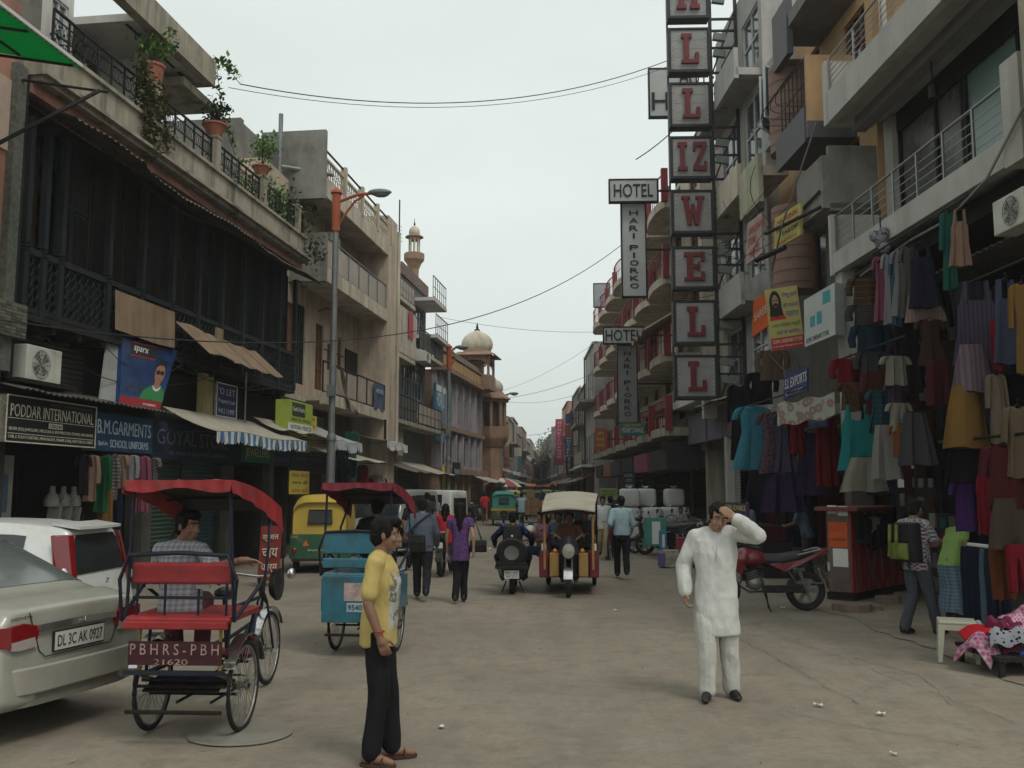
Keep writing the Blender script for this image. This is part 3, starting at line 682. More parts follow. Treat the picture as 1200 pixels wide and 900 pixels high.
def acunit(fr,t0,t1,o,z0,z1,label,dep=.3):
    t=thing('air_conditioner',label,'air conditioner',fr(((t0+t1)/2,o,z0)))
    MB(fr).box(t0,t1,o-dep,o,z0,z1).build('casing',mat('ac_casing',(.5,.5,.44),.6,var=.1,stain=((.3,.26,.2),.5,(3,3,.6))),t,bev=.015)
    c=t0+(t1-t0)*.4;zc=(z0+z1)/2;rr=(z1-z0)*.4
    g=MB(fr)
    for k in (1,.72,.45,.2):g.tube([(c+rr*k*math.cos(a*.3927),o+.012,zc+rr*k*math.sin(a*.3927))for a in range(16)],.006,4,True)
    for a in range(8):g.tube([(c,o+.014,zc),(c+rr*math.cos(a*.785),o+.014,zc+rr*math.sin(a*.785))],.005,4)
    g.build('fan_grille',mat('ac_grille',(.22,.22,.2),.6,var=.1),t)
    f=MB(fr)
    for a in range(4):b=a*1.571+.3;f.add([(c,o+.004,zc),(c+rr*.95*math.cos(b),o+.002,zc+rr*.95*math.sin(b)),(c+rr*.95*math.cos(b+.8),o+.006,zc+rr*.95*math.sin(b+.8))],[(0,1,2)])
    f.build('fan',mat('ac_fan',(.1,.1,.1),.6,var=.1),t,fix=False)
    return t
# ------------------------------------------------------------------ LEFT ROW: the old timber-fronted building
LF=Front(-8,13.7,5.4,-1)
SIGNW=mat('sign_white',(.55,.55,.52),.75,var=.12,bump=0);SIGNBK=mat('sign_black',(.016,.016,.017),.6,var=.2,scale=2,bump=0)
NAVY=mat('sign_navy',(.018,.05,.11),.65,var=.25,scale=1.5,bump=.05);NAVY2=mat('sign_navy_dusty',(.016,.026,.05),.75,var=.3,scale=1.5,bump=.05)
PALEB=mat('print_pale_blue',(.42,.5,.55),.8,var=.15,bump=0);FADED=mat('print_faded',(.11,.12,.14),.8,var=.25,scale=5,bump=0)
GREENS=mat('sign_green',(.03,.16,.11),.7,var=.2,scale=1.5,bump=0);YELP=mat('print_yellow',(.6,.5,.08),.75,var=.12,bump=0)
REDINK=mat('print_red',(.4,.04,.03),.8,var=.1,bump=0);BLUEINK=mat('print_blue',(.03,.07,.3),.8,var=.1,bump=0);GRNINK=mat('print_green',(.03,.2,.06),.8,var=.1,bump=0)
b1=thing('building','old two-storey building with dark timber shuttered front above sign boards and a stained roof terrace','building',LF((5.5,-2,0)))
# ground floor: recessed shops
mb=MB(LF)
walls(mb,-.3,11.8,0,3.5,-.35,-.15,[(.1,3.9,-.1,2.75),(4.25,7.6,-.1,2.45),(7.9,10.0,-.1,2.45),(10.3,11.4,-.1,2.45)])
mb.box(-.3,11.8,-3.4,-3.2,0,8.1);mb.box(-.3,-.1,-3.2,-.35,0,8.1);mb.box(11.62,11.8,-3.2,-.35,0,8.1)
mb.box(-.1,11.62,-3.2,-.35,3.3,3.5);mb.box(4.0,4.2,-3.2,-.35,0,3.3);mb.box(-.3,11.8,-.9,-.6,3.5,4.5)
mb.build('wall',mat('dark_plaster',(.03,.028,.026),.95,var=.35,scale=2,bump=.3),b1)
shutter(LF,4.27,5.9,-.28,.05,2.45,SHUTG,b1);shutter(LF,5.96,7.6,-.28,.05,2.45,mat('shutter_teal',(.05,.085,.095),.75,.2,var=.25,scale=2,bump=.1),b1)
shutter(LF,.8,2.7,-.58,3.5,4.5,mat('shutter_brown',(.11,.095,.08),.8,.2,var=.2,bump=.1),b1)
MB(LF).box(.25,.95,-.7,-.6,.2,2.4).build('door_panel',mat('pale_panel',(.26,.26,.24),.85,var=.2),b1)
MB(LF).box(.42,.82,-.6,-.585,1.5,2.1).build('poster',mat('blue_print',(.08,.13,.19),.8,var=.4,scale=5),b1)
MB(LF).box(.38,.84,-.6,-.58,.75,1.2).build('poster',mat('brown_print',(.1,.07,.04),.8,var=.6,scale=9),b1)
for a,b,c_,d_ in ((7.6,7.9,.02,2.4),(10.0,10.3,.05,3.3),(3.9,4.25,0,2.5)):MB(LF).box(a,b,-.15,c_,0,d_).build('pier',mat('pier_plaster',(.07,.066,.058),.95,var=.3,bump=.3),b1)
# jewellery busts in the first shop
for k,(px,py,big)in enumerate([(61,584,1),(74,584,1),(86,584,1),(63,606,0),(75,606,0),(86,606,0)]):
    t_,z_=LF.at(px,py,-1.0);p=LF((t_,-1.0,z_-.15))
    t=thing('necklace_bust',('white necklace display bust in the upper row','white card display of necklaces in the lower row')[1-big]+(' left of its row',' in the middle of its row',' at the right end of its row')[k % 3],'display bust',p,0,'white displays in the jewellery shop')
    o=MB()
    if big:o.lathe([(.02,0),(.13,.01),(.14,.1),(.1,.2),(.05,.26),(.045,.36),(.03,.37)],p,12)
    else:o.obox(p+V((0,0,.17)),(.24,.06,.34),Matrix.Rotation(R(-5.4),3,'Z')@ Matrix.Rotation(-.2,3,'X'))
    o.build('bust',mat('velvet_white',(.42,.42,.4),.9,var=.1),t,bool(big))
    n=MB();n.tube([p+LF.n*.12+V((.09*math.sin(a*.4-1.4),0,.2-.12*math.cos(a*.4-1.4)))for a in range(8)],.008,5);n.build('necklace',mat('beads',(.15,.12,.07),.4,.5,var=.3),t)
sh_=thing('display_shelf','dark stepped shelf carrying white necklace displays in the first shop','shelf',LF((1.5,-1.1,0)))
for z in (LF.z(75,591,-1)-.19,LF.z(75,613,-1)-.19):MB(LF).box(.95,2.0,-1.3,-.85,z-.03,z).build('shelf_board',WOOD,sh_)
for q in (.97,1.98):MB(LF).box(q-.02,q+.02,-1.29,-1.25,0,2.4).build('upright',WOOD,sh_)
# balcony of dark timber with lattice
mb=MB(LF);mb.box(-.1,11.6,-1.1,.06,4.46,4.56);mb.build('balcony_floor',WOOD,b1)
spots=[(.15+i*.72,0,4.2)for i in range(16)]
jb=MB(rotfr(LF));jb.box(-.05,.05,-.9,.02,.14,.26);pieces(LF,'bracket',b1,RUST,jb,spots)
post=MB(rotfr(LF));post.box(-.05,.05,-.05,.05,0,.95)
for k in range(3):post.lathe([(.05,0),(.07,.02),(.05,.05)],(0,0,0.96+k*.07),8)
post.v=post.v;post2=MB(rotfr(LF));post2.box(-.055,.055,-.055,.055,0,3.1)
pp=[(.05,0,4.56),(.5,0,4.56),(.95,0,4.56),(2.35,0,4.56)]+[(3.5+i*1.16,0,4.56)for i in range(8)]
pieces(LF,'post',b1,WOODB,post2,pp)
ring=MB(rotfr(LF))
for k in range(3):ring.tube([(.075*math.cos(a),.075*math.sin(a),.98+.06*k)for a in [i*.785 for i in range(8)]],.018,5,True)
pieces(LF,'post_ring',b1,WOODB,ring,pp[:6])
xs=[p[0]for p in pp]+[11.6]
for a,b in zip(xs,xs[1:]):
    if b-a <.25:continue
    jo=MB(LF).box(a+.055,b-.055,-.03,.03,4.58,4.66).build('lattice_panel',WOODB,b1);MB(LF).box(a+.055,b-.055,-.03,.03,5.5,5.6).build('top_bar',WOODB,jo)
    l=MB(LF);n=max(2,round((b-a)/.19));st=(b-a-.11)/n
    for i in range(n):
        for k in range(5):
            cx=a+.055+st*(i+.5);cz=4.74+.165*k;rr=min(st,.165)*.5
            l.tube([(cx+rr*math.cos(q*1.047),0,cz+rr*math.sin(q*1.047))for q in range(6)],.014,4,True)
    l.build('lattice',WOODB,jo)
    MB(LF).box(a+.06,b-.06,-.1,-.07,4.62,5.55).build('backing_sheet',WOODG,jo)
# tall timber shutters above the lattice
t=1.0;r=random.Random(3)
while t <11.5:
    w_=.42+r.random()*.2
    if t+w_ >11.6:break
    m_=(WOOD,WOODG,WOODG,RUST)[r.randrange(4)]
    s=MB(LF);o_=-.14-r.random()*.05
    s.box(t,t+.05,o_-.05,o_,5.6,7.75).box(t+w_-.06,t+w_-.01,o_-.05,o_,5.6,7.75).box(t+.05,t+w_-.06,o_-.05,o_-.005,5.6,5.68).box(t+.05,t+w_-.06,o_-.05,o_-.005,6.6,6.68).box(t+.05,t+w_-.06,o_-.05,o_-.005,7.67,7.75).box(t+.05,t+w_-.06,o_-.04,o_-.028,5.68,7.67)
    for i in range(22):z=5.72+.04*i+(.08 if i >20 else 0);s.box(t+.05,t+w_-.06,o_-.028,o_-.008,z,z+.018)
    s.build('timber_shutter',m_,b1);t+= w_+.012
MB(LF).box(-.05,1.0,-.6,-.5,4.6,7.7).build('side_screen',mat('mesh_rust',(.055,.04,.025),.9,var=.6,scale=12,bump=.5),b1)
MB(LF).box(-.1,11.6,-.45,-.25,7.75,8.06).build('lintel',WOOD,b1)
# corrugated hood, its eave running along the front
oE=.75;zE=LF.z(130,172,oE)
def hood(u,v):
    t=.05+11.7*u;rp=.022*math.sin(t*2*math.pi/.17)
    zz=zE+.05*math.sin(t*1.3)+(.1 if t <2.2 else 0)+.05*noise.noise(V((t*1.5,1,1)));return (t,-.35+(oE+.35)*v,8.05+(zz-8.05)*v+rp)
h=MB(LF).slab(hood,270,5,(0,0,-.006)).build('hood_sheet',TIN,b1,True)
# pink band and terrace parapet
zb0=LF.z(200,232,.1);MB(LF).box(-.15,11.8,-.4,.1,7.98,8.16).build('pink_band',PINKP,b1)
mb=MB(LF);mb.box(-.15,11.8,-.4,.28,8.16,8.24).box(-.2,11.85,-.4,.38,8.24,8.30);mb.build('cornice',CONC,b1)
mb=MB(LF);mb.box(-.15,11.8,-.05,.18,8.30,8.86).box(-.18,11.83,-.1,.24,8.86,8.93);mb.build('parapet',CONC,b1)
MB(LF).box(-.15,11.8,-9,-.4,8.0,8.3).build('roof_slab',CONC2,b1)
pil=MB(rotfr(LF));pil.box(-.11,.11,-.1,.12,0,.72).box(-.13,.13,-.12,.14,.72,.78)
pz=[(LF.t(px),.07,8.93)for px in (156,235,294)]+[(11.3,.07,8.93)]
pieces(LF,'terrace_pillar',b1,CONC,pil,pz)
ends=[.2]+[p[0]for p in pz]
for a,b in zip(ends,ends[1:]):
    ro=railing(LF,a+.14,b-.12,.07,8.95,9.6,b1,IRON,max(4,int((b-a)/.42)),rails=(1,.78,.4,.03),r=.03,br=.016)
    l=MB(LF);n=max(3,int((b-a-.26)/.11))
    for i in range(n):
        x=a+.14+(b-a-.26)*(i+.5)/n;l.tube([(x-.055,.07,9.21),(x+.055,.07,9.45)],.006,4).tube([(x+.055,.07,9.21),(x-.055,.07,9.45)],.006,4)
    l.build('diamond_mesh',IRON,ro)
# upper house set back on the terrace
mb=MB(LF);up0=-2.0
walls(mb,.5,2.9,8.3,13.0,-1.5,-1.3,[(.75,1.35,9.4,11),(1.5,2.1,9.4,11),(2.25,2.75,9.4,11)]);walls(mb,2.9,4.4,8.3,11.0,up0-.2,up0,[(3.35,4.1,9.3,10.6)]);mb.box(2.7,2.9,-2.0,-1.5,8.3,13)
mb.box(-1,5.9,up0-5,up0-4.8,8.3,11.0);mb.box(4.4,5.3,-.75-.9,-.8,8.3,10.75);mb.box(5.1,5.3,up0-4.8,-1.65,8.3,10.75);mb.box(4.2,4.4,up0-4.8,up0-.2,8.3,11);mb.box(.15,.5,-.6,-.1,8.3,13)
mb.build('upper_wall',WHITEP,b1)
for a,b,c_,o_ in ((.75,1.35,11,-1.3),(1.5,2.1,11,-1.3),(2.25,2.75,11,-1.3),(3.35,4.1,10.6,up0)):window(LF,a,b,9.4 if c_ >10.8 else 9.3,c_,o_-.03,b1,SIGNW,mat('grey_glass',(.16,.19,.22),.2,var=.1,bump=0,spec=.6),2,1)
zs0=LF.z(245,104,.2);mb=MB(LF);mb.box(2.9,5.75,up0-5,.05,10.75,10.9);mb.build('overhang_slab',WHITEP,b1)
mb=MB(LF);mb.box(2.0,5.85,-.02,.2,10.72,11.3);mb.box(5.68,5.85,-4.5,-.03,10.72,11.28);mb.build('roof_parapet',CONC,b1)
MB(LF).box(5.0,6.55,-1.5,-.1,10.42,10.6).build('window_canopy',CONC,b1)
for k in range(4):MB(LF).box(3.0+k*.7,3.5+k*.7,-.3,-.24,10.735,10.752).build('slab_rib',IRON,b1)
# plants on the terrace
potplant(LF(pz[0])+V((0,0,.78)),.22,.6,'tall green plant in a ribbed pot on the first terrace pillar above the vine',LEAF,11,pot='tall',n=420)
potplant(LF(pz[1])+V((0,0,.78)),.25,.5,'dark bushy plant in a wide terracotta bowl on the second terrace pillar',LEAFD,12,n=420)
potplant(LF(pz[2])+V((0,0,.78)),.22,.75,'bright green plant in a round terracotta bowl on the third terrace pillar',LEAF,13,n=380)
def creeper(label,pts,n,spread,size,m_,seed,stem=True):
    t=thing('creeper',label,'climbing plant',pts[0]); 
    s=MB();s.tube(pts,.008,4);s.build('stem',LEAFD,t)
    dense=[]
    for a,b in zip(pts,pts[1:]):dense+=[V(a).lerp(V(b),i/6)for i in range(6)]
    l=MB();leaves(l,dense,n,spread,size,seed);l.build('foliage',m_,t,fix=False);return t
q=LF(pz[0]);creeper('olive vine hanging down over the stained parapet from the first pillar',[LF((2.75+.09*i*.5,.25+.02*math.sin(i),9.75-.16*i))for i in range(11)],1100,.1,.085,LEAFB,21)
creeper('olive vine trailing over the parapet rail beside the first pillar',[LF((3.2+.1*i,.2,9.55-.14*i))for i in range(8)],600,.1,.08,LEAFB,26)
creeper('green creeper hanging from the roof corner and reaching along the wire',[LF((5.85,.22,11.35)),LF((6.3,.25,11.4)),LF((6.9,.3,11.25))],70,.07,.13,LEAF,22)
creeper('green creeper dangling down the corner of the roof overhang',[LF((5.86,.2,11.3)),LF((5.95,.22,10.9)),LF((6.15,.22,10.4)),LF((6.6,.2,9.9)),LF((7.1,.15,9.6))],90,.07,.12,LEAF,23)
for k,(ta,lab,sz)in enumerate([(8.9,'loose green shrub growing behind the rail after the third terrace pillar',.1),(10.0,'tall leafy shrub growing over the terrace rail near its far end',.12),(11.2,'bushy plant spilling over the far end of the terrace',.11),(1.3,'dark plant standing behind the near terrace rail',.1),(3.9,'dark shrub behind the rail between the first two pillars',.1),(6.8,'dark leafy plant behind the rail between second and third pillars',.1)]):
    potplant(LF((ta,-.35,8.31)),.2,(1.3,1.5,1.3,.9,.8,.8)[k],lab,(LEAF,LEAF,LEAFD,LEAFD,LEAFD,LEAFD)[k],30+k,n=(520,700,600,300,320,300)[k],size=sz)
creeper('leafy stems hanging below the far end of the terrace parapet',[LF((11.5,.2,9.4)),LF((11.75,.35,8.7)),LF((12.1,.4,8.2)),LF((12.3,.3,8.9))],170,.16,.13,LEAFD,24)
# sign boards
sb=board(LF,-.28,2.05,.1,2.56,3.27,.1,'black PODDAR INTERNATIONAL board with white border at the left edge',SIGNBK,frame=CREAMINK,fw=.018)
words(LF,sb,'PODDAR INTERNATIONAL',-.18,1.97,.1,2.95,3.14,CREAMINK);words(LF,sb,'WZ-2    PODDAR, BHASIN',.8,1.9,.1,3.17,3.21,FADED)
words(LF,sb,'SILVER (925) JEWELLERY, PRECIOUS & SEMI PRECIOUS STONES AND BEADS',-.2,1.97,.1,2.73,2.79,CREAMINK);words(LF,sb,'1108, 6 TOOTI CHOWK, MAIN BAZAR, PAHAR GANJ, NEW DELHI-110055',-.2,1.97,.1,2.61,2.67,CREAMINK)
mb=MB(LF);mb.box(.75,1.1,.1,.108,2.815,2.9);mb.build('plate',CREAMINK,sb);words(LF,sb,'DEALS IN',.78,1.07,.109,2.83,2.88,INK)
mb=MB(LF);mb.box(-.22,2.0,.1,.106,2.92,2.93).box(-.22,2.0,.1,.106,2.69,2.7);mb.build('rule',CREAMINK,sb)
sb=board(LF,2.1,4.05,.06,2.52,3.2,.08,'blue B.M.GARMENTS board for school uniforms between black board and dusty navy board',NAVY)
words(LF,sb,'B.M.GARMENTS',2.17,3.98,.06,2.83,3.08,PALEB);words(LF,sb,'Spl.in',2.2,2.5,.06,2.61,2.7,PALEB,shear=.2);words(LF,sb,'SCHOOL UNIFORMS',2.58,3.9,.06,2.6,2.74,PALEB)
sb=board(LF,4.1,8.25,.02,2.45,3.2,.06,'dusty navy GOYAL STORE board half hidden by the striped awning',NAVY2)
words(LF,sb,'GOYAL STORE',4.3,7.6,.02,2.75,3.05,FADED);words(LF,sb,'ALL KINDS OF READYMADE GARMENTS',4.8,7.4,.02,2.55,2.63,FADED)
sb=board(LF,8.3,9.95,.08,2.5,2.93,.1,'small green JEWELLERS board under the end of the striped awning',GREENS);words(LF,sb,'JEWELLERS',8.4,9.85,.08,2.58,2.85,CREAMINK)
sb=board(LF,10.0,11.75,.0,2.45,3.1,.08,'dim navy shop board right of the green jewellers board',NAVY2);words(LF,sb,'COSMETIC CENTRE',10.15,11.6,0,2.82,2.92,FADED);words(LF,sb,'NOVELTIES & GIFTS',10.15,11.6,0,2.6,2.68,FADED)
# tin ledge above boards
def ledge(t0,t1,lab,s):
    t=thing('tin_ledge',lab,'ledge',LF((t0,0,3.4)))
    MB(LF).slab(lambda u,v:(t0+(t1-t0)*u,-.15+.55*v,3.46-.13*v+.014*math.sin((t0+(t1-t0)*u)*44)+.03*noise.noise(V((u*4,s,0)))),110,2,(0,0,-.006)).build('tin_sheet',TIN,t,True)
    mb=MB(LF);mb.box(t0,t1,-.12,-.06,3.3,3.36);mb.build('batten',WOOD,t)
ledge(-.3,2.0,'rusty corrugated ledge over the black shop board',1.2);ledge(2.05,4.3,'rusty corrugated ledge between the blue board and the shoe poster',5.2)
# shoe billboard leaning out, built as a box with printed face
t=thing('billboard','tilted shoe poster box showing a man in sunglasses and a green shirt','billboard',LF((3.4,.1,3.4)))
A=[LF((LF.t(120),.3,LF.z(120,470,.3))),LF((LF.t(186,.3),.3,LF.z(186,481,.3))),LF((LF.t(204,.05),.05,LF.z(204,410,.05))),LF((LF.t(139,.05),.05,LF.z(139,394,.05)))]
nb=(A[1]-A[0]).cross(A[3]-A[0]).normalized();ax=(A[1]-A[0]);ay=(A[3]-A[0])
def bp(u,v,d=0):return A[0].lerp(A[1],u).lerp(A[3].lerp(A[2],u),v)+nb*d
def quad(mb,u0,u1,v0,v1,d,th=.004):a=[bp(u0,v0,d),bp(u1,v0,d),bp(u1,v1,d),bp(u0,v1,d)];mb.prism([p-nb*th for p in a],nb*th);return mb
quad(MB(),0,1,0,1,0,.1).build('panel',mat('poster_blue',(.012,.035,.11),.45,var=.7,scale=1.1,bump=0,stain=((.012,.05,.16),.7,(1.1,1.1,1.1))),t)
quad(MB(),0,1,0,.13,.004).build('red_band',mat('poster_red',(.28,.02,.025),.5,var=.1,bump=0),t)
quad(MB(),.16,.62,.76,.97,.004).build('logo_plate',SIGNBK,t);quad(MB(),.16,.62,.955,.975,.008).build('logo_rule',REDP,t);quad(MB(),.16,.62,.755,.775,.008).build('logo_rule',REDP,t)
lettering('sparx',t,bp(.2,.81,.005),ax,ay,ax.length*.38,ay.length*.11,PAPER,.004,shear=.25);lettering('B M GARMENTS',t,bp(.55,.04,.005),ax,ay,ax.length*.33,ay.length*.035,PAPER,.003)
def flat(poly,d,nm,m_):MB().prism([bp(u,v,d)for u,v in poly],nb*.003).build(nm,m_,t)
def oval(cu,cv,ru,rv,n=18):return [(cu+ru*math.cos(6.283*i/n),cv+rv*math.sin(6.283*i/n))for i in range(n)]
flat([(.42,.13),(.5,.27),(.62,.34),(.7,.37),(.85,.37),(.95,.31),(1.0,.2),(1.0,.13)],.004,'printed_shirt',mat('poster_green',(.03,.2,.06),.6,var=.15,bump=0))
flat([(.67,.36),(.7,.3),(.77,.27),(.84,.3),(.86,.37),(.83,.35),(.77,.32),(.71,.35)],.008,'printed_collar',PAPER)
flat([(.7,.34),(.76,.31),(.83,.34),(.83,.45),(.7,.45)],.009,'printed_neck',mat('poster_skin',(.3,.15,.1),.6,var=.1,bump=0))
flat(oval(.77,.56,.105,.16),.011,'printed_face',mat('poster_skin',(.3,.15,.1)))
flat([(.66,.6),(.655,.68),(.69,.75),(.77,.79),(.85,.76),(.885,.68),(.88,.6),(.86,.66),(.8,.7),(.73,.69),(.68,.66)],.014,'printed_hair',INK)
flat(oval(.725,.575,.042,.038,12),.015,'printed_sunglass',INK);flat(oval(.815,.575,.042,.038,12),.0152,'printed_sunglass',INK);flat([(.75,.58),(.79,.58),(.79,.595),(.75,.595)],.0154,'printed_bridge',INK)
flat([(.73,.48),(.8,.48),(.79,.465),(.74,.465)],.0144,'printed_mouth',REDINK)
for du,dv in ((.12,.2),(.3,.17)):flat([(du,dv),(du+.1,dv+.02),(du+.16,dv+.13),(du+.13,dv+.16),(du+.07,dv+.08),(du,dv+.05)],.0046,'printed_shoe',mat('poster_shoe',(.045,.035,.03),.5,var=.5,scale=20))
MB().prism([LF((LF.t(107),.1,LF.z(107,470,.1))),A[0]-nb*.1,A[3]-nb*.1,LF((LF.t(126),-.1,LF.z(126,391,-.1)))],LF.n*.02).build('side_panel',mat('poster_side',(.24,.25,.23),.8,var=.15),t)
# brown boards over the balcony
mb=MB(LF);mb.slab(lambda u,v:(2.45+2.18*u,.1+.03*v,5.42-.72*v-.06*u*v*math.sin(u*3)),10,5,(LF.n.x*.02,LF.n.y*.02,0))
t=thing('hardboard_sheet','flat brown hardboard sheet fixed over the lattice above the shoe poster','board',LF((3.5,.1,4.7)));mb.build('sheet',BOARD,t)
t=thing('hardboard_awning','slanting row of brown hardboard sheets over the to-let sign','awning',LF((6.7,.1,4.6)))
for a,b in ((4.7,5.9),(5.93,6.9),(6.93,7.85),(7.9,8.75)):
    MB(LF).slab(lambda u,v:(a+(b-a)*u+.28*v,.1+.62*v,5.22+(.03*math.sin(a*7))-.62*v+.02*math.sin(u*6+a)),6,4,(0,0,.02)).build('sheet',BOARD,t)
MB(LF).box(6.4,6.75,.14,.18,5.1,5.42).build('torn_piece',BOARD,t)
# to-let board, columns below awning
mb=MB(LF);t=board(LF,7.0,8.1,-.05,3.5,4.28,.04,'purple-blue to-let board under the slanting hardboard sheets',mat('sign_violet',(.035,.035,.11),.7,var=.2,bump=0),frame=PAPER,fw=.025)
for s_,z0,z1 in (("'O LET",4.02,4.17),('Property Loan',3.8,3.92),('9412 11997',3.58,3.7)):words(LF,t,s_,7.12,7.98,-.05,z0,z1,PALEB)
t=thing('yellow_panel','narrow faded yellow panel standing left of the to-let board','panel',LF((6.6,-.1,3.5)));MB(LF).box(6.35,6.85,-.2,-.05,3.45,4.4).build('panel',mat('faded_yellow',(.3,.25,.11),.9,var=.25,stain=((.12,.1,.06),.5,(3,3,1))),t)
t=thing('support_pole','thin grey pole between the to-let board and the dark opening','pole',LF((8.25,.1,3.3)));MB(LF).tube([(8.25,.1,3.3),(8.25,.1,4.65)],.025,8).build('pole',GALV,t,True)
st_w=mat('stripe_white',(.5,.5,.47),.95,var=.15,scale=6,bump=.2);st_b=mat('stripe_blue',(.07,.16,.3),.95,var=.2,scale=6,bump=.2)
awning(LF,4.6,9.8,-.05,1.1,3.5,3.02,'dirty cream awning with a blue and white striped valance above the dusty navy board',GUNNY,[st_w,st_b],.26)
awning(LF,9.0,11.2,0,.75,3.62,3.3,'small tattered cream awning right of the striped one',GUNNY)
sb=board(LF,9.9,11.7,.55,3.35,4.15,.35,'yellow green box sign for spice shop hanging at the end of the timber building',mat('sign_lime',(.3,.36,.06),.7,var=.15,bump=0))
MB(LF).box(10.15,11.1,.55,.556,3.75,4.1).build('dark_field',mat('sign_darkgreen',(.02,.05,.025),.7),sb);words(LF,sb,'Garlic-Pearls',10.2,11.05,.556,3.88,4.0,CREAMINK);words(LF,sb,'GARLIC OIL CAPSULES',10.1,11.5,.55,3.62,3.7,INK)
MB(LF).box(9.9,11.7,.55,.557,3.36,3.56).build('white_field',PAPER,sb);words(LF,sb,'NATIONAL MEDICOS',10.05,11.6,.557,3.41,3.52,INK)
acunit(LF,.12,1.0,.1,LF.z(30,444,.1),LF.z(30,402,.1),'white outdoor air conditioner unit above the black shop board'); 
t=thing('shelf_bracket','rusty ledge under the air conditioner above the black shop board','ledge',LF((.5,0,3.5)));MB(LF).box(-.2,1.3,-.3,.2,LF.z(30,444,.1)-.07,LF.z(30,444,.1)-.005).build('plank',RUST,t)
# ------------------------------------------------------------------ LEFT EDGE: pink building with the green awning
b0=thing('building','pink plastered building at the left edge with a tiled strip and green awning','building',LF((-2,-1,0)))
mb=MB(LF);mb.box(-4,-.32,-3,.0,3.5,9.3);mb.box(-4,-.32,-3,-.6,0,3.5);mb.build('wall',PINKP,b0)
MB(LF).box(-.5,-.28,-.5,.12,3.6,8.3).build('tile_strip',mat('tile_strip',(.1,.105,.085),.7,var=.5,scale=14,bump=.3,bscale=40),b0)
MB(LF).box(-.27,-.16,-.3,.08,3.5,8.2).build('drain_pipe',IRON,b0)
MB(LF).box(-2.5,-.52,.0,.04,6.9,8.0).build('pale_panel',mat('pale_pink',(.4,.3,.24),.9,var=.15),b0)
MB(LF).box(-1.3,-.1,.1,.2,4.1,4.62).build('stone_band',mat('slate_tile',(.1,.1,.085),.85,var=.2),b0)
tl=MB(rotfr(LF));tl.box(.003,.117,0,.018,.003,.047);rr=random.Random(5);ms=[mat('slate_a',(.09,.09,.075),.85,var=.3),mat('slate_b',(.14,.125,.09),.85,var=.3),mat('slate_c',(.065,.07,.065),.85,var=.3)]
for i in range(10):
    for j in range(10):
        o=tl.mesh('stone_tile')if (i,j)==(0,0)else None
        if o:tme=[o,o.copy(),o.copy()];[x.materials.append(y)for x,y in zip(tme,ms)]
        inst(tme[rr.randrange(3)],'stone_tile',LF((-1.3+.12*i,.2+.01*rr.random(),4.1+.05*j)),b0)
mb=MB(LF);mb.box(-.4,.2,-.6,-.05,8.3,12);mb.build('corner_column',CONC2,b0)
mb=MB(LF);mb.box(-3.5,-.45,-.25,-.15,9.3,9.9);mb.build('blue_parapet',mat('blue_panel',(.03,.06,.12),.7,var=.3),b0)
railing(LF,-3.5,-.45,-.1,9.9,10.4,b0,IRON,12,rails=(1,.5))
GRN=mat('green_fibreglass',(.004,.2,.08),.5,var=.15,scale=3,bump=.05,spec=.3)
_b=GRN.node_tree.nodes['Principled BSDF'];_b.inputs['Transmission Weight'].default_value=.0; 
_tr=GRN.node_tree.nodes.new('ShaderNodeBsdfTranslucent');_tr.inputs['Color'].default_value=(.01,.5,.2,1);_ms=GRN.node_tree.nodes.new('ShaderNodeMixShader');_ms.inputs[0].default_value=.6
GRN.node_tree.links.new(_b.outputs[0],_ms.inputs[1]);GRN.node_tree.links.new(_tr.outputs[0],_ms.inputs[2]);GRN.node_tree.links.new(_ms.outputs[0],GRN.node_tree.nodes['Material Output'].inputs[0])
oa=1.5;ta1,za=LF.at(95,79,oa);t=thing('green_awning','translucent green corrugated fibreglass awning on iron arms at the upper left corner','awning',LF((-1,0,8)))
MB(LF).slab(lambda u,v:(-4.5+(ta1+4.5)*u-.3*(1-v),oa*v+.05*(1-v),za+.0+.25*(1-v)+.012*math.sin(u*200)),160,2,(0,0,.004)).build('sheet',GRN,t,True)
MB(LF).box(-4.5,ta1,oa-.02,oa+.02,za-.0,za+.05).build('edge_trim',SIGNW,t)
fr_=MB(LF)
for q in (-3.3,-2.3,-1.3,-.4):fr_.tube([(q,.05,za+.2),(q+.1,oa-.03,za-.04)],.022,5)
fr_.tube([(-4.5,.75,za+.09),(ta1-.3,.75,za+.09)],.022,5);fr_.tube([(-4.5,.1,za+.2),(ta1-.4,.1,za+.2)],.025,5);fr_.tube([(-.4,oa-.1,za-.05),(-1.6,.05,za-1.6)],.03,6)
fr_.build('iron_frame',IRON,t)

# ------------------------------------------------------------------ LEFT: beige balcony building
b2=thing('building','beige plastered building with three balconies and a latticed roof terrace','building',LF((17,-3,0)))
ow=-1.0;T0,T1=12.0,22.3
hl=[(13.3,14.0,9.2,10.9),(14.3,15.0,9.2,10.9),(12.55,13.4,5.5,7.6),(13.6,14.2,5.1,7.5),(14.4,15.2,5.1,7.6),(17.4,17.8,5.9,6.8),(18.5,19.0,5.2,7.2),(16.2,17.0,5.1,7.3),(18.6,19.3,8.6,10.4),(12.3,13.2,9.3,10.6)]
mb=MB(LF);walls(mb,T0,21.0,4.5,11.2,ow-.2,ow,hl);walls(mb,T0,20.8,0,3.9,-2.2,-2.0,[(12.6,14.8,-.1,2.7),(15.2,18,-.1,2.7),(18.4,20.6,-.1,2.7)])
mb.box(T0,T1,-9,-8.8,0,11.2);mb.box(T0,T0+.2,-8.8,ow-.2,0,11.2);mb.box(T0,20.8,-8.8,-2.2,3.9,4.5)
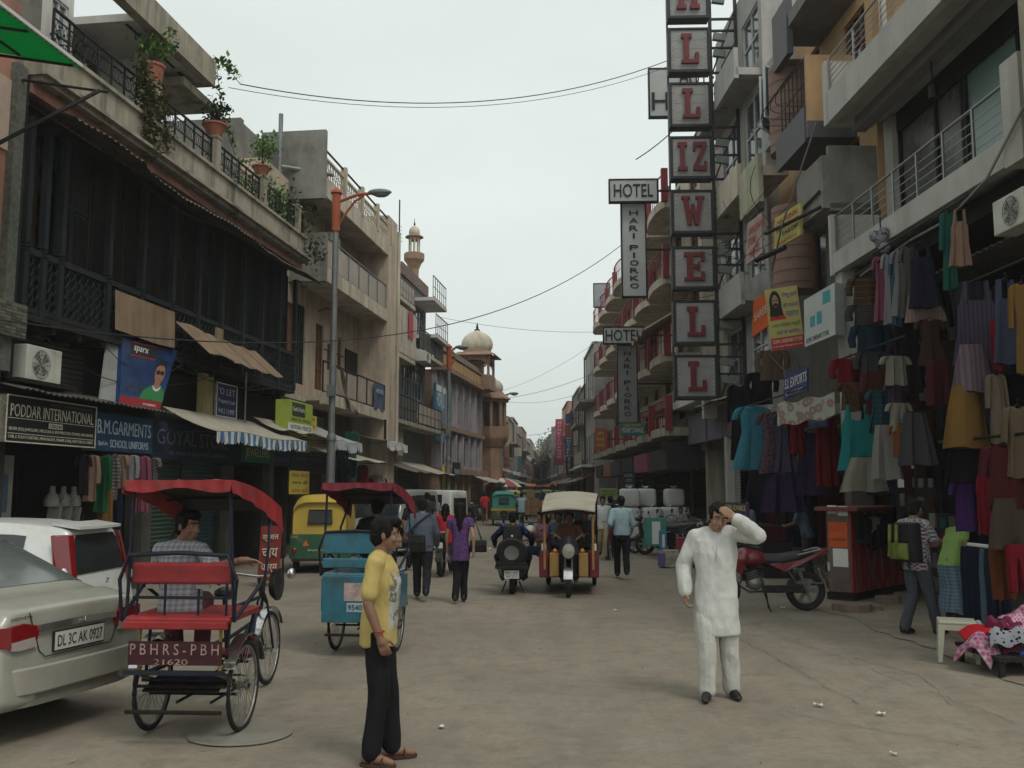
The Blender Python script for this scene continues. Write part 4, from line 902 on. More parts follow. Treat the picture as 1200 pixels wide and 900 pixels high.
mb.box(20.98,T1,ow-.2,.12,0.0,12.3);mb.box(T1-.2,T1,-8.8,ow-.2,0,12.3);mb.box(T0,T1,-8.8,ow-.2,11.2,11.4)
mb.build('wall',BEIGE,b2)
mb=MB(LF)
for px,z0,z1,t0 in ((0,10.72,11.25,13.6),(0,8.15,8.6,13.9),(0,4.4,4.75,13.9)):
    mb.box(t0,20.98,ow-.0 if z0 >4.5 else ow,.0,z0+.1,z1-.12);mb.box(t0,20.97,-.02,.12,z0,z1)
mb.box(12.2,13.9,ow,-.45,4.45,4.6)
mb.build('balcony_slab',CREAM,b2)
mb=MB(LF);mb.box(13.45,13.62,-1.9,.14,10.6,12.75);mb.box(13.7,13.9,-1.0,.13,8.1,9.6);mb.box(T0-.1,T0+.12,-9,-1.9,8.4,12.6);mb.box(T0+.12,13.45,-2.1,-1.9,11.4,12.5);mb.build('end_wall',CONC2,b2)
# doors and windows of the beige wall
for (a,b,c,d),kind in zip(hl,'wwgdgddddw'):
    if kind == 'd':window(LF,a,b,c,d,ow-.05,b2,BROWNW,BROWNW,2,3,name='door')
    elif kind == 'g':window(LF,a,b,c,d,ow-.05,b2,WOODG,mat('slat_glass',(.09,.11,.1),.3,var=.3),4,1)
    else:window(LF,a,b,c,d,ow-.05,b2,BROWNW,GLASS,2,1)
MB(LF).box(19.2,20.2,-.98,-.93,8.6,10.0).build('brown_screen',BROWNW,b2);MB(LF).box(19.3,20.7,-.98,-.94,5.3,6.9).build('opening_shade_sheet',DARK,b2)  # dark sheet before the solid wall imitates an opening's shade
# balcony rails: metal rail with sheet infill
FROST=mat('frosted_sheet',(.32,.27,.22),.5,var=.15,scale=2,bump=.05,stain=((.2,.15,.11),.5,(2,2,.5)))
for z0,z1 in ((8.6,9.55),(4.75,5.7)):
    ro=railing(LF,13.95,20.95,.05,z0,z1,b2,IRON if z0 <6 else GALV,6,rails=(1,.05),r=.03,br=.022)
    for i in range(6):
        if z0 <6 and i in (0,):continue
        MB(LF).box(13.99+7*i/6,13.91+7*(i+1)/6,.03,.045,z0+.08,z1-.08).build('infill_sheet',FROST,ro)
# roof terrace with cast lattice
gl=MB(rotfr(LF)); 
for k in range(2):
    for i in range(7):
        cx=-.75+.25*i;gl.tube([(cx+.11*math.cos(q*.785),0,.22+.3*k+.13*math.sin(q*.785))for q in range(8)],.02,4,True)
gl.box(-.88,.88,-.04,.04,0,.07).box(-.88,.88,-.04,.04,.66,.73)
tp=[14.6+1.95*i for i in range(4)]
pieces(LF,'lattice_panel',b2,CREAM,gl,[(t,.05,11.25)for t in tp]);pl=MB(rotfr(LF));pl.box(-.09,.09,-.08,.1,0,1.02)
pieces(LF,'terrace_pillar',b2,CREAM,pl,[(t+.97,.05,11.25)for t in tp])
for t in tp:MB(LF).tube([(t-.86,.05,12.2),(t+.86,.05,12.2)],.035,6).build('top_rail',IRON,b2)
MB(LF).cyl((13.2,-1.2,8.9),(13.2,-1.2,13.2),.07,n=8).build('vent_pipe',GALV,b2);MB(LF).cyl((13.22,-1.15,11.55),(14.0,.22,11.5),.07,n=8).build('vent_pipe',GALV,b2)
MB(LF).cyl((T1+.12,.15,3),(T1+.12,.15,12),.08,n=8).build('drain_pipe',CREAM,b2);MB(LF).cyl((20.6,.2,3.6),(20.6,.2,4.4),.05,n=8).build('drain_pipe',IRON,b2)
acunit(LF,16.2,17.2,-.55,9.75,10.35,'white window air conditioner under the top balcony of the beige building',.5)
for k,(tt,zz)in enumerate([(13.0,8.3),(13.5,8.0),(14.3,10.6),(16.4,7.7)]):
    lt=thing('wall_lamp',('black gooseneck lamp on the beige wall nearest the timber building','black gooseneck lamp second along the beige wall','black gooseneck lamp under the roof slab of the beige building','black gooseneck lamp between the beige windows and far door')[k],'lamp',LF((tt,ow,zz)),0,'lamps on the beige wall')
    MB(LF).tube([(tt,ow,zz),(tt+.05,ow+.25,zz+.12),(tt+.1,ow+.5,zz+.05)],.018,6).build('arm',IRON,lt);MB().lathe([(.03,.1),(.09,0),(.1,-.08),(.08,-.09)],LF((tt+.1,ow+.5,zz+.0)),10).build('lamp_shade',IRON,lt,True)
t=thing('banner','blue cloth banner tied to the lowest balcony rail of the beige building','banner',LF((19.9,.1,4.8)));MB(LF).slab(lambda u,v:(19.3+1.3*u,.12+.03*math.sin(u*9),5.65-.95*v),12,4,(LF.n.x*.006,LF.n.y*.006,0)).build('cloth',mat('banner_blue',(.06,.075,.13),.9,var=.25,scale=4),t);words(LF,t,'HOTEL',19.45,20.4,.17,5.3,5.45,PALEB)
t=thing('torn_flag','torn brown and grey cloth hanging on a slanting stick at the beige balcony','cloth',LF((15.6,.1,4.9)));MB(LF).slab(lambda u,v:(15.1+1.9*u+.2*v,.2+.08*math.sin(u*8+v*4),5.6-1.3*u-.55*v*math.sin(u*3.1)),14,6,(LF.n.x*.006,LF.n.y*.006,0)).build('cloth',mat('rag',(.2,.16,.14),.95,var=.4,scale=5),t,True)
mb=MB(LF);mb.tube([(13.3,.3,5.95),(15.2,.3,5.98)],.02,5);t=thing('iron_bar','short iron bar jutting across in front of the beige balcony','bar',LF((14,.3,5.9)));mb.build('bar',IRON,t)
# shop level of the beige building: yellow posters, awnings, wares
PY=mat('poster_yellow',(.5,.42,.07),.75,var=.15,scale=3,bump=.05)
def poster(px0,px1,py0,py1,o,label,lines,m_=PY,inks=(REDINK,),rot=0):
    a=LF.t((px0+px1)/2-1,o);ta,tb=LF.t(px0,o),LF.t(px1,o);z1,z0=LF.z((px0+px1)/2,py0,o),LF.z((px0+px1)/2,py1,o)
    t=board(LF,ta,tb,o,z0,z1,.02,label,m_,'poster','poster');n=len(lines)
    for i,s_ in enumerate(lines):
        h=(z1-z0)/n;words(LF,t,s_,ta+.1*(tb-ta),tb-.1*(tb-ta),o,z1-h*(i+.8),z1-h*(i+.25),inks[i % len(inks)])
    return t
poster(350,371,486,512,.3,'upper yellow poster with red print beside the lamp post',['यहाँ पर सभी','प्रकार के','सामान'],PY,(REDINK,REDINK,BLUEINK));poster(347,364,514,530,.1,'middle yellow poster with dark print beside the lamp post',['दुकान','किराये पर'],PY,(GRNINK,INK))
poster(343,384,529,555,.05,'black film-style poster between two yellow posters',['SHOES & BAGS','NEW STOCK',' ',' '],mat('poster_black',(.02,.018,.018),.7,var=.5,scale=4),(FADED,));poster(341,364,552,579,.25,'lowest yellow poster with red print behind the auto-rickshaw',['सेल सेल','आज ही','फोन करें'],PY,(REDINK,INK,REDINK))
awning(LF,12.0,14.6,-.3,1.1,3.75,3.2,'grey plastic sheet awning beside the lamp post',mat('plastic_sheet',(.3,.3,.29),.5,var=.2,bump=.3),[mat('plastic_edge',(.42,.43,.42),.5,var=.2,bump=.3)],.28)
awning(LF,15.6,19.2,-1.2,.7,3.3,2.75,'cream canvas awning above the red hanging wares',GUNNY);awning(LF,19.4,22.5,-.9,.6,3.9,3.55,'flat white awning at the far end of the beige building',mat('awn_white',(.4,.4,.38),.9,var=.15),[st_w],.3)
mb=MB(LF); 
# ------------------------------------------------------------------ LEFT: narrow buildings, minaret, domed building
def balcony(fr,t0,t1,o0,o1,z,parent,sm,rm,h=.95,th=.16,infill=None,n=6):
    MB(fr).box(t0,t1,o0,o1,z-th,z).build('balcony_slab',sm,parent)
    ro=railing(fr,t0+.03,t1-.03,o1-.05,z,z+h,parent,rm,n,rails=(1,.5,.06),r=.028,br=.016)
    if infill:
        for i in range(n):MB(fr).box(t0+.06+(t1-t0-.1)*i/n,t0+.02+(t1-t0-.1)*(i+1)/n,o1-.06,o1-.045,z+.1,z+h-.06).build('infill_sheet',infill,ro)
    return ro
b3=thing('building','narrow pale building with a pink cloth on its balcony next to the beige building','building',LF((24,-3,0)))
mb=MB(LF);walls(mb,22.5,25.9,3.3,10.2,-1.0,-.8,[(23.0,23.9,7.6,9.3),(24.3,25.3,7.6,9.3),(23.2,24.1,4.6,6.4),(24.5,25.4,4.6,6.4)])
mb.box(22.5,25.9,-6,-5.8,0,10.2).box(25.7,25.9,-5.8,-1,0,10.2).box(22.5,22.7,-5.8,-1,0,10.2).box(22.5,25.9,-5.8,-1.0,10.0,10.2).box(22.5,25.9,-2.2,-2,0,3.2);mb.box(22.5,25.9,-2.2,-.8,3.05,3.3)
mb.build('wall',CREAM,b3)
for a in (23.0,24.3):window(LF,a,a+.95,7.6,9.3,-.85,b3,BROWNW,GLASS)
for a in (23.2,24.5):window(LF,a,a+.9,4.6,6.4,-.85,b3,WOODG,GLASS)
MB(LF).box(22.6,25.7,-.8,.1,7.1,7.35).box(22.6,25.7,.02,.12,7.3,9.2).build('balcony_wall',CREAM,b3);balcony(LF,22.6,25.6,-.8,.1,9.6,b3,CREAM,GALV,.8,infill=FROST)
balcony(LF,22.6,25.8,-.8,.2,4.6,b3,CONC,IRON,1.0,infill=mat('dark_sheet',(.07,.065,.06),.8,var=.3))
t=thing('cloth','pink cloth drying over the balcony of the narrow pale building','cloth',LF((24,.15,8)));MB(LF).slab(lambda u,v:(24.2+.8*u,.16+.05*math.sin(u*9)*v,9.2-1.1*v),10,5,(LF.n.x*.01,LF.n.y*.01,0)).build('sheet',mat('pink_cloth',(.4,.07,.1),.95,var=.2),t,True)
b4=thing('building','tall grey and raw brick building with blue-grey window bays below the minaret','building',LF((29,-3,0)))
mb=MB(LF);walls(mb,26,31.2,3.2,11.2,-.9,-.7,[(26.6,28.2,8.3,10.7),(28.6,30.6,8.3,10.7),(26.6,28.2,5.2,7.6),(28.6,30.6,5.2,7.6)])
mb.box(26,31.2,-7,-6.8,0,11.2).box(31.0,31.2,-6.8,-.9,0,11.2).box(26,31.2,-6.8,-.9,11,11.2).box(26,31.2,-2.2,-2,0,3.0).box(26,31.2,-2.2,-.7,3.0,3.2)
mb.build('wall',mat('slate_plaster',(.13,.135,.14),.95,var=.3,scale=2,bump=.4),b4)
MB(LF).box(25.92,26.0,-6.8,-.7,0,11.25).build('brick_side',BRICK,b4);MB(LF).box(25.85,25.92,-4.0,-1.0,7.2,9.6).build('plaster_patch',mat('slate_plaster',(1,1,1)),b4)
MB(LF).box(26,31.3,-3.0,-.6,11.2,11.75).build('brick_parapet',mat('chequer_brick',(.17,.12,.1),.95,var=.6,scale=9,bump=.6,bscale=20),b4)
for a,b in ((26.6,28.2),(28.6,30.6)):
    for z0,z1 in ((8.3,10.7),(5.2,7.6)):window(LF,a,b,z0,z1,-.74,b4,mat('pale_frame',(.3,.31,.31),.8),GLASS,3,3)
balcony(LF,28.2,31.2,-.7,.35,10.6,b4,WHITEP,GALV,1.0);balcony(LF,26.2,31.2,-.7,.2,7.9,b4,CREAM,IRON,.95,infill=mat('dark_sheet',(1,1,1)))
balcony(LF,28.4,31.2,-.7,.45,8.0+.9,b4,WHITEP,GALV,.95);balcony(LF,26.2,31.2,-.7,.2,4.6,b4,CONC,IRON,.95,infill=FROST)
acunit(LF,26.1,27.2,.45,7.35,7.8,'small slatted air conditioner on the grey and raw brick building',.5)
MB(LF).tube([(25.0,-.5,9),(25.0,-.5,14.2)],.03,6).build('antenna_mast',IRON,b3)
for i in range(5):MB(LF).tube([(24.6+.05*i,-.5,12.4+.3*i*.5),(25.6-.05*i,-.5,12.5+.3*i*.5)],.012,4).build('antenna_rod',IRON,b3)
# shops below
for a,b,lab,lab2 in ((22.7,25.8,'dark shop awning of brown canvas below the narrow pale building',0),(26.2,30.8,'long pale canvas awning below the grey and brick building',0)):awning(LF,a,b,-.9,.9,3.1,2.5,lab,GUNNY if a >26 else mat('brown_canvas',(.12,.1,.08),.95))
board(LF,22.6,24.6,-.1,3.2,4.3,.06,'tall faded poster board above the brown canvas awning',mat('poster_pale',(.27,.26,.2),.8,var=.35,scale=2)); 
t=board(LF,31.3,33.8,-.2,4.2,7.0,.1,'tall blue and white hanging board beside the second lamp post',mat('sign_sky',(.06,.19,.31),.7,var=.25));words(LF,t,'HOTEL',31.6,33.4,-.2,5.9,6.6,PAPER);words(LF,t,'MONEY\nCHANGER',31.6,33.4,-.2,4.5,5.5,PAPER);MB(LF).box(31.4,33.7,-.195,-.19,6.65,6.95).build('white_band',PAPER,t)
for k,(a,c,lab)in enumerate(((31.0,(.32,.28,.25),'pale sheet drying under the grey and brick building'),(31.6,(.06,.22,.15),'green cloth hanging beside the pale drying sheet'))):
    t=thing('cloth',lab,'cloth',LF((a,.3,5)));MB(LF).slab(lambda u,v:(a+.5*u,.4+.04*math.sin(u*9),6.6-2.2*v),8,5,(LF.n.x*.01,LF.n.y*.01,0)).build('sheet',mat('cloth_hang%d' % k,c,.95,var=.3,scale=7),t,True)
# minaret far behind
def dome(mb,c,r,h=1.05,n=24,ribs=.03):
    vs=[];prof=[(.93,0),(1.04,.15),(1.08,.35),(1.02,.58),(.84,.8),(.55,.97),(.26,1.08),(.08,1.17)]
    for a,z in prof:
        for k in range(n):q=1+ribs*math.cos(k*math.pi);vs.append((c[0]+r*a*q*math.cos(6.2832*k/n),c[1]+r*a*q*math.sin(6.2832*k/n),c[2]+r*h*z))
    N=len(prof);mb.add(vs,[(i*n+k,i*n+(k+1)% n,(i+1)*n+(k+1)% n,(i+1)*n+k)for i in range(N-1)for k in range(n)]+[tuple(range(n-1,-1,-1)),tuple(range((N-1)*n,N*n))])
DOME=mat('dome_plaster',(.5,.45,.36),.9,var=.2,scale=1.5,bump=.2,stain=((.2,.17,.12),.6,(1.2,1.2,.3)))
Ym=62;c=atY(485,330,Ym);K=Ym/FPX;zz=lambda y:atY(485,y,Ym).z
mt=thing('minaret','slender sandstone minaret with an open lantern and white dome above the rooftops','minaret',(c.x,Ym,0))
m=MB();m.lathe([(6*K*1.05,0),(6.2*K,zz(326)),(5.6*K,zz(324)),(6*K,zz(316)),(9*K,zz(309)),(12.3*K,zz(305)),(12.3*K,zz(303))],(c.x,Ym,0),12);m.build('shaft',STONE,mt)
m=MB();m.lathe([(12.2*K,zz(303)),(12.4*K,zz(303)),(12.4*K,zz(297.5)),(11.6*K,zz(297.5)),(11.6*K,zz(302.9))],(c.x,Ym,0),8);m.build('gallery_parapet',STONE,mt)
col=MB();col.cyl((0,0,0),(0,0,zz(279)-zz(303)),1.0*K,1.0*K,6);col.obox((0,0,.06),(3*K,3*K,.12));cm=col.mesh('column');cm.materials.append(DOME)
for i in range(8):a=i*math.pi/4+.2;inst(cm,'column',(c.x+6.0*K*math.cos(a),Ym+6.0*K*math.sin(a),zz(303)),mt)
m=MB();m.lathe([(6.8*K,zz(282)),(7.2*K,zz(279)),(11*K,zz(278.5)),(11*K,zz(277.8)),(7*K,zz(275.5)),(6.6*K,zz(275))],(c.x,Ym,0),16);m.build('eave',STONE,mt)
m=MB();dome(m,(c.x,Ym,zz(275.2)),6.2*K,1.6,24,.015);m.build('dome',DOME,mt,True)
m=MB();m.lathe([(.9*K,zz(264)),(1.3*K,zz(262.5)),(.5*K,zz(261)),(.2*K,zz(256))],(c.x,Ym,0),8);m.build('finial',IRON,mt)
# domed sandstone building
MF=Front(-5,46.5,7,-1)
b5=thing('building','ornate sandstone building with a domed rooftop kiosk and rows of tall windows','building',MF((6,-4,0)))
mh=[]
for i in range(6):a=.5+i*1.75;mh+=[(a,a+.75,5.3,6.9)];mh+=[(a,a+.8,3.1,4.7)]
LAV=mat('lavender_wash',(.3,.28,.3),.92,var=.2,scale=1.2,bump=.2,stain=((.14,.12,.12),.6,(1,1,.25)))
mb=MB(MF);walls(mb,-.6,11.2,2.9,7.8,-.5,-.25,mh);mb.build('upper_wall',LAV,b5)
mb=MB(MF);mb.box(-.6,11.2,-9,-.5,7.6,7.8).box(-.6,-.4,-9,-.5,0,7.6).box(-.4,11.2,-2.5,-2.3,0,2.7)
for i in range(7):mb.box(-.6+i*1.9,-.2+i*1.9,-2.3,-.1,0,2.6)
mb.build('ground_pier',STONE,b5)
mb=MB(MF);mb.box(-.7,11.3,-.5,.25,7.75,7.95).box(-.6,11.3,-.4,.02,7.95,8.7).box(-.7,11.3,-.45,.1,8.7,8.82).box(-.7,11.2,-.5,.2,2.6,2.9).box(-.6,11.2,-.25,.0,4.85,5.1);mb.build('cornice',STONE,b5)
for i in range(12):MB(MF).box(-.4+i*.97,.4+i*.97,.02,.06,8.08,8.58).build('frieze_panel',mat('ochre_panel',(.38,.23,.11),.92,var=.2),b5)
for i in range(30):MB(MF).box(-.6+i*.4,-.36+i*.4,-.3,-.1,8.82,9.12).build('merlon',mat('merlon_grey',(.17,.16,.14),.95,var=.3),b5)
for h in mh:
    window(MF,*h,-.3,b5,STONE if h[2]>5 else WOODG,GLASS if h[2]>5 else WOODG,2,2)
for i in range(7):MB(MF).box(-.05+i*1.75-.2,-.05+i*1.75+.14,-.25,-.08,2.9,7.75).build('pilaster',LAV,b5)
for i in range(6):shutter(MF,-.15+i*1.9,1.25+i*1.9,-1.9,0,2.6,DARK if i % 2 else SHUT,b5)
# corner bay of the domed building
oc=1.0;cc=MF((12.9,.1,0));ang8=R(22.5)
def octo(mb,prof,n=8):mb.lathe([(a_*.62,b_)for a_,b_ in prof],cc,n)
m=MB();octo(m,[(1.15,0),(1.15,4.4),(1.3,4.5),(1.75,5.0),(1.8,5.15)]);m.build('corner_shaft',STONE,b5)
m=MB();octo(m,[(1.78,5.15),(1.8,5.75),(1.7,5.75),(1.68,5.16)]);m.build('balcony_parapet',STONE,b5)
colm=MB();colm.cyl((0,0,0),(0,0,2.3),.11,n=6);colm.obox((0,0,2.25),(.5,.3,.14));cm2=colm.mesh('column');cm2.materials.append(STONE)
for i in range(8):a=i*math.pi/4;inst(cm2,'column',cc+V((84e-2*math.cos(a),84e-2*math.sin(a),5.15)),b5)
m=MB();octo(m,[(.9,5.2),(.9,7.4)]);m.build('bay_core',mat('bay_dark',(.06,.04,.03),.95),b5)
m=MB();octo(m,[(1.4,7.35),(1.45,7.5),(1.95,7.5),(1.95,7.58),(1.3,7.9),(1.2,8.0)]);m.build('bay_eave',STONE,b5)
m=MB();dome(m,cc+V((0,0,8.0)),.68,1.2);m.build('bay_dome',DOME,b5,True)
m=MB(MF);m.box(11.2,12.4,-3.5,-.3,0,9.6).box(11.1,12.5,-3.6,-.2,9.6,9.8);m.build('corner_tower',STONE,b5)
pt=MB(MF);pt.prism([(.9+11.0,.9,1.2),(.9+11.0+1.3,.9,1.2),(.9+11.0+1.3,.9,3.4),(.9+11.65,.9,4.2),(.9+11.0,.9,3.4)],(0,.02,0))
# rooftop kiosk
kc0=atY(559,440,57);kc=V((kc0.x,57,0));KS=.6;kz0=8.75
Q=Matrix.Rotation(-R(7),3,'Z');kz=0;kw=1.45
class KM(MB):   # the kiosk's own scale and height
    def add(s,vs,fs):return MB.add(s,[kc+V((p[0],p[1],p[2]))*KS+V((0,0,kz0))for p in vs],fs)
m=KM();m.obox((0,0,-.75),(3.3,3.3,1.5),Q);m.build('kiosk_base',STONE,b5)
for sx in (-1,1):
    for sy in (-1,1):
        p=KM();p.obox(Q @ V((sx*kw,sy*kw,0))+V((0,0,kz+.95)),(.24,.24,1.9),Q);p.build('kiosk_pillar',STONE,b5)
for k in range(4):
    q=Q @ Matrix.Rotation(k*math.pi/2,3,'Z');a=KM();pts=[(-1.27,0)]+[(-1.27*math.cos(i*math.pi/12),.72*math.sin(i*math.pi/12))for i in range(1,12)]+[(1.27,0),(1.27,1.05),(-1.27,1.05)]
    a.prism([q @ V((x,kw-.1,kz+.85+z))for x,z in pts],q @ V((0,.2,0)));a.build('kiosk_arch',STONE,b5)
m=KM();m.obox((0,0,2.03),(3.3,3.3,.3),Q);m.build('kiosk_lintel',STONE,b5)
m=KM();vs=[Q @ V((x*2.2,y*2.2,1.95))for x,y in ((-1,-1),(1,-1),(1,1),(-1,1))]+[Q @ V((x*1.6,y*1.6,2.3))for x,y in ((-1,-1),(1,-1),(1,1),(-1,1))]
m.add(vs+[p+V((0,0,.08))for p in vs],[(0,1,5,4),(1,2,6,5),(2,3,7,6),(3,0,4,7),(8,9,13,12),(9,10,14,13),(10,11,15,14),(11,8,12,15),(0,1,9,8),(1,2,10,9),(2,3,11,10),(3,0,8,11)]);m.build('kiosk_eave',STONE,b5)
m=KM();m.lathe([(1.5,2.25),(1.5,2.5),(1.4,2.7)],(0,0,0),24);m.build('dome_drum',STONE,b5)
m=KM();dome(m,(0,0,2.65),1.5,1.25,32,.022);m.build('dome',DOME,b5,True);m=KM();m.lathe([(.25,4.75),(.32,4.85),(.1,5.0),(.14,5.1),(.03,5.6)],(0,0,0),8);m.build('finial',IRON,b5)
awning(MF,7.0,11.0,-.2,1.4,2.7,2.2,'pale canvas awning at the foot of the domed building',GUNNY);t=board(MF,1.0,2.6,.3,2.2,3.2,.08,'small dark shop board on the domed building',SIGNBK);words(MF,t,'TRAVELS',1.15,2.45,.3,2.6,2.85,PALEB)
t=thing('yellow_panel','bright yellow upright panel at the street side below the domed building','panel',MF((-1.2,.6,0)));MB(MF).box(-2.4,-1.6,.5,.6,.3,2.9).build('panel',YELP,t)
# ------------------------------------------------------------------ far rows, each house its own
WALLC=[mat('far_wall_%d' % i,c,.93,var=.22,scale=.8,bump=.2,stain=[((.12,.1,.09),.6,(.6,.6,.2))])for i,c in enumerate([(.3,.25,.2),(.36,.3,.24),(.22,.14,.11),(.3,.28,.27),(.34,.2,.15),(.2,.18,.17),(.4,.36,.3)])]
AW=[mat('far_awning_%d' % i,c,.9,var=.2)for i,c in enumerate([(.35,.3,.22),(.1,.2,.25),(.3,.07,.06),(.25,.24,.22),(.1,.2,.12)])]
SGN=[mat('far_sign_%d' % i,c,.75,var=.3,scale=2)for i,c in enumerate([(.2,.04,.07),(.04,.06,.15),(.2,.08,.05),(.24,.21,.08),(.22,.22,.23),(.04,.11,.11)])]
def house(fr,t0,t1,ztop,seed,label,dep=7,wm=None,floors=None,grp=None):
    r=random.Random(seed);b=thing('building',label,'building',fr(((t0+t1)/2,-3,0)),0,grp);wm=wm or WALLC[seed % len(WALLC)]
    W=t1-t0;n=floors or max(2,int(ztop/3));fh=(ztop-3)/(n-1)if n >1 else 3;cols=max(1,int(W/1.8));holes=[]
    for f in range(n-1):
        for c in range(cols):
            a=t0+W*(c+.22)/cols;holes.append((a,a+W/cols*.52,3.2+fh*f+.5,3.2+fh*f+min(fh-.45,2.3)))
    mb=MB(fr);walls(mb,t0,t1,2.9,ztop,-.25,0,holes);mb.box(t0,t1,-dep,-dep+.2,0,ztop).box(t0,t0+.2,-dep+.2,-.25,0,ztop-.01).box(t1-.2,t1,-dep+.2,-.25,0,ztop-.01).box(t0+.2,t1-.2,-dep+.2,-.25,ztop-.5,ztop-.35).box(t0+.2,t1-.2,-2.2,-2,0,2.9)
    mb.box(t0,t1,-.3,.12,ztop-.02-.15,ztop-.02)
    mb.build('wall',wm,b)
    for h in holes:window(fr,*h,-.06,b,r.choice([BROWNW,WOODG,SIGNW]),r.choice([GLASS,GLASS,WOODG]),2,1)
    for f in range(n-1):
        if r.random()<.6:balcony(fr,t0+.1,t1-.1,0,.7+.3*r.random(),3.2+fh*f+.2,b,r.choice([CONC,CREAM,WHITEP]),r.choice([IRON,RUST,GALV]),.9,n=5,infill=r.choice([None,FROST,None]))
    shutter(fr,t0+.25,t0+W*.45,-1.2,0,2.7,r.choice([SHUT,DARK,DARK]),b);MB(fr).box(t0,t0+.22,-2,.05,0,2.9).build('pier',wm,b)
    MB(fr).box(t0+.1,t1-.1,.02,.14,2.75,3.45).build('shop_board',r.choice(SGN+[SIGNBK,NAVY2]),b)
    for h in holes[::3]:
        if r.random()<.6:MB(fr).box(h[0]+.1,h[0]+.7,.0,.35,h[2]-.4,h[2]-.02).build('air_conditioner_box',SIGNW,b)
    MB(fr).cyl((t1-.3,.09,0),(t1-.3,.09,ztop),.05,n=6).build('drain_pipe',r.choice([CREAM,IRON,RUST]),b)
    k=MB(fr);k.box(t0+W*.3,t0+W*.7,-4,-2,ztop-.3,ztop+1.6);k.build('stair_head',wm,b)
    if r.random()<.6:m=MB();m.lathe([(.55,0),(.6,.1),(.6,1.0),(.3,1.25),(.2,1.3)],fr((t0+W*.2,-2.5,ztop-.35)),12);m.build('water_tank',mat('tank_black',(.02,.02,.022),.6),b,True)
    return b
cols_l=['brick red','pale cream','dull brown','grey','faded orange','dark grey','light plaster']
FL=Front(-4.1,66,1.2,-1);t=0;k=0;r=random.Random(4)
lens=[6,7,5,8,9,10,12,14,16,20,24,30,40];hts=[9.5,9,10,8.4,9,9.6,8.6,10,9,10,9,10,9]
ordw=['first','second','third','fourth','fifth','sixth','seventh','eighth','ninth','tenth','eleventh','twelfth','thirteenth']
for k,(L_,h_)in enumerate(zip(lens,hts)):
    house(FL,t,t+L_-.1,h_,k*3+2,'%s house beyond the domed building, %s walled, left of the street' %(ordw[k],cols_l[(k*3+2)% 7]),grp='houses far down the left side')
    if k <8:awning(FL,t+.5,t+L_-.6,.14,1.3,2.8,2.3,'%s awning beyond the domed building on the left side' % ordw[k],AW[k % 5],poles=False,group='awnings far down the left side')
    if k <9:
        a=t+L_*.5;q=thing('hanging_sign','%s sign jutting over the street beyond the domed building' % ordw[k],'sign',FL((a,.5,3.6)),0,'signs far down the left side');MB(FL).box(a-.06,a+.06,.2,.75,3.7,4.7+(k % 3)*.4).build('panel',SGN[k % 6],q);MB(FL).box(a-.02,a+.02,.1,.9,3.75,3.8).build('bracket',IRON,q)
    t+= L_
# trees closing the street
def tree(p,h,w,seed,label,n=4500):
    t=thing('tree',label,'tree',p,0,'trees at the far end of the street');r=random.Random(seed);p=V(p);tips=[]
    tr=MB();tr.tube([p,p+V((.1,0,h*.25)),p+V((0,.1,h*.5))],[h*.03,h*.022,h*.012],7)
    for i in range(9):
        a=r.random()*6.28;e=p+V((math.cos(a)*w*.38*r.random(),math.sin(a)*w*.38*r.random(),h*(.5+.45*r.random())));tr.tube([p+V((0,0,h*(.25+.2*r.random()))),p.lerp(e,.6)+V((0,0,h*.1)),e],[h*.012,h*.008,h*.003],5);tips.append(e)
    tr.build('trunk',BROWNW,t)
    l=MB()
    for e in tips:leaves(l,[e],n//9,w*.1,w*.06,seed+int(e.x*10))
    l.build('crown',LEAFD,t,fix=False)
for k,(px,yy,h_,w_)in enumerate([(634,310,11,11),(641,330,14,13),(648,320,17,14),(656,315,17,14),(626,340,10,11)]):
    c=atY(px,570,yy);tree((c.x,yy,0),h_,w_,k+3,['low tree left of the street end','middle tree closing the far end of the street','tall tree closing the far end of the street','tallest tree beside the far signs at the street end','small pale tree at the far left end of the street'][k])
# ------------------------------------------------------------------ street lamps and wires
ORNG=mat('lamp_orange',(.3,.07,.025),.6,var=.2,bump=.1)
def lamp(px,py_foot,py_top,X,Y,arm,label,orange=True):
    Z=lambda y:atY(px,y,Y).z;top=Z(py_top);t=thing('street_lamp',label,'street lamp',(X,Y,0),0,'street lamps on the left side')
    m=MB();m.cyl((X,Y,0),(X,Y,3.2),.13,.12,12);m.cyl((X,Y,3.2),(X,Y,top-.05),.095,.08,12);m.lathe([(.14,3.15),(.15,3.2),(.1,3.35)],(X,Y,0),12);m.build('pole',GALV,t,True)
    m=MB();m.cyl((X,Y,top-1.05),(X,Y,top),.12,n=12);m.lathe([(.12,0),(.17,.03),(.15,.09),(.05,.18),(.01,.2)],(X,Y,top),12);m.build('pole_head',ORNG,t,True)
    m=MB();m.tube([(X+.1,Y,top-.2),(X+arm*.6,Y,top-.02),(X+arm,Y,top+.02)],.045,8);m.tube([(X+.1,Y,top-.85),(X+.3,Y,top-.5),(X+arm*.55,Y,top-.2),(X+arm*.8,Y,top-.05)],.035,8);m.build('arm',ORNG,t,True)
    m=MB();m.ball((X+arm+.26,Y,top+.05),(.34,.13,.1),14,8);m.ball((X+arm+.3,Y,top+.02),(.25,.11,.12),12,6);m.build('lamp_head',mat('lamp_grey',(.16,.165,.17),.5,.3,var=.15),t,True)
    m=MB();m.obox((X+.0,Y-.16,4.5),(.22,.12,.3));m.build('junction_box',mat('box_grey',(.12,.13,.14),.6),t)
    return t
c=atX(383,575,-6.0);lamp(388,0,228,-5.75,25.0,.95,'tall grey lamp post with orange arm before the beige building')
def polesimple(px,pt,Y,label,arm=1.3):
    c=atY(px,572,Y);return lamp(px,0,pt,c.x,Y,arm,label)
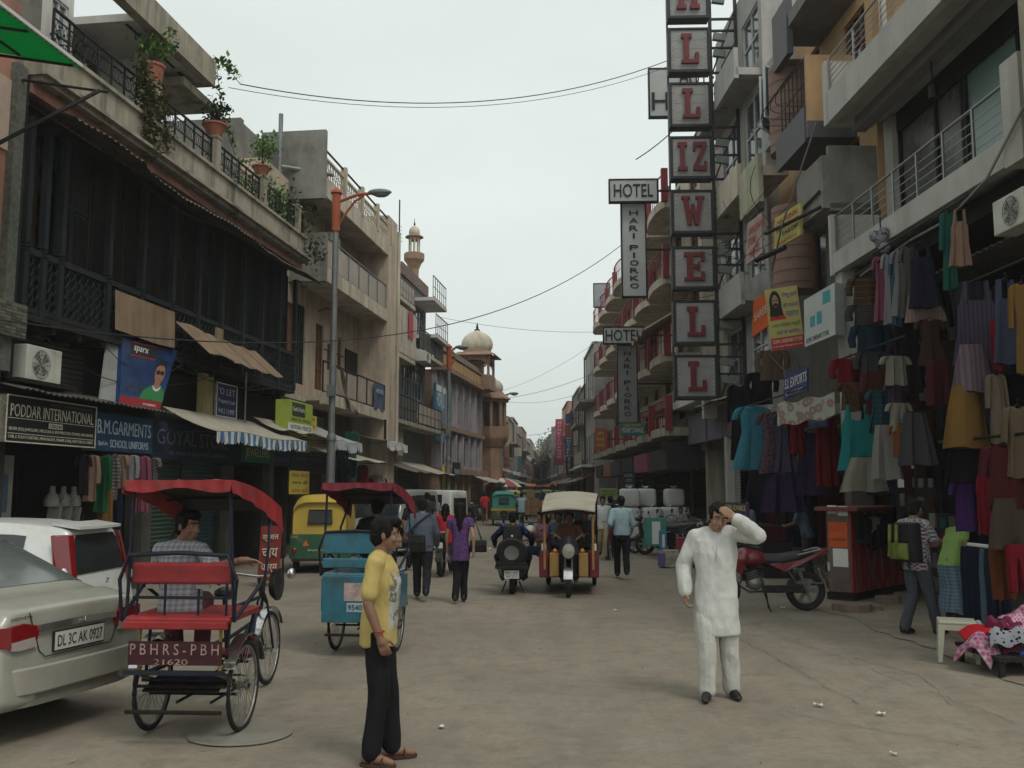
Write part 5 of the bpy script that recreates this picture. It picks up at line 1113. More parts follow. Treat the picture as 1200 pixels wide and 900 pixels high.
polesimple(525,408,44,'second lamp post with red head beside the blue and white board',.35);polesimple(587,462,63,'third lamp post with orange arm in front of the far houses',.6)
def wire(p0,p1,sag,r,label,grp='wires over the street'):
    n=24;pts=[V(p0).lerp(V(p1),i/n)-V((0,0,sag*4*(i/n)*(1-i/n)))for i in range(n+1)]
    o=MB().tube(pts,r,5).build('overhead_wire',CABLE);tag(o,label,'wire',grp)
wire(LF((6.9,.3,11.25)),atY(790,68,28),.9,.013,'thick upper wire from the roof creeper to the sign tower')
wire(LF((6.3,.3,10.9)),atY(790,75,29),.9,.008,'thin wire hanging just under the upper street wire')
wire(atX(0,375,-7.8),atY(737,280,33),1.6,.012,'long wire sagging from the timber front past the minaret building to the hotel sign')
wire(atY(512,371,44),atY(705,389,48),.25,.009,'thin level wire above the domed kiosk');wire(atY(590,467,63),atY(712,430,58),.3,.013,'wire from the third lamp post to the red-railed hotel')
wire(atY(590,470,63),atY(700,452,60),.5,.01,'lower wire from the third lamp post to the hotel end');wire(atY(588,458,63),atY(700,400,50),.3,.008,'faint wire rising right from the third lamp post');wire(atY(618,510,90),atY(690,480,70),.5,.016,'faintest wire far down the street')
wire(atY(745,187,30),atY(788,154,30),.05,.018,'short slack cable ending in the air left of the sign tower')
# ------------------------------------------------------------------ RIGHT ROW: white balcony building over the clothes stalls
RF=Front(5.5,17.4,-3.3,1)
WSLAB=mat('white_slab',(.38,.37,.34),.85,var=.12,scale=1.5,bump=.12,stain=[((.24,.22,.19),.5,(1.6,1.6,.4))])
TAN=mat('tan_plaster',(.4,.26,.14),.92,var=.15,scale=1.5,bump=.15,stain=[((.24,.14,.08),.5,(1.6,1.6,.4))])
SOFF=mat('soffit_grey',(.17,.16,.15),.95,var=.25,scale=1.2,bump=.2)
GREYD=mat('dark_grey_tile',(.075,.075,.08),.6,var=.25,scale=2,bump=.1)
PINKT=mat('pink_tile',(.23,.145,.12),.85,var=.2,scale=2,bump=.15)
r1=thing('building','white balconied building with steel rails and green glass above the hanging clothes','building',RF((-3,-2,0)))
mb=MB(RF);mb.box(-9.5,.15,-6,-5.8,0,12).box(-.05,.15,-5.8,-1.5,0,12);mb.box(-9.5,-6.3,-1.7,-1.5,6.2,12);mb.box(-9.5,.1,-5.8,-1.2,8.95,9.2);mb.box(-9.5,.1,-5.8,-1.2,5.95,6.1)
mb.build('wall',SOFF,r1)
mb=MB(RF);mb.box(-.22,.1,-.5,-.05,2.9,5.95).box(-.25,.1,-1.5,-1.1,6.2,8.9);mb.build('column',WSLAB,r1)
mb=MB(RF);mb.box(-6.05,.1,-1.5,.0,5.98,6.2);mb.box(-6.05,.1,-.14,.02,5.9,6.28);mb.build('balcony_slab',WSLAB,r1)
mb=MB(RF);mb.box(-9.5,.1,-1.5,.0,8.95,9.2);mb.box(-9.5,.12,-.14,.02,8.85,9.45);mb.build('balcony_slab',WSLAB,r1)
mb=MB(RF);mb.box(-9.5,.1,-.75,-.5,8.72,8.95);mb.build('soffit_beam',SOFF,r1);MB(RF).box(-9.5,-.3,-1.22,-1.18,8.55,8.95).build('dark_fascia',DARK,r1)
mb=MB(RF);mb.box(-.0,.12,-.9,.04,5.88,7.05);mb.build('end_post',WSLAB,r1);MB(RF).box(-.02,.14,-.9,.04,8.83,10.1).build('end_post',WSLAB,r1)
MB(RF).box(-6.35,-5.95,-.6,.06,5.85,7.2).build('end_pier',WSLAB,r1);MB(RF).box(-7.2,-6.5,-.5,.1,5.9,12).build('near_column',CONC,r1)
def steelrail(t0,t1,z0,z1,n,parent):
    tb=MB(RF);tb.tube([(t0,-.05,z1),(t1,-.05,z1)],.022,8)
    ro=tb.build('handrail',STEEL,parent,True)
    for k in range(5):MB(RF).tube([(t0,-.05,z0+(z1-z0)*(.1+.17*k)),(t1,-.05,z0+(z1-z0)*(.1+.17*k))],.008,6).build('rail_bar',STEEL,ro,True)
    p=MB(rotfr(RF));p.box(-.015,.015,-.06,-.03,0,z1-z0);me=p.mesh('rail_post');me.materials.append(STEEL)
    for i in range(n+1):inst(me,'rail_post',RF((t0+.05+(t1-t0-.1)*i/n,0,z0)),ro)
steelrail(-5.95,0,6.2,7.0,7,r1);steelrail(-9.4,0,9.45,10.15,8,r1)
# glass wall behind the balcony
f=MB(RF);f.box(-6.3,-.3,-1.3,-1.22,6.2,6.28); 
for q in (-6.3,-4.3,-2.75,-2.65,-1.75,-.35):f.box(q,q+.07,-1.3,-1.2,6.28,8.9)
f.build('glazing_frame',IRON,r1)
for a,b in ((-6.23,-4.3),(-4.23,-2.75)):MB(RF).box(a,b,-1.28,-1.26,6.28,8.6).build('glass_sheet',GLASSG,r1)
for a,b in ((-2.58,-1.75),(-1.68,-.35)):MB(RF).box(a,b,-1.28,-1.26,6.28,8.7).build('glass_sheet',mat('grey_pane',(.09,.09,.085),.3,var=.2,bump=0),r1)
MB(RF).box(-6.3,-2.6,-1.29,-1.24,8.6,8.9).build('dark_transom',DARK,r1)
c=RF((-2.9,-.6,0));m=MB();m.tube([c+V((0,0,8.9)),c+V((0,0,8.35))],.02,6);m.lathe([(.02,8.36),(.07,8.3),(.07,8.1),(.02,8.06)],c,8);m.build('ceiling_fixture',IRON,r1)
for q in (-8.5,-7.5):window(RF,q,q+.9,9.9,11.5,-1.2,r1,mat('violet_frame',(.2,.13,.2),.7),GLASS)
MB(RF).box(-9.5,.05,-1.5,-1.25,9.2,12).build('upper_back_wall',TAN,r1)
# deep dark stalls under it
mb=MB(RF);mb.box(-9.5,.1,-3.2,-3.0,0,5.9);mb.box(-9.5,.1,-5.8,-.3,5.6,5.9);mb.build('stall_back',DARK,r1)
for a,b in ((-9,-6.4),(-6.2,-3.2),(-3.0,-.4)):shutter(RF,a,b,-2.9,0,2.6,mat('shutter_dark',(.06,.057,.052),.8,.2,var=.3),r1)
mb=MB(RF);mb.slab(lambda u,v:(-9+8.5*u,-2.0+1.7*v,5.5-.35*v+.02*math.sin(u*300)),200,2,(0,0,-.01));mb.build('tin_canopy',TIN,r1)
t=acunit(RF,-6.2,-5.5,.0,5.1,5.55,'pale boxed air conditioner under the right end of the white balcony')
# cable along the slab
o=MB(RF).tube([(-6.6,.1,6.5),(-5.6,.1,5.85),(-4.6,.12,5.6),(-3.4,.12,5.62),(-1.5,.12,5.52)],.02,5).build('loose_cable',mat('cable_grey',(.2,.2,.19),.7,var=.1));tag(o,'grey cable drooping along the lower edge of the white balcony','cable')
t=thing('cloth_bundle','knotted dark patterned cloth bundle hanging from the white balcony edge','bundle',RF((-2.9,.2,5.5)));q=RF((-2.45,.15,RF.z(1060,262,.15)))
m=MB(); 
for i in range(9):m.ball(q+V((rnd.gauss(0,.05),rnd.gauss(0,.04),rnd.gauss(0,.1))),(.1,.09,.1),8,6)
remesh(m,.02,2,'knot',pattern('bundle_print','dots',[(.05,.06,.09),(.2,.2,.22)],.06),t,wr=.012,wf=18)if False else m.build('knot',pattern('bundle_print','dots',[(.05,.06,.09),(.2,.2,.22)],.06),t,True,off=V(RF((-2.9,.2,5.5))))
MB().tube([q+V((0,0,.1)),q+V((0,0,.35))],.012,5).build('string',CABLE,t)

# ------------------------------------------------------------------ RIGHT: tan and pink building
r2=thing('building','tan and pink building with bowed balcony grilles and dark concrete ledges','building',RF((3,-2,0)))
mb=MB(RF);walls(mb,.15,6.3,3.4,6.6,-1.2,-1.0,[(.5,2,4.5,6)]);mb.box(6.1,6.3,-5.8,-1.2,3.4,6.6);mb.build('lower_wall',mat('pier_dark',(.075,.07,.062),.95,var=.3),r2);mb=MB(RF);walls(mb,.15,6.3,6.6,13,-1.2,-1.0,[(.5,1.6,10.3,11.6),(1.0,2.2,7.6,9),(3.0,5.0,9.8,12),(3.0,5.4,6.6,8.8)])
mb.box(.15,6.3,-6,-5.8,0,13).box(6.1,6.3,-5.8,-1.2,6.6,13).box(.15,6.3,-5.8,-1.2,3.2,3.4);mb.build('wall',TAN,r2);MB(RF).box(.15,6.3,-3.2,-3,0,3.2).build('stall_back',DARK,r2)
for h in [(.5,1.6,10.3,11.6),(1.0,2.2,7.6,9),(3.0,5.0,9.8,12),(3.0,5.4,6.6,8.8),(.5,2,4.5,6)]:window(RF,*h,-1.05,r2,BROWNW,GLASS,3,2)
ta,zt=RF.at(942,67,0);tb_,zb=RF.at(942,147,0)
MB(RF).box(ta-.12,ta,-1.0,.0,zb,zt).build('balcony_end_wall',TAN,r2)
mb=MB(RF);mb.box(ta-.12,ta+1.9,-1.0,.02,zb-.35,zb);mb.build('balcony_slab',GREYD,r2);MB(RF).box(ta,ta+1.9,-.08,.04,zb-.4,zb+.35).build('balcony_fascia',GREYD,r2)
ro=railing(RF,ta+.02,ta+1.6,-.02,zb+.35,zt,r2,IRON,6,rails=(1,.5)); 
for k in range(4):MB(RF).tube([(ta+.1+1.7*math.sin(a*.314)*.5+.35*k,.05+.28*math.sin(a*.314),zb+.4+(zt-zb-.45)*a/10)for a in range(11)],.012,5).build('bowed_bar',IRON,ro)
mb=MB(RF);mb.box(ta-.4,ta+1.8,-1.0,.0,11.9,12.2);mb.build('upper_slab',SOFF,r2);MB(RF).box(ta+.9,ta+1.9,-.1,.04,11.3,12.6).build('upper_fascia',GREYD,r2)
mb=MB(); 
for z0,z1,tt in ((zb+.15,zb+2.2,ta+2.2),(6.3,8.25,ta+2.3)):
    c=RF((tt,-.45,0));k=MB();k.lathe([(.5,z0),(.5,z1)],c,18);k.build('pink_round_bay',PINKT,r2,True)
    for i in range(7):MB().tube([c+V((.53*math.cos(a*.35+1.6),.53*math.sin(a*.35+1.6),z0+.15+(z1-z0-.3)*i/6))for a in range(11)],.006,4).build('bay_bar',IRON,r2)
# concrete balcony nearest
t1_,z1_=RF.at(978,165,0);t2_,z2_=RF.at(938,215,0)
mb=MB(RF);mb.box(.22,1.7,-.05,.08,7.25,8.3);mb.box(.22,.32,-1.0,-.05,7.25,8.5);mb.box(.22,1.7,-1.0,-.05,7.2,7.35);mb.build('concrete_parapet',CONC2,r2)
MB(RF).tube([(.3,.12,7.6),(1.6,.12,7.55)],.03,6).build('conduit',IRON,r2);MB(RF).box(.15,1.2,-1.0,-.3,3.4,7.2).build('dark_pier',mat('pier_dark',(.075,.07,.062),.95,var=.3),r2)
MB(RF).tube([(.1,.2,8.9),(1.3,.55,7.2),(1.9,.6,6.4)],.018,5).build('stay_wire',STEEL,r2);MB(RF).tube([(.2,.15,7.25),(1.9,.7,7.2)],.04,6).build('iron_arm',IRON,r2);MB(RF).tube([(1.3,.5,6.75),(2.0,.9,6.65)],.06,8).build('lamp_tube',IRON,r2)
# windowed narrow building behind the tower
r3=thing('building','narrow grey building with open blue casement windows behind the letter tower','building',RF((8.5,-2,0)))
mb=MB(RF);h3=[(6.6,8.2,10.6,12.6),(6.6,8.2,7.6,9.4),(6.6,8.2,4.8,6.5),(8.8,10.6,10.6,12.6),(8.8,10.6,7.6,9.4),(8.8,10.6,4.8,6.5),(8.8,10.6,13.4,15),(6.6,8.2,13.4,15)]
walls(mb,6.3,11.2,3.2,16,-.9,-.7,h3);mb.box(6.3,11.2,-6,-5.8,0,16).box(11,11.2,-5.8,-.9,0,16).box(6.3,6.5,-5.8,-.9,0,16).box(6.3,11.2,-5.8,-.7,3.0,3.2).box(6.3,11.2,-2.4,-2.2,0,3);mb.build('wall',mat('pale_grey_wall',(.36,.35,.33),.9,var=.15,stain=((.2,.18,.15),.5,(1.2,1.2,.3))),r3)
for h in h3:window(RF,*h,-.74,r3,mat('white_frame',(.45,.46,.46),.6),GLASS,2,2)
for z in (6.7,9.6,12.8):mb=MB(RF);mb.box(6.4,11.1,-.7,.0,z,z+.2);mb.box(6.4,8.6,-.08,.04,z-.1,z+.75);mb.build('ledge',mat('pale_grey_wall',(1,1,1))if z != 9.6 else CREAM,r3)
BLUEW=mat('blue_glass',(.02,.045,.08),.1,var=0,bump=0,spec=.7)
for zc in (10.85,):
    for k,(q,an)in enumerate(((4.9,40),(5.7,55))):
        t_=q;c=RF((t_,-.7,zc));d=V((math.cos(R(180+an)),math.sin(R(180+an)),0));fr_=MB();u=V((0,0,1))
        P=lambda a,b:c+d*a+u*b
        for a0,a1,b0,b1_ in ((0,.65,0,.07),(0,.65,1.28,1.35),(0,.07,.07,1.28),(.58,.65,.07,1.28)):
            fr_.prism([P(a0,b0),P(a1,b0),P(a1,b1_),P(a0,b1_)],d.cross(u)*.05)
        fo=fr_.build('casement',mat('white_frame',(1,1,1)),r2);MB().prism([P(.05,.05),P(.6,.05),P(.6,1.3),P(.05,1.3)],d.cross(u)*.015).build('pane',BLUEW,fo)
MB(RF).box(4.6,6.2,-1.0,-.65,10.6,12.8).build('window_box',mat('pale_frame',(1,1,1)),r2);MB(RF).box(4.4,6.2,-.66,-.0,9.35,9.6).build('green_ledge',CREAM,r2);MB(RF).box(4.4,6.1,-.04,.08,8.7,9.9).build('ledge_face',mat('lichen_white',(.36,.35,.25),.95,var=.2,stain=((.14,.15,.08),.5,(2,2,.5))),r2)
MB(RF).box(.2,6.2,-3,-.2,3.3,3.5).build('shop_ceiling',SOFF,r2)
for a,b in ((.4,2.0),(2.2,4.0),(4.2,6.0)):shutter(RF,a,b,-2.95,0,2.9,DARK,r2)
MB(RF).box(-.2,.08,-.48,-.07,0,2.9).build('dark_column',mat('pier_dark',(1,1,1)),r1)
# ------------------------------------------------------------------ the letter tower
Yt=26.0;tw=thing('sign_tower','tall iron sign tower of eight square boxes with red slab letters reading LL IZ WELL','sign',(4.3,Yt,0));K=Yt/FPX
LET=mat('letter_red',(.14,.017,.02),.5,var=.25,scale=6,bump=.1);BOXW=mat('box_face',(.28,.275,.27),.7,var=.15,scale=3,bump=.05,stain=((.25,.23,.21),.4,(2,2,.6)));BOXF=mat('box_frame',(.03,.03,.032),.6,.3,var=.3);LAMPB=mat('bulb',(.5,.48,.42),.3,var=0,bump=0)
def slabletter(ch):
    B=lambda x0,x1,z0,z1:[(x0,z0),(x1,z0),(x1,z1),(x0,z1)];o=[]
    if ch == 'L':o=[B(.12,.62,.86,1),B(.24,.48,.12,.86),B(.12,.95,0,.12),B(.78,.95,.12,.36)]
    if ch == 'E':o=[B(.08,.95,.87,1),B(.2,.44,.12,.87),B(.08,.95,0,.12),B(.8,.95,.12,.32),B(.8,.95,.68,.87),B(.44,.66,.44,.57),B(.66,.74,.34,.67)]
    if ch == 'I':o=[B(.1,.9,.86,1),B(.32,.68,.13,.86),B(.1,.9,0,.13)]
    if ch == 'H':o=[B(.0,.42,.86,1),B(.58,1,.86,1),B(.1,.32,.13,.86),B(.68,.9,.13,.86),B(0,.42,0,.13),B(.58,1,0,.13),B(.32,.68,.44,.57)]
    if ch == 'Z':o=[B(.06,.95,.84,1),B(.06,.95,0,.16),[(.06,.16),(.36,.16),(.95,.84),(.65,.84)],B(.06,.2,.68,.84),B(.8,.95,.16,.32)]
    if ch == 'W':o=[[(.1,.9),(.26,.0),(.4,0),(.3,.9)],[(.42,.66),(.3,.0),(.4,0),(.52,.5)]if False else [(.28,0),(.42,0),(.56,.72),(.44,.72)],[(.44,.72),(.56,.72),(.72,0),(.58,0)],[(.6,0),(.74,0),(.92,.9),(.72,.9)],B(.02,.38,.9,1),B(.62,1,.9,1)]
    return o
rows=[('H',-32,22),('L',33,85),('L',97,149),('IZ',160,210),('W',223,274),('E',289,339),('L',352,404),('L',416,468)]
x0=atY(790,400,Yt).x;x1=atY(840,400,Yt).x
for ch,ya,yb in rows:
    z1=atY(815,ya,Yt).z;z0=atY(815,yb,Yt).z;w_=x1-x0
    b=MB();b.box(x0,x1,Yt,Yt+.35,z0,z1);bo=b.build('letter_box',BOXF,tw)
    MB().box(x0+.07,x1-.07,Yt-.012,Yt-.002,z0+.09,z1-.07).build('box_face',BOXW,bo)
    f=MB();f.box(x0-.02,x1+.02,Yt-.07,Yt-.001,z0,z0+.075).box(x0-.02,x1+.02,Yt-.05,Yt-.001,z1-.055,z1).box(x0-.02,x0+.055,Yt-.05,Yt-.001,z0+.075,z1-.055).box(x1-.055,x1+.02,Yt-.05,Yt-.001,z0+.075,z1-.055);f.build('box_rim',BOXF,bo)
    l=MB();n=len(ch);cx=(x0+x1)/2;LW=.42 if n == 2 else (.66 if ch not in 'L' else .6);LH=(z1-z0)*.66;zb_=z0+(z1-z0)*.19
    for i,c_ in enumerate(ch):
        xa=cx-LW/2 if n == 1 else cx-LW-.01+i*(LW+.03)
        if n == 2 and i == 0:wq=LW*.8
        else:wq=LW
        for j,poly in enumerate(slabletter(c_)):l.prism([(xa+u*wq,Yt-.015-.0,zb_+v*LH)for u,v in poly],(0,-.09-.0015*j,0))
    l.build('letter',LET,bo)
    lb=MB()
    for i in range(9):q=z0+.15+(z1-z0-.28)*i/8;lb.ball((x0+.12,Yt-.02,q),.018,6,4);lb.ball((x1-.12,Yt-.02,q),.018,6,4)
    tag(lb.build('bulb',LAMPB,bo),kind='stuff')
    rb=MB()
    for i in range(5):q=z0+.2+(z1-z0-.3)*i/4;rb.box(x0+.08,x1-.08,Yt-.018,Yt-.0125,q,q+.012)
    rb.build('face_rib',mat('rib_grey',(.3,.3,.3),.7),bo)
xm=atY(870,300,Yt).x;zt_,zb_=17.5,atY(815,470,Yt).z
m=MB()
for x in (x1+.04,xm):m.box(x-.045,x+.045,Yt+.05,Yt+.14,zb_-(.6 if x >x1+.1 else 0),zt_)
m.box(x0,x0+.05,Yt+.36,Yt+.42,zb_,zt_)
m.build('upright',BOXF,tw)
for k,(ch,ya,yb)in enumerate(rows):
    z1=atY(815,ya,Yt).z;z0=atY(815,yb,Yt).z
    for z in (z0+.02,(z0+z1)/2+.1,z1-.05):MB().box(x1+.085,RF((RF.t(875),0,0)).x+.9,Yt+.06,Yt+.12,z-.03,z+.03).build('cross_bar',BOXF,tw)
    if k % 2:m=MB();m.tube([(x1+.08,Yt+.1,z0),(xm,Yt+.1,z1+.6)],.025,5);m.build('brace',BOXF,tw)
    for z in (z0+.55,z0+1.05): 
        m=MB();m.obox((x1+.28,Yt-.02,z),(.36,.14,.2),Matrix.Rotation(.15,3,'Y'));m.build('ballast_box',mat('ballast_grey',(.16,.17,.165),.6,var=.2),tw)
# ------------------------------------------------------------------ white low shop block under the tower, and its boards
r4=thing('building','low white shop block with grey boards and a pale roller shutter beyond the stalls','building',RF((13,-2,0)))
mb=MB(RF);mb.box(11.3,19.5,-6,-5.8,0,12).box(11.3,19.5,-5.8,-1.4,5.6,5.8);walls(mb,11.3,19.5,3.0,12,-1.6,-1.4,[(12,13.5,6.5,8.5),(14.5,16,6.5,8.5),(17,18.5,6.5,8.5),(12,13.5,9.4,11.2),(14.5,16,9.4,11.2)]);mb.box(11.3,11.5,-5.8,-1.6,0,12);mb.build('wall',CREAM,r4)
for h in [(12,13.5,6.5,8.5),(14.5,16,6.5,8.5),(17,18.5,6.5,8.5),(12,13.5,9.4,11.2),(14.5,16,9.4,11.2)]:window(RF,*h,-1.45,r4,BROWNW,GLASS,2,2)
ZA,ZB=RF.z(820,480,.3),RF.z(820,512,.3)
mb=MB(RF);mb.box(9.7,14.2,-1.4,.3,4.5,5.15);mb.box(9.7,10.0,-1.4,.28,3.9,4.5);mb.build('white_canopy',WHITEP,r4)
mb=MB(RF);mb.box(14.2,20.5,-1.4,.35,4.7,5.1);mb.build('concrete_canopy',CONC2,r4)
for k in range(2):MB(RF).box(8.7+k*.5,9.0+k*.5,-.3,-.1,0,3.6).build('white_pier',WSLAB,r4)if k == 0 else None
shutter(RF,8.2,9.6,-.3,0,3.0,mat('shutter_white',(.32,.32,.31),.7,.2,var=.15),r4)
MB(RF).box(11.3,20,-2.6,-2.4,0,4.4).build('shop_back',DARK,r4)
rs=random.Random(6)
for i in range(5):
    for j in range(7):
        if rs.random()<.8:MB(RF).box(10.2+j*.5,10.2+j*.5+.2+.2*rs.random(),-2.3,-2.1,.5+.45*i,.7+.45*i+.1*rs.random()).build('boxed_ware',rs.choice([PAPER,NAVY,REDP,GREENS,TAN]),r4)
for a,b,lab,tx,m_ in ((8.1,9.1,'mauve shop board next to the pale roller shutter','CAFE',mat('sign_mauve',(.13,.1,.14),.7,var=.2)),(9.2,11.0,'long mauve grey shop board under the white canopy','EMPORIUM',mat('sign_mauve',(1,1,1))),(11.2,13.8,'grey faded board under the concrete canopy beside the white one','SALOON',mat('sign_greyfade',(.12,.12,.13),.75,var=.25)),(14.0,18.5,'dim board with an orange face print under the concrete canopy','KASHMIR ARTS',mat('sign_dim',(.075,.07,.07),.75,var=.3))):
    t=board(RF,a,b,-.1,3.3,4.25,.08,lab,m_);words(RF,t,tx,a+.2,b-.2,-.1,3.6,3.9,FADED)
awning(RF,7.0,9.8,-.5,.55,4.6,4.2,'faded cream awning just below the last letter box',GUNNY)
# ------------------------------------------------------------------ signs on the tan and pink building
def spsign(corners,th,label,m,lines=(),inks=(INK,),cat='sign',name='signboard',extra=None):
    """board given by its four corners: lower left, lower right, upper right, upper left as seen from the street"""
    A,B,C,D=[V(p)for p in corners];n=(B-A).cross(D-A).normalized();t=thing(name,label,cat,(A+B)/2)
    MB().prism([A-n*th,B-n*th,C-n*th,D-n*th],n*th).build('panel',m,t);ax=B-A;ay=D-A;k=len(lines)
    for i,(s_,u0,u1,v0,v1)in enumerate(lines):lettering(s_,t,A+ax*u0+ay*v0+n*.001,ax,ay,ax.length*(u1-u0),ay.length*(v1-v0),inks[i % len(inks)],.004)
    return t,A,ax,ay,n
def rc(px,py,o):t_,z_=RF.at(px,py,o);return RF((t_,o,z_))
PYEL=mat('sign_yellow',(.42,.36,.12),.8,var=.15,bump=0);PORG=mat('sign_orange',(.5,.09,.02),.8,var=.2,scale=3,bump=0);PWHT=mat('sign_pale',(.4,.42,.4),.75,var=.12,bump=0)
spsign([rc(907,294,.5),rc(938,275,.3),rc(938,237,.3),rc(908,256,.5)],.05,'tilted yellow sign with red and black print below the pink round bay',PYEL,[('NATIONAL',.1,.9,.72,.86),('INDIAN UNDIES',.08,.92,.5,.62),('TAILOR',.3,.9,.3,.42),('SHOP NO 6',.15,.85,.06,.16)],(REDINK,INK,INK,REDINK))
spsign([rc(874,311,.4),rc(893,296,.2),rc(893,248,.2),rc(876,262,.4)],.05,'pale pink sign with red print left of the yellow one',mat('sign_rose',(.36,.28,.25),.8,var=.2),[('HANUMAN\nSTORE',.1,.9,.4,.85),('ARTS',.2,.8,.1,.3)],(REDINK,))
def camboard(px0,px1,py0,py1,Y,th,label,m,lines,inks,tilt=0,skew=0,cat='sign',name='signboard',depth=.05):
    A=atY(px0,py1+skew,Y);B=atY(px1,py1-skew,Y+depth);C=atY(px1,py0-skew,Y+depth);D=atY(px0+tilt,py0+skew,Y);C=B+D-A;return spsign([A,B,C,D],th,label,m,lines,inks,cat,name)
spsign([rc(881,396,.6),rc(902,380,.4),rc(902,340,.4),rc(883,352,.6)],.03,'orange printed cloth board behind the bearded man poster',PORG,[('SAREES',.1,.9,.4,.6)],(CREAMINK,))
# poster of a bearded man: plain generic portrait
q=camboard(905,943,337,408,18.3,.02,'yellow and red poster with a bearded man and Hindi print tied to the tan building',PYEL,[('योगगुरु स्वामी',.5,.97,.82,.92),('श्री रामदेवजी',.5,.97,.64,.75),('महाराज',.55,.95,.5,.6),('द्वारा निर्मित वस्तुएँ',.08,.95,.345,.43),('यहाँ से खरीदें।',.2,.9,.225,.31)],(BLUEINK,BLUEINK,BLUEINK,GRNINK,BLUEINK),tilt=-9,skew=3,cat='poster',name='poster')
t,A,ax,ay,n=q
def pf(poly,d,nm,m_):MB().prism([A+ax*u+ay*v+n*d for u,v in poly],n*.002).build(nm,m_,t)
pf([(0,0),(1,0),(1,.19),(0,.19)],.003,'red_band',REDINK);lettering('GOPAL VARSHNEY STORE',t,A+ax*.05+ay*.1+n*.006,ax,ay,ax.length*.9,ay.length*.06,PAPER,.002);lettering('6, Main Bazar, Paharganj, New Delhi',t,A+ax*.05+ay*.03+n*.006,ax,ay,ax.length*.9,ay.length*.035,PAPER,.002)
pf([(.04,.48),(.1,.58),(.2,.62),(.36,.62),(.48,.57),(.56,.48)],.0035,'printed_robe',REDINK);pf(oval(.27,.75,.185,.215),.005,'printed_hair',INK);pf([(.1,.72),(.44,.72),(.48,.55),(.06,.55)],.0055,'printed_long_hair',INK)
pf(oval(.27,.78,.095,.115),.009,'printed_face',mat('poster_skin2',(.34,.19,.12),.7,var=.05,bump=0));pf(oval(.27,.645,.125,.115),.0115,'printed_beard',INK);pf(oval(.27,.7,.05,.012),.0137,'printed_mouth',REDINK);pf(oval(.232,.8,.022,.012),.0115,'printed_eye',INK);pf(oval(.308,.8,.022,.012),.0115,'printed_eye',INK)
q=spsign([rc(943,407,.55),rc(979,392,.2),rc(978,331,.2),rc(942,352,.55)],.25,'pale box sign with teal print above the embroidered banner',PWHT,[('GOPAL VARSHNEY STORE',.05,.8,.06,.16)],(INK,));t,A,ax,ay,n=q
for u,v,a,b in ((.62,.72,.25,.26),(.2,.36,.16,.22),(.42,.36,.16,.26)):pf([(u,v),(u+a,v),(u+a,v+b),(u,v+b)],.003,'teal_print',mat('print_teal',(.06,.26,.29),.75,var=.2,bump=0))
q=spsign([rc(918,469,.9),rc(946,458,.6),rc(946,430,.6),rc(919,438,.9)],.04,'blue S.L EXPORTS board on iron struts above the banner',mat('sign_blue2',(.045,.055,.13),.7,var=.2,bump=0),[('S.L EXPORTS',.05,.95,.38,.75),('MANUFACTURERS',.1,.8,.1,.22)],(PAPER,))
MB().tube([rc(900,415,.6),rc(925,440,.75)],.02,5).build('strut',IRON,q[0]);MB().tube([rc(930,415,.3),rc(938,436,.6)],.02,5).build('strut',IRON,q[0])
t=thing('banner','long pale printed valance banner over the stall below the blue exports board','banner',RF((2,.6,4)));MB().slab(lambda u,v:rc(911,474,1.0).lerp(rc(978,461,.3),u)+V((0,0,-.42*v+.03*math.sin(u*14))),24,4,RF.n*.01).build('cloth',pattern('banner_print','flor',[(.3,.31,.27),(.22,.12,.11),(.33,.34,.3),(.3,.31,.27)],.16),t); 
t=board(RF,.5,3.0,.1,3.05,3.45,.06,'small dark blue board below the pale valance banner',NAVY);words(RF,t,'SHREE FASHION',.7,2.8,.1,3.15,3.3,FADED)
# ------------------------------------------------------------------ hotel with red rails
R5=Front(4.2,30,-2,1);REDR=mat('red_rail',(.2,.024,.032),.6,var=.2,bump=.1)
r5=thing('building','long cream hotel with curved balconies and red railings in four storeys','building',R5((14,-3,0)))
mb=MB(R5);h5=[]
for f in range(4):
    for i in range(9):h5.append((1.0+3.0*i,2.3+3.0*i,4.2+2.65*f,6.2+2.65*f))
walls(mb,.6,28,3.3,13.4,-1.3,-1.1,h5);mb.box(.4,28,-7,-6.8,0,13.4).box(.4,.6,-6.8,-1.1,0,13.4).box(27.8,28,-6.8,-1.3,0,13.4).box(.4,28,-6.8,-1.1,13.2,13.4).box(.4,28,-2.6,-2.4,0,3.3).box(.4,28,-2.4,-1.1,3.1,3.3);mb.build('wall',CREAM,r5)
for h in h5:window(R5,*h,-1.15,r5,BROWNW,GLASS,2,2)
nb_=7
for f in range(4):
    z=3.75+2.65*f if f else 3.9
    for i in range(nb_):
        a=1.0+i*3.85;b=a+3.6
        fn=lambda u,v:(a+(b-a)*u,-1.1+(1.1+.25*math.sin(u*math.pi)**.6)*v,z)
        MB(R5).slab(fn,12,3,(0,0,-.28)).build('balcony_slab',CREAM if f else CONC,r5)
        pts=[(a+(b-a)*q/12,-1.1+(1.1+.25*math.sin(q/12*math.pi)**.6)-.05,z+.9)for q in range(13)]
        ro=MB(R5).tube(pts,.03,5).build('railing',REDR,r5)
        MB(R5).tube([(p[0],p[1],z+.45)for p in pts],.018,4).build('mid_rail',REDR,ro)
        pst=MB(rotfr(R5));pst.box(-.013,.013,-.013,.013,0,.9);me=pst.mesh('rail_post');me.materials.append(REDR)
        for q in range(0,13,1):inst(me,'rail_post',R5((pts[q][0],pts[q][1],z)),ro)
        wp=MB(R5);wp.box(a-.12,a+.08,-.1,.12,z-.1,z+1.05);wp.build('red_pier',REDR,r5)
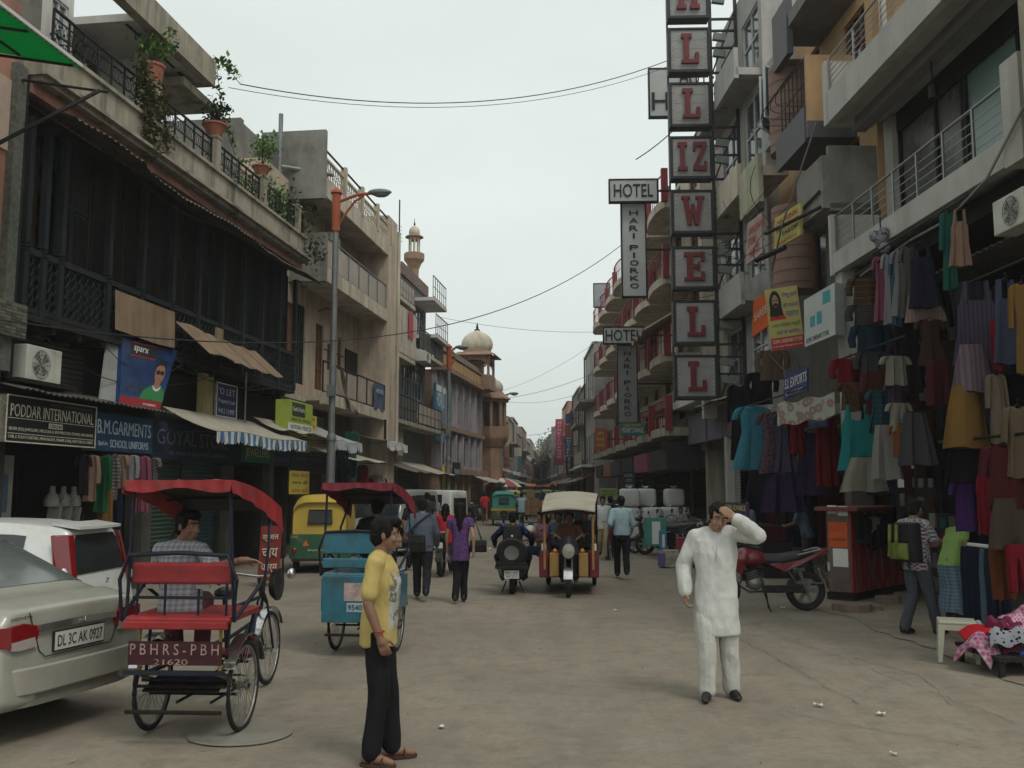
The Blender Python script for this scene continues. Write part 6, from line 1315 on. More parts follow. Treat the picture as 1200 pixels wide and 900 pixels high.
MB(R5).slab(lambda u,v:(0.2+4*u,-.6+1.5*v,7.9-.9*v+.08*math.sin(u*25)),40,4,(0,0,.02)).build('roof_awning',mat('brown_stripe_awning',(.2,.15,.1),.9,var=.35,scale=5),r5)
for i in range(6):
    MB(R5).box(1+i*4.4,4.9+i*4.4,-1.0,.1,2.5,3.2).build('shop_board',[SIGNBK,mat('far_sign_0',(1,1,1)),DARK,NAVY2,mat('far_sign_2',(1,1,1)),SIGNBK][i],r5)
    shutter(R5,1+i*4.4,4.9+i*4.4,-1.5,0,2.5,DARK,r5)
def facing(px0,px1,py0,py1,Y,label,m,lines,inks,th=.18,frame=None):
    x0,x1=atY(px0,500,Y).x,atY(px1,500,Y).x;z1,z0=atY(px0,py0,Y).z,atY(px0,py1,Y).z;t=thing('hanging_sign',label,'sign',((x0+x1)/2,Y,z0))
    MB().box(x0,x1,Y,Y+th,z0,z1).build('panel',m,t)
    if frame:
        e=.035;f=MB();f.box(x0-.01,x1+.01,Y-.02,Y+th+.003,z0-.01,z0+e).box(x0-.01,x1+.01,Y-.02,Y+th+.003,z1-e,z1+.01).box(x0-.01,x0+e,Y-.02,Y+th+.003,z0+e,z1-e).box(x1-e,x1+.01,Y-.02,Y+th+.003,z0+e,z1-e);f.build('frame',frame,t)
    for i,(s_,u0,u1,v0,v1)in enumerate(lines):lettering(s_,t,(x0+(x1-x0)*u0,Y-.002,z0+(z1-z0)*v0),(1,0,0),(0,0,1),(x1-x0)*(u1-u0),(z1-z0)*(v1-v0),inks[i % len(inks)],.03)
    # arm back to the wall
    m2=MB();m2.box(x1-.02,R5((Y-30,-1.0,0)).x if Y >29 else x1+.6,Y+.05,Y+.11,(z0+z1)/2-.03,(z0+z1)/2+.03);m2.build('arm',IRON,t);return t
GSIGN=mat('sign_greywhite',(.42,.43,.42),.6,var=.1,scale=2,bump=0)
facing(717,776,210,237,30.2,'upper white HOTEL box sign with black letters over the street',GSIGN,[('HOTEL',.1,.9,.22,.78)],(INK,),frame=IRON)
facing(731,761,237,348,30.5,'tall white vertical sign reading HARI PIORKO under the upper HOTEL sign',GSIGN,[(c_,.33 if c_ != 'I' else .46,.67 if c_ != 'I' else .54,.91-.0805*(i if i <4 else i+.55)-.052,.91-.0805*(i if i <4 else i+.55))for i,c_ in enumerate('HARIPIORKO')],(INK,),frame=IRON)
facing(708,756,383,403,35.4,'lower white HOTEL box sign farther down the street',GSIGN,[('HOTEL',.06,.94,.18,.82)],(INK,),frame=IRON)
facing(724,748,404,496,35.7,'shaded vertical HARI PIORKO sign under the lower HOTEL sign',mat('sign_shadegrey',(.2,.2,.205),.6,var=.1,bump=0),[(c_,.33 if c_ != 'I' else .46,.67 if c_ != 'I' else .54,.91-.0805*(i if i <4 else i+.55)-.052,.91-.0805*(i if i <4 else i+.55))for i,c_ in enumerate('HARIPIORKO')],(INK,),frame=IRON)  # greyer copy of the white sign; its shade is in the panel colour
facing(767,826,80,137,29.5,'white hotel sign with the letters HA partly hidden behind the letter tower',GSIGN,[('HARI',.06,1.3,.14,.5),('HOTEL',.65,1.5,.62,.95)],(INK,),frame=IRON)
facing(697,717,332,360,52,'small blank grey sign panel beyond the hotel signs',mat('sign_bluegrey',(.3,.33,.35),.6,var=.1),[],(INK,),frame=IRON)
facing(728,755,496,510,35.2,'bright MONEY CHANGER sign board below the lower vertical sign',mat('sign_money',(.04,.12,.14),.6,var=.2),[('MONEY CHANGE',.05,.95,.2,.62),('CASH TICKETS',.1,.9,.7,.92)],(PAPER,YELP),frame=GREENS)
facing(697,711,502,527,46,'orange red hanging board with yellow print farther along the hotel',mat('sign_brick',(.33,.08,.05),.7,var=.15),[('SPA',.25,.75,.7,.84),('BAR',.2,.8,.42,.56),('FOOD',.2,.8,.14,.28)],(YELP,))
facing(729,743,553,573,38,'small black HOTEL CITY board over the stacked white sacks',SIGNBK,[('HOTEL',.15,.85,.7,.88),('CITY',.25,.75,.4,.58),('NIGHT',.2,.8,.1,.28)],(PALEB,))
facing(703,722,572,584,36,'yellow green notice board beside the stacked white sacks',mat('sign_olive',(.3,.32,.1),.75),[('FREE HOME',.08,.92,.62,.84),('DELIVERY',.08,.92,.3,.5)],(GRNINK,))
facing(775,800,518,528,31,'low dark sign over the boxes near the scooters',SIGNBK,[],(INK,))
# far houses on the right, each its own, then the far signs
FR=Front(3.3,60,-1.6,1);t=0
lens=[8,7,8,9,10,12,12,14,16,20,24,30,34];hts=[11.4,9.5,10,9,10.5,9.5,10,9,10,9.6,10,9,9]
for k,(L_,h_)in enumerate(zip(lens,hts)):
    house(FR,t,t+L_-.1,h_,k*2+3,'%s house beyond the red-railed hotel, %s walled, right of the street' %(ordw[k],cols_l[(k*2+3)% 7]),grp='houses far down the right side')
    if k <7:awning(FR,t+.5,t+L_-.6,.14,1.2,2.8,2.3,'%s awning beyond the red-railed hotel on the right side' % ordw[k],AW[(k+2)% 5],poles=False,group='awnings far down the right side')
    t+= L_
def farsign(px0,px1,py0,py1,Y,label,m,tx,ink):
    x0,x1=atY(px0,500,Y).x,atY(px1,500,Y).x;z1,z0=atY(px0,py0,Y).z,atY(px0,py1,Y).z;t=thing('hanging_sign',label,'sign',((x0+x1)/2,Y,z0))
    MB().box(x0,x1,Y,Y+.25,z0,z1).build('panel',m,t);n=len(tx)
    for i,c_ in enumerate(tx): 
        if c_ != ' ':h=(z1-z0)*.9/n;lettering(c_,t,(x0+(x1-x0)*.3,Y-.002,z1-(z1-z0)*.05-h*(i+.85)),(1,0,0),(0,0,1),(x1-x0)*.4,h*.7,ink,.03)
    MB().box(x1,x1+1.0,Y+.1,Y+.18,(z0+z1)/2,(z0+z1)/2+.08).build('arm',IRON,t)
farsign(651,660,491,545,88,'magenta vertical MONEY CHANGER sign far down the right side',mat('far_magenta',(.4,.05,.12),.7),'MONEYCHANGER',PAPER);farsign(663,671,485,496,82,'small blue sign highest in the far group of signs',mat('far_sign_1',(1,1,1)),'',PAPER)
farsign(662,671,498,513,80,'orange sign in the far group right of the magenta one',mat('far_sign_2',(1,1,1)),'',PAPER);farsign(662,670,514,533,78,'blue vertical sign in the far group below the orange one',mat('far_sign_1',(1,1,1)),'HOTEL',PAPER);farsign(663,671,535,556,76,'dark vertical sign lowest in the far group',SIGNBK,'INTERNET',PALEB)
farsign(646,650,500,535,92,'slim grey sign left of the magenta one far down the street',mat('far_sign_4',(1,1,1)),'',PAPER);farsign(649,660,537,545,86,'small red board under the magenta sign far down the street',mat('far_sign_0',(1,1,1)),'',PAPER);farsign(681,688,539,560,62,'pale olive vertical sign before the hotel end',mat('far_sign_3',(1,1,1)),'SHOES',INK)
b=thing('footbridge_gantry','bluish gantry spanning the far end of the street before the trees','gantry',(0,250,0));MB().box(-3.5,3,250,250.5,5.0,6.6).build('beam',mat('gantry_blue',(.08,.13,.16),.7),b);MB().box(-3.6,-3.3,250,250.4,0,5).build('leg',GALV,b);MB().box(2.8,3.1,250,250.4,0,5).build('leg',GALV,b)
# ------------------------------------------------------------------ vehicles (each built facing +y at the origin, then set in the street)
CHROME=mat('chrome',(.5,.5,.5),.22,.95,var=.15,scale=9,bump=0)
def paint(name,col,stain=(.2,.17,.13),am=.35):return mat(name,col,.38,.1,var=.1,scale=2,bump=.03,spec=.5,coat=.4,stain=(stain,am,(2.2,2.2,2.2)))
TL=mat('tail_red',(.17,.006,.008),.15,var=.1,bump=0,spec=.6,coat=.6);TLW=mat('tail_clear',(.33,.28,.27),.15,var=.1,bump=0,spec=.6,coat=.6);PLATE=mat('plate_white',(.5,.5,.46),.6,var=.1,bump=0)
def cr(a,b,c,d,t):
    return tuple(.5*((2*q)+(-p+r_)*t+(2*p-5*q+4*r_-s)*t*t+(-p+3*q-3*r_+s)*t**3)for p,q,r_,s in zip(a,b,c,d))
class Body:
    def __init__(s,st):
        s.R=[]
        for (y,w,zb,belt,top,wt,shr)in st:
            P=[(0,zb),(w*.86,zb),(w*.985,zb+.1),(w,zb+(belt-zb)*.55),(w*.965,belt),(wt+.02,top-.07-.02*(top-belt >.3)),(wt*.86,top-.012),(0,top)]
            s.R.append([(x,y+shr*(z-.5),z)for x,z in P])
        s.n=len(s.R)
    def pt(s,u,v):
        i=min(int(u),s.n-2);f=u-i;j=min(int(v),6);g=v-j
        def row(r):
            r=max(0,min(s.n-1,r));P=s.R[r];q=lambda k:P[max(0,min(7,k))]if k <= 7 else None
            k3=P[j+2]if j+2 <= 7 else (-P[6][0],P[6][1],P[6][2])
            k0=P[j-1]if j-1 >= 0 else (-P[1][0],P[1][1],P[1][2])
            return cr(k0,P[j],P[j+1],k3,g)
        return V(cr(row(i-1),row(i),row(i+1),row(i+2),f))
    def mesh(s,mb,nu=4,nv=4):
        NU=(s.n-1)*nu;NV=7*nv;G=[]
        for a in range(NU+1):
            half=[s.pt(a/nu,b/nv)for b in range(NV+1)];G.append(half+[V((-p.x,p.y,p.z))for p in reversed(half[1:-1])])
        m=len(G[0]);vs=[p for r in G for p in r];fs=[(a*m+b,a*m+(b+1)% m,(a+1)*m+(b+1)% m,(a+1)*m+b)for a in range(NU)for b in range(m)]
        fs+=[tuple(range(m-1,-1,-1)),tuple(range(NU*m,NU*m+m))];mb.add(vs,fs);return mb
    def patch(s,mb,u0,u1,v0,v1,d=.006,both=True,mirror=False,n=6,full=False,th=.012):
        for sg in ((1,-1)if both else ((-1,)if mirror else (1,))):
            def fn(a,b):
                u=u0+(u1-u0)*a;v=v0+(v1-v0)*b;p=s.pt(u,v);e=.02
                du=s.pt(min(s.n-1.001,u+e),v)-s.pt(max(0,u-e),v);dv=s.pt(u,min(7,v+e))-s.pt(u,max(0,v-e));nn=du.cross(dv)
                if nn.length <1e-9:nn=V((0,0,1))
                nn.normalize()
                if nn.dot(p-V((0,p.y,.6)))<0:nn=-nn
                p=p+nn*d;return V((p.x*sg,p.y,p.z))
            mb.grid(fn,n,n)
        return mb
def wheel(parent,c,r,w,rimm,spokes=6,tyre=RUBBER,name='wheel'):
    t=MB();c=V(c);prof=[(r*.68,-w*.42),(r*.9,-w*.5),(r*.99,-w*.32),(r,0),(r*.99,w*.32),(r*.9,w*.5),(r*.68,w*.42)]
    q=V((1,0,0));t.lathe(prof,c,28,q,True);wo=t.build(name,tyre,parent,True,off=V())
    m=MB();m.lathe([(r*.12,-w*.34),(r*.2,-w*.3),(r*.2,w*.3),(r*.12,w*.36)],c,14,q)
    for i in range(spokes):
        a=i*6.2832/spokes;d=V((0,math.cos(a),math.sin(a)));s=V((0,-math.sin(a),math.cos(a)))
        m.prism([c+d*r*.15-s*r*.07+q*w*.2,c+d*r*.66-s*r*.1+q*w*.2,c+d*r*.66+s*r*.1+q*w*.2,c+d*r*.15+s*r*.07+q*w*.2],q*-w*.4)
    m.tube([c+V((0,r*.66*math.cos(a*.3142),r*.66*math.sin(a*.3142)))for a in range(20)],r*.05,6,True)
    m.build('rim',rimm,wo,True,off=V());return wo
def cyclewheel(parent,c,r,name='wheel',ns=32):
    c=V(c);ring=lambda rr,dx=0:[c+V((dx,rr*math.cos(a*.19635),rr*math.sin(a*.19635)))for a in range(32)]
    wo=MB().tube(ring(r-.018),.021,8,True).build(name,RUBBER,parent,True,off=V());MB().tube(ring(r-.045),.013,6,True).build('rim',mat('old_chrome',(.3,.29,.27),.4,.8,var=.3,scale=9),wo,True,off=V())
    s=MB()
    for i in range(ns):a=i*6.2832/ns;b=a+(.5 if i % 2 else -.5);dx=.028 if i % 4<2 else -.028;s.cyl(c+V((dx,.028*math.cos(b),.028*math.sin(b))),c+V((0,(r-.045)*math.cos(a),(r-.045)*math.sin(a))),.0024,n=4)
    tag(s.build('spokes',STEEL,wo,off=V()),kind='stuff');MB().lathe([(.02,-.05),(.035,-.045),(.035,-.03),(.018,-.025),(.018,.025),(.035,.03),(.035,.045),(.02,.05)],c,12,V((1,0,0))).build('hub',STEEL,wo,True,off=V())
    return wo
B_=lambda mb,n,m,p,s=False,bev=0:mb.build(n,m,p,s,bev,off=V())
def lett(s,par,o,r_,u,w,h,m,d=.003):return lettering(s,par,o,r_,u,w,h,m,d)
# --- saloon car
def saloon(label,loc,rz,pm,hatch=False,plate=('DL 3C AK 0927',),wheels_m=None):
    t=thing('parked_car',label,'car',loc,rz);OFF.pop(t)
    if not hatch:
        st=[(-2.2,.69,.34,.76,.93,.62,.1),(-2.18,.77,.3,.79,.97,.68,.1),(-2.08,.83,.25,.83,1.005,.71,.09),(-1.9,.845,.22,.88,1.04,.69,0),(-1.7,.85,.2,.9,1.07,.66,0),(-1.1,.85,.2,.92,1.35,.575,0),(-.75,.85,.2,.93,1.445,.555,0),(.25,.85,.2,.92,1.485,.565,0),(.75,.85,.2,.9,1.42,.585,0),(1.3,.845,.2,.88,1.04,.66,0),(1.85,.83,.22,.82,.92,.68,0),(2.12,.76,.26,.7,.79,.62,0),(2.2,.66,.3,.58,.67,.5,0)]
        gu,su=(4.12,5.85),(4.5,9.0)
    else:
        st=[(-1.9,.72,.36,.9,1.36,.5,.2),(-1.86,.78,.3,.92,1.43,.54,.2),(-1.7,.81,.26,.93,1.48,.54,.2),(-1.4,.825,.24,.93,1.5,.54,.12),(-1.0,.835,.2,.93,1.525,.56,0),(-.2,.84,.2,.92,1.53,.57,0),(.35,.84,.2,.9,1.44,.58,0),(.95,.83,.2,.9,1.06,.64,0),(1.5,.81,.22,.84,.95,.66,0),(1.78,.74,.26,.7,.8,.6,0),(1.85,.62,.3,.58,.67,.5,0)]
        gu,su=None,(2.6,7.0)
    b=Body(st);bd=MB();b.mesh(bd);bo=B_(bd,'body',pm,t,True)
    WG=mat('car_glass',(.022,.026,.027),.08,var=0,bump=0,spec=.8)
    if not hatch:B_(b.patch(MB(),gu[0],gu[1],5.25,7,.006),'rear_window',mat('rear_glass_pale',(.1,.115,.11),.06,var=.2,scale=1.5,bump=0,spec=1),t,True)
    [B_(b.patch(MB(),su[0]+.5,su[1]-.4,4.12,4.86,.006,False,q),'side_window',WG,t,True)for q in (False,True)]
    fu=(8.1,8.9)if not hatch else (6.1,6.9);B_(b.patch(MB(),fu[0],fu[1],5.2,7,.006),'windscreen',WG,t,True)
    yr=st[0][0]
    if not hatch:
        RY=lambda z:-2.2+.1*(z-.5)
        for sg in (-1,1):      # wrap-round lamp: rear face and flank
            l=MB();pts=[(.4,.845),(.44,.72),(.62,.7),(.7,.71),(.7,.87),(.55,.88)]
            for (xa,za),(xb,zb)in zip(pts,pts[1:]+pts[:1]):pass
            fa=[V((sg*x,RY(z)-.022,z))for x,z in pts];l.prism(fa,(0,.05,0));lo=B_(l,'tail_light',TL,t,False,.012)
            q=MB();q.prism([V((sg*x,RY(z)-.029,z))for x,z in ((.45,.7),(.62,.69),(.69,.7),(.69,.755),(.47,.77))],(0,.02,0));B_(q,'reverse_lens',TLW,lo)
            f=MB();f.slab(lambda u,v:(sg*(.705+.14*math.sin(u*1.57)),-2.2+.025*u+.3*u**1.5,.72+.15*v+.02*u*(1-v)),8,3,(sg*.004,-.012,0));B_(f,'lamp_flank',TL,lo,True)
        g=MB();g.slab(lambda u,v:(-.42+.84*u,RY(.82)-.035-.012*math.sin(u*3.14),.815+.05*v-.012*abs(2*u-1)),12,2,(0,.02,0));B_(g,'chrome_strip',CHROME,t,True)
        e=MB();e.tube([(-.04,RY(.84)-.05,.86),(-.035,RY(.84)-.05,.815),(-.02,RY(.84)-.05,.835),(.02,RY(.84)-.05,.835),(.035,RY(.84)-.05,.815),(.04,RY(.84)-.05,.86)],.007,6);B_(e,'badge',CHROME,t,True)
        p=MB();p.box(-.27,.27,RY(.7)-.03,RY(.7)-.015,.64,.775);po=B_(p,'number_plate',PLATE,t);f=MB();f.box(-.28,.28,RY(.7)-.026,RY(.7)-.01,.63,.64).box(-.28,.28,RY(.7)-.026,RY(.7)-.01,.775,.785).box(-.28,-.27,RY(.7)-.026,RY(.7)-.01,.64,.775).box(.27,.28,RY(.7)-.026,RY(.7)-.01,.64,.775);B_(f,'plate_frame',BLK,po)
        lett(plate[0],po,(-.245,RY(.7)-.031,.665),(1,0,0),(0,0,1),.49,.085,INK)
        lett('HONDA',t,(-.66,RY(.93)-.002,.905),(1,0,.02),(0,.1,1),.2,.022,CHROME)
        sm=mat('seam_dark',(.02,.02,.018),.8,var=0,bump=0)
        seam=lambda pts:B_(MB().tube(pts,.0045,5),'panel_seam',sm,t,True)
        seam([(-.5,RY(.93)-.01,.95),(-.47,RY(.85)-.012,.85),(-.41,RY(.7)-.012,.66),(-.36,RY(.6)-.012,.61),(.36,RY(.6)-.012,.61),(.41,RY(.7)-.012,.66),(.47,RY(.85)-.012,.85),(.5,RY(.93)-.01,.95)])
        bp_=MB();bp_.slab(lambda u,v:(-.83+1.66*u,-2.215-.05*math.sin(u*3.14)**.4+.18*abs(2*u-1)**6,.36+.2*v),24,3,(0,.05,0));B_(bp_,'bumper',pm,t,True,.015)
        bl=MB();bl.slab(lambda u,v:(-.76+1.52*u,-2.19-.04*math.sin(u*3.14)**.4+.14*abs(2*u-1)**6,.27+.09*v),24,2,(0,.05,0));B_(bl,'bumper_valance',mat('bumper_low',(.16,.15,.12),.6,var=.2),t,True)
    else:
        sh=lambda z:-1.9+.13*(z-.5)-.006
        RY=lambda z:-1.9+.2*(z-.5)
        w_=MB();w_.prism([V((x,RY(z)-.012,z))for x,z in ((-.56,.95),(.56,.95),(.6,1.02),(.5,1.3),(.42,1.37),(-.42,1.37),(-.5,1.3),(-.6,1.02))],(0,.03,0));B_(w_,'rear_window',WG,t)
        sp=MB();sp.slab(lambda u,v:(-.5+1.0*u,-1.86+.3*v+.06*abs(2*u-1)**2,1.43+.045*v),12,3,(0,0,.03));B_(sp,'roof_spoiler',pm,t,True)
        for sg in (-1,1):
            l=MB();l.slab(lambda u,v:(sg*(.625+.15*u-.09*v*(1-.2*u)),RY(.78+.6*v)-.045+.14*u*u,.78+.6*v),6,10,(0,.04,0));lo=B_(l,'tail_light',TL,t,True,.01)
            q=MB();q.ball((sg*.66,RY(.85)-.035,.86),(.06,.025,.06),10,6);B_(q,'reverse_lens',TLW,lo,True)
        p=MB();p.box(-.26,.26,-1.925,-1.91,.62,.73);po=B_(p,'number_plate',PLATE,t);lett(plate[0],po,(-.23,-1.926,.64),(1,0,0),(0,0,1),.46,.065,INK)
        e=MB();e.tube([(-.04,-1.905,.87),(.035,-1.905,.87),(-.035,-1.905,.82),(.04,-1.905,.82)],.008,5);B_(e,'badge',CHROME,t)
        bp_=MB();bp_.slab(lambda u,v:(-.8+1.6*u,-1.93-.03*math.sin(u*3.14)**.4+.2*abs(2*u-1)**6,.34+.26*v),24,3,(0,.05,0));B_(bp_,'bumper',pm,t,True,.015)
    ya,yb=(-1.3,1.3)if not hatch else (-1.2,1.2)
    for y in (ya,yb):
        for sg in (-1,1):
            a=MB();a.prism([V((sg*.853,y+.36*math.cos(i*.2856),.3+.36*math.sin(i*.2856)))for i in range(12)]+[V((sg*.853,y-.3,.16)),V((sg*.853,y+.3,.16))],(-sg*.02,0,0));B_(a,'wheel_arch',DARK,t)
            wheel(t,(sg*.775,y,.3),.3,.19,wheels_m or GALV,8)
    return t
silver=saloon('champagne silver saloon car with number plate, tail end towards the street at the left edge',(-5.84,8.0,0),R(76),paint('silver_champagne',(.3,.295,.245)))
saloon('white hatchback with tall red tail lights parked behind the silver saloon',(-6.85,10.55,0),R(90),paint('white_car',(.6,.61,.58),am=.2),True,('DL 2C AN 7750',))
# --- three-wheeled auto-rickshaw
def auto(label,loc,rz,hood,low,mid=None,group=None):
    t=thing('auto_rickshaw',label,'auto-rickshaw',loc,rz,group);OFF.pop(t)
    def shell(u,v):        # hood: from tail up over the roof to the windscreen
        y=-1.25+2.2*u;a=math.pi*v;e=.42
        top=1.72 if .12<u <.9 else (1.72-.16*(1-u/.12)**2 if u <= .12 else 1.72-.2*((u-.9)/.1)**2)
        x=-.64*math.copysign(abs(math.cos(a))**e,math.cos(a));z=.85+(top-.85)*abs(math.sin(a))**e;return (x*(1-.05*(1-u)),y+.08*(1.7-z)*(-1 if u <.1 else 0),z)
    m=MB();m.slab(shell,14,24,(0,0,.015));B_(m,'hood',hood,t,True)
    m=MB();m.prism([(-.6,-1.27,.85),(.6,-1.27,.85),(.6,-1.2,1.45),(.52,-1.17,1.6),(-.52,-1.17,1.6),(-.6,-1.2,1.45)],(0,.03,0));bk=B_(m,'hood_back',hood,t,False,.01)
    m=MB();m.prism([(-.26,-1.275,1.1),(.26,-1.275,1.1),(.24,-1.24,1.38),(-.24,-1.24,1.38)],(0,.01,0));B_(m,'rear_window',mat('dark_vinyl',(.02,.022,.022),.3,var=.2),bk)
    f=MB();f.tube([(-.27,-1.28,1.09),(.27,-1.28,1.09),(.25,-1.245,1.39),(-.25,-1.245,1.39)],.015,5,True);B_(f,'window_welt',BLK,bk)
    m=MB();m.slab(lambda u,v:((-.66+1.32*u),-1.3-.06*math.sin(v*1.57)*0+.05*abs(2*u-1)**6,.32+.54*v),12,5,(0,.12,0));B_(m,'tail_panel',low,t,True)
    for sg in (-1,1):
        m=MB();m.prism([(sg*.66,-1.25,.32),(sg*.66,-.15,.32),(sg*.66,-.05,.86),(sg*.66,-1.25,.86)],(-sg*.04,0,0));B_(m,'side_panel',low,t,False,.02)
        m=MB();m.prism([(sg*.3-.07,-1.312,.6),(sg*.3+.07,-1.312,.6),(sg*.3,-1.312,.74)],(0,.01,0));B_(m,'warning_triangle',mat('triangle_orange',(.55,.12,.02),.5,var=.1,bump=0),t)
        m=MB();m.ball((sg*.55,-1.31,.5),(.05,.02,.07),10,6);B_(m,'tail_light',TL,t,True)
        m=MB();m.tube([(sg*.6,-.1,.86),(sg*.6,.55,.9),(sg*.56,.9,1.6)],.022,6);B_(m,'door_post',BLK,t)
    lett('CNG',t,(-.62,-1.306,.78),(1,0,0),(0,0,1),.14,.05,CREAMINK);lett('BAJAJ AUTO',t,(-.25,-1.306,.48),(1,0,0),(0,0,1),.5,.05,CREAMINK)
    m=MB();m.box(-.6,.6,-1.36,-1.3,.27,.33);B_(m,'bumper',BLK,t);m=MB();m.box(-.6,.6,-.9,-.3,.4,.62).box(-.6,.6,-1.1,-.92,.62,1.1);B_(m,'bench_seat',BLK,t,False,.03);m=MB();m.box(-.62,.62,-1.2,.7,.26,.32);B_(m,'floor',DARK,t)
    m=MB();m.slab(lambda u,v:(-.5+u,.95+.14*math.sin(u*3.14)+.14*(1-v),.3+.55*v),10,4,(0,-.03,0));B_(m,'front_apron',low,t,True);m=MB();m.slab(lambda u,v:(-.52+1.04*u,.98+.1*math.sin(u*3.14)-.12*v,.9+.66*v),10,4,(0,-.012,0));B_(m,'windscreen',GLASS,t,True)
    m=MB();m.ball((0,1.22,.62),(.09,.06,.09));B_(m,'headlight',TLW,t,True);m=MB();m.tube([(-.3,.7,.95),(.3,.7,.95)],.018,6);m.tube([(0,.7,.95),(0,1.0,.3)],.02,6);B_(m,'handlebar',BLK,t);m=MB();m.box(-.22,.22,.15,.45,.55,.68);B_(m,'driver_seat',BLK,t,False,.03)
    for c in ((-.55,-.85,.2),(.55,-.85,.2),(0,1.05,.2)):wheel(t,c,.2,.11,STEEL,5)
    if mid:
        m=MB();m.box(-.66,.66,-1.318,-1.305,.74,.86);B_(m,'yellow_band',mid,t);sw_=MB();sw_.lathe([(.09,-.05),(.17,-.05),(.19,0),(.17,.05),(.09,.05)],(0,-1.36,.58),18,V((0,1,0)),True);B_(sw_,'spare_wheel',RUBBER,t,True)
    return t
AY=mat('auto_yellow',(.4,.28,.045),.6,var=.15,scale=2,bump=.15);AG=paint('auto_green',(.02,.09,.035));ATEAL=mat('auto_teal',(.04,.2,.17),.7,var=.15,bump=.15);AGD=mat('auto_hood_green',(.05,.11,.05),.7,var=.15,bump=.15)
p=gnd(364,672);a0=auto('yellow and green three-wheeled auto-rickshaw seen from behind, left of the street',(p.x,p.y+1.3,0),R(8),AY,AG)
def autoat(px,py,rz,lab,hood,mid):q=gnd(px,py);return auto(lab,(q.x,q.y+1.3,0),R(rz),hood,AG,mid,'auto-rickshaws farther down the street')
autoat(589,616,3,'teal-hooded auto-rickshaw with spare wheel on its tail farther up the street',ATEAL,AY);autoat(600,603,0,'yellow-hooded auto-rickshaw just beyond the teal-hooded one',AY,None);autoat(632,607,-4,'dull green auto-rickshaw beyond the cyclist carrying boxes',AGD,AY);autoat(654,608,-3,'green auto-rickshaw half hidden behind the beige canvas roof',AGD,AY);autoat(641,597,2,'small yellow-hooded auto-rickshaw far off in the middle of the street',AY,None);autoat(618,599,0,'green auto-rickshaw deepest in the traffic queue',AGD,None)
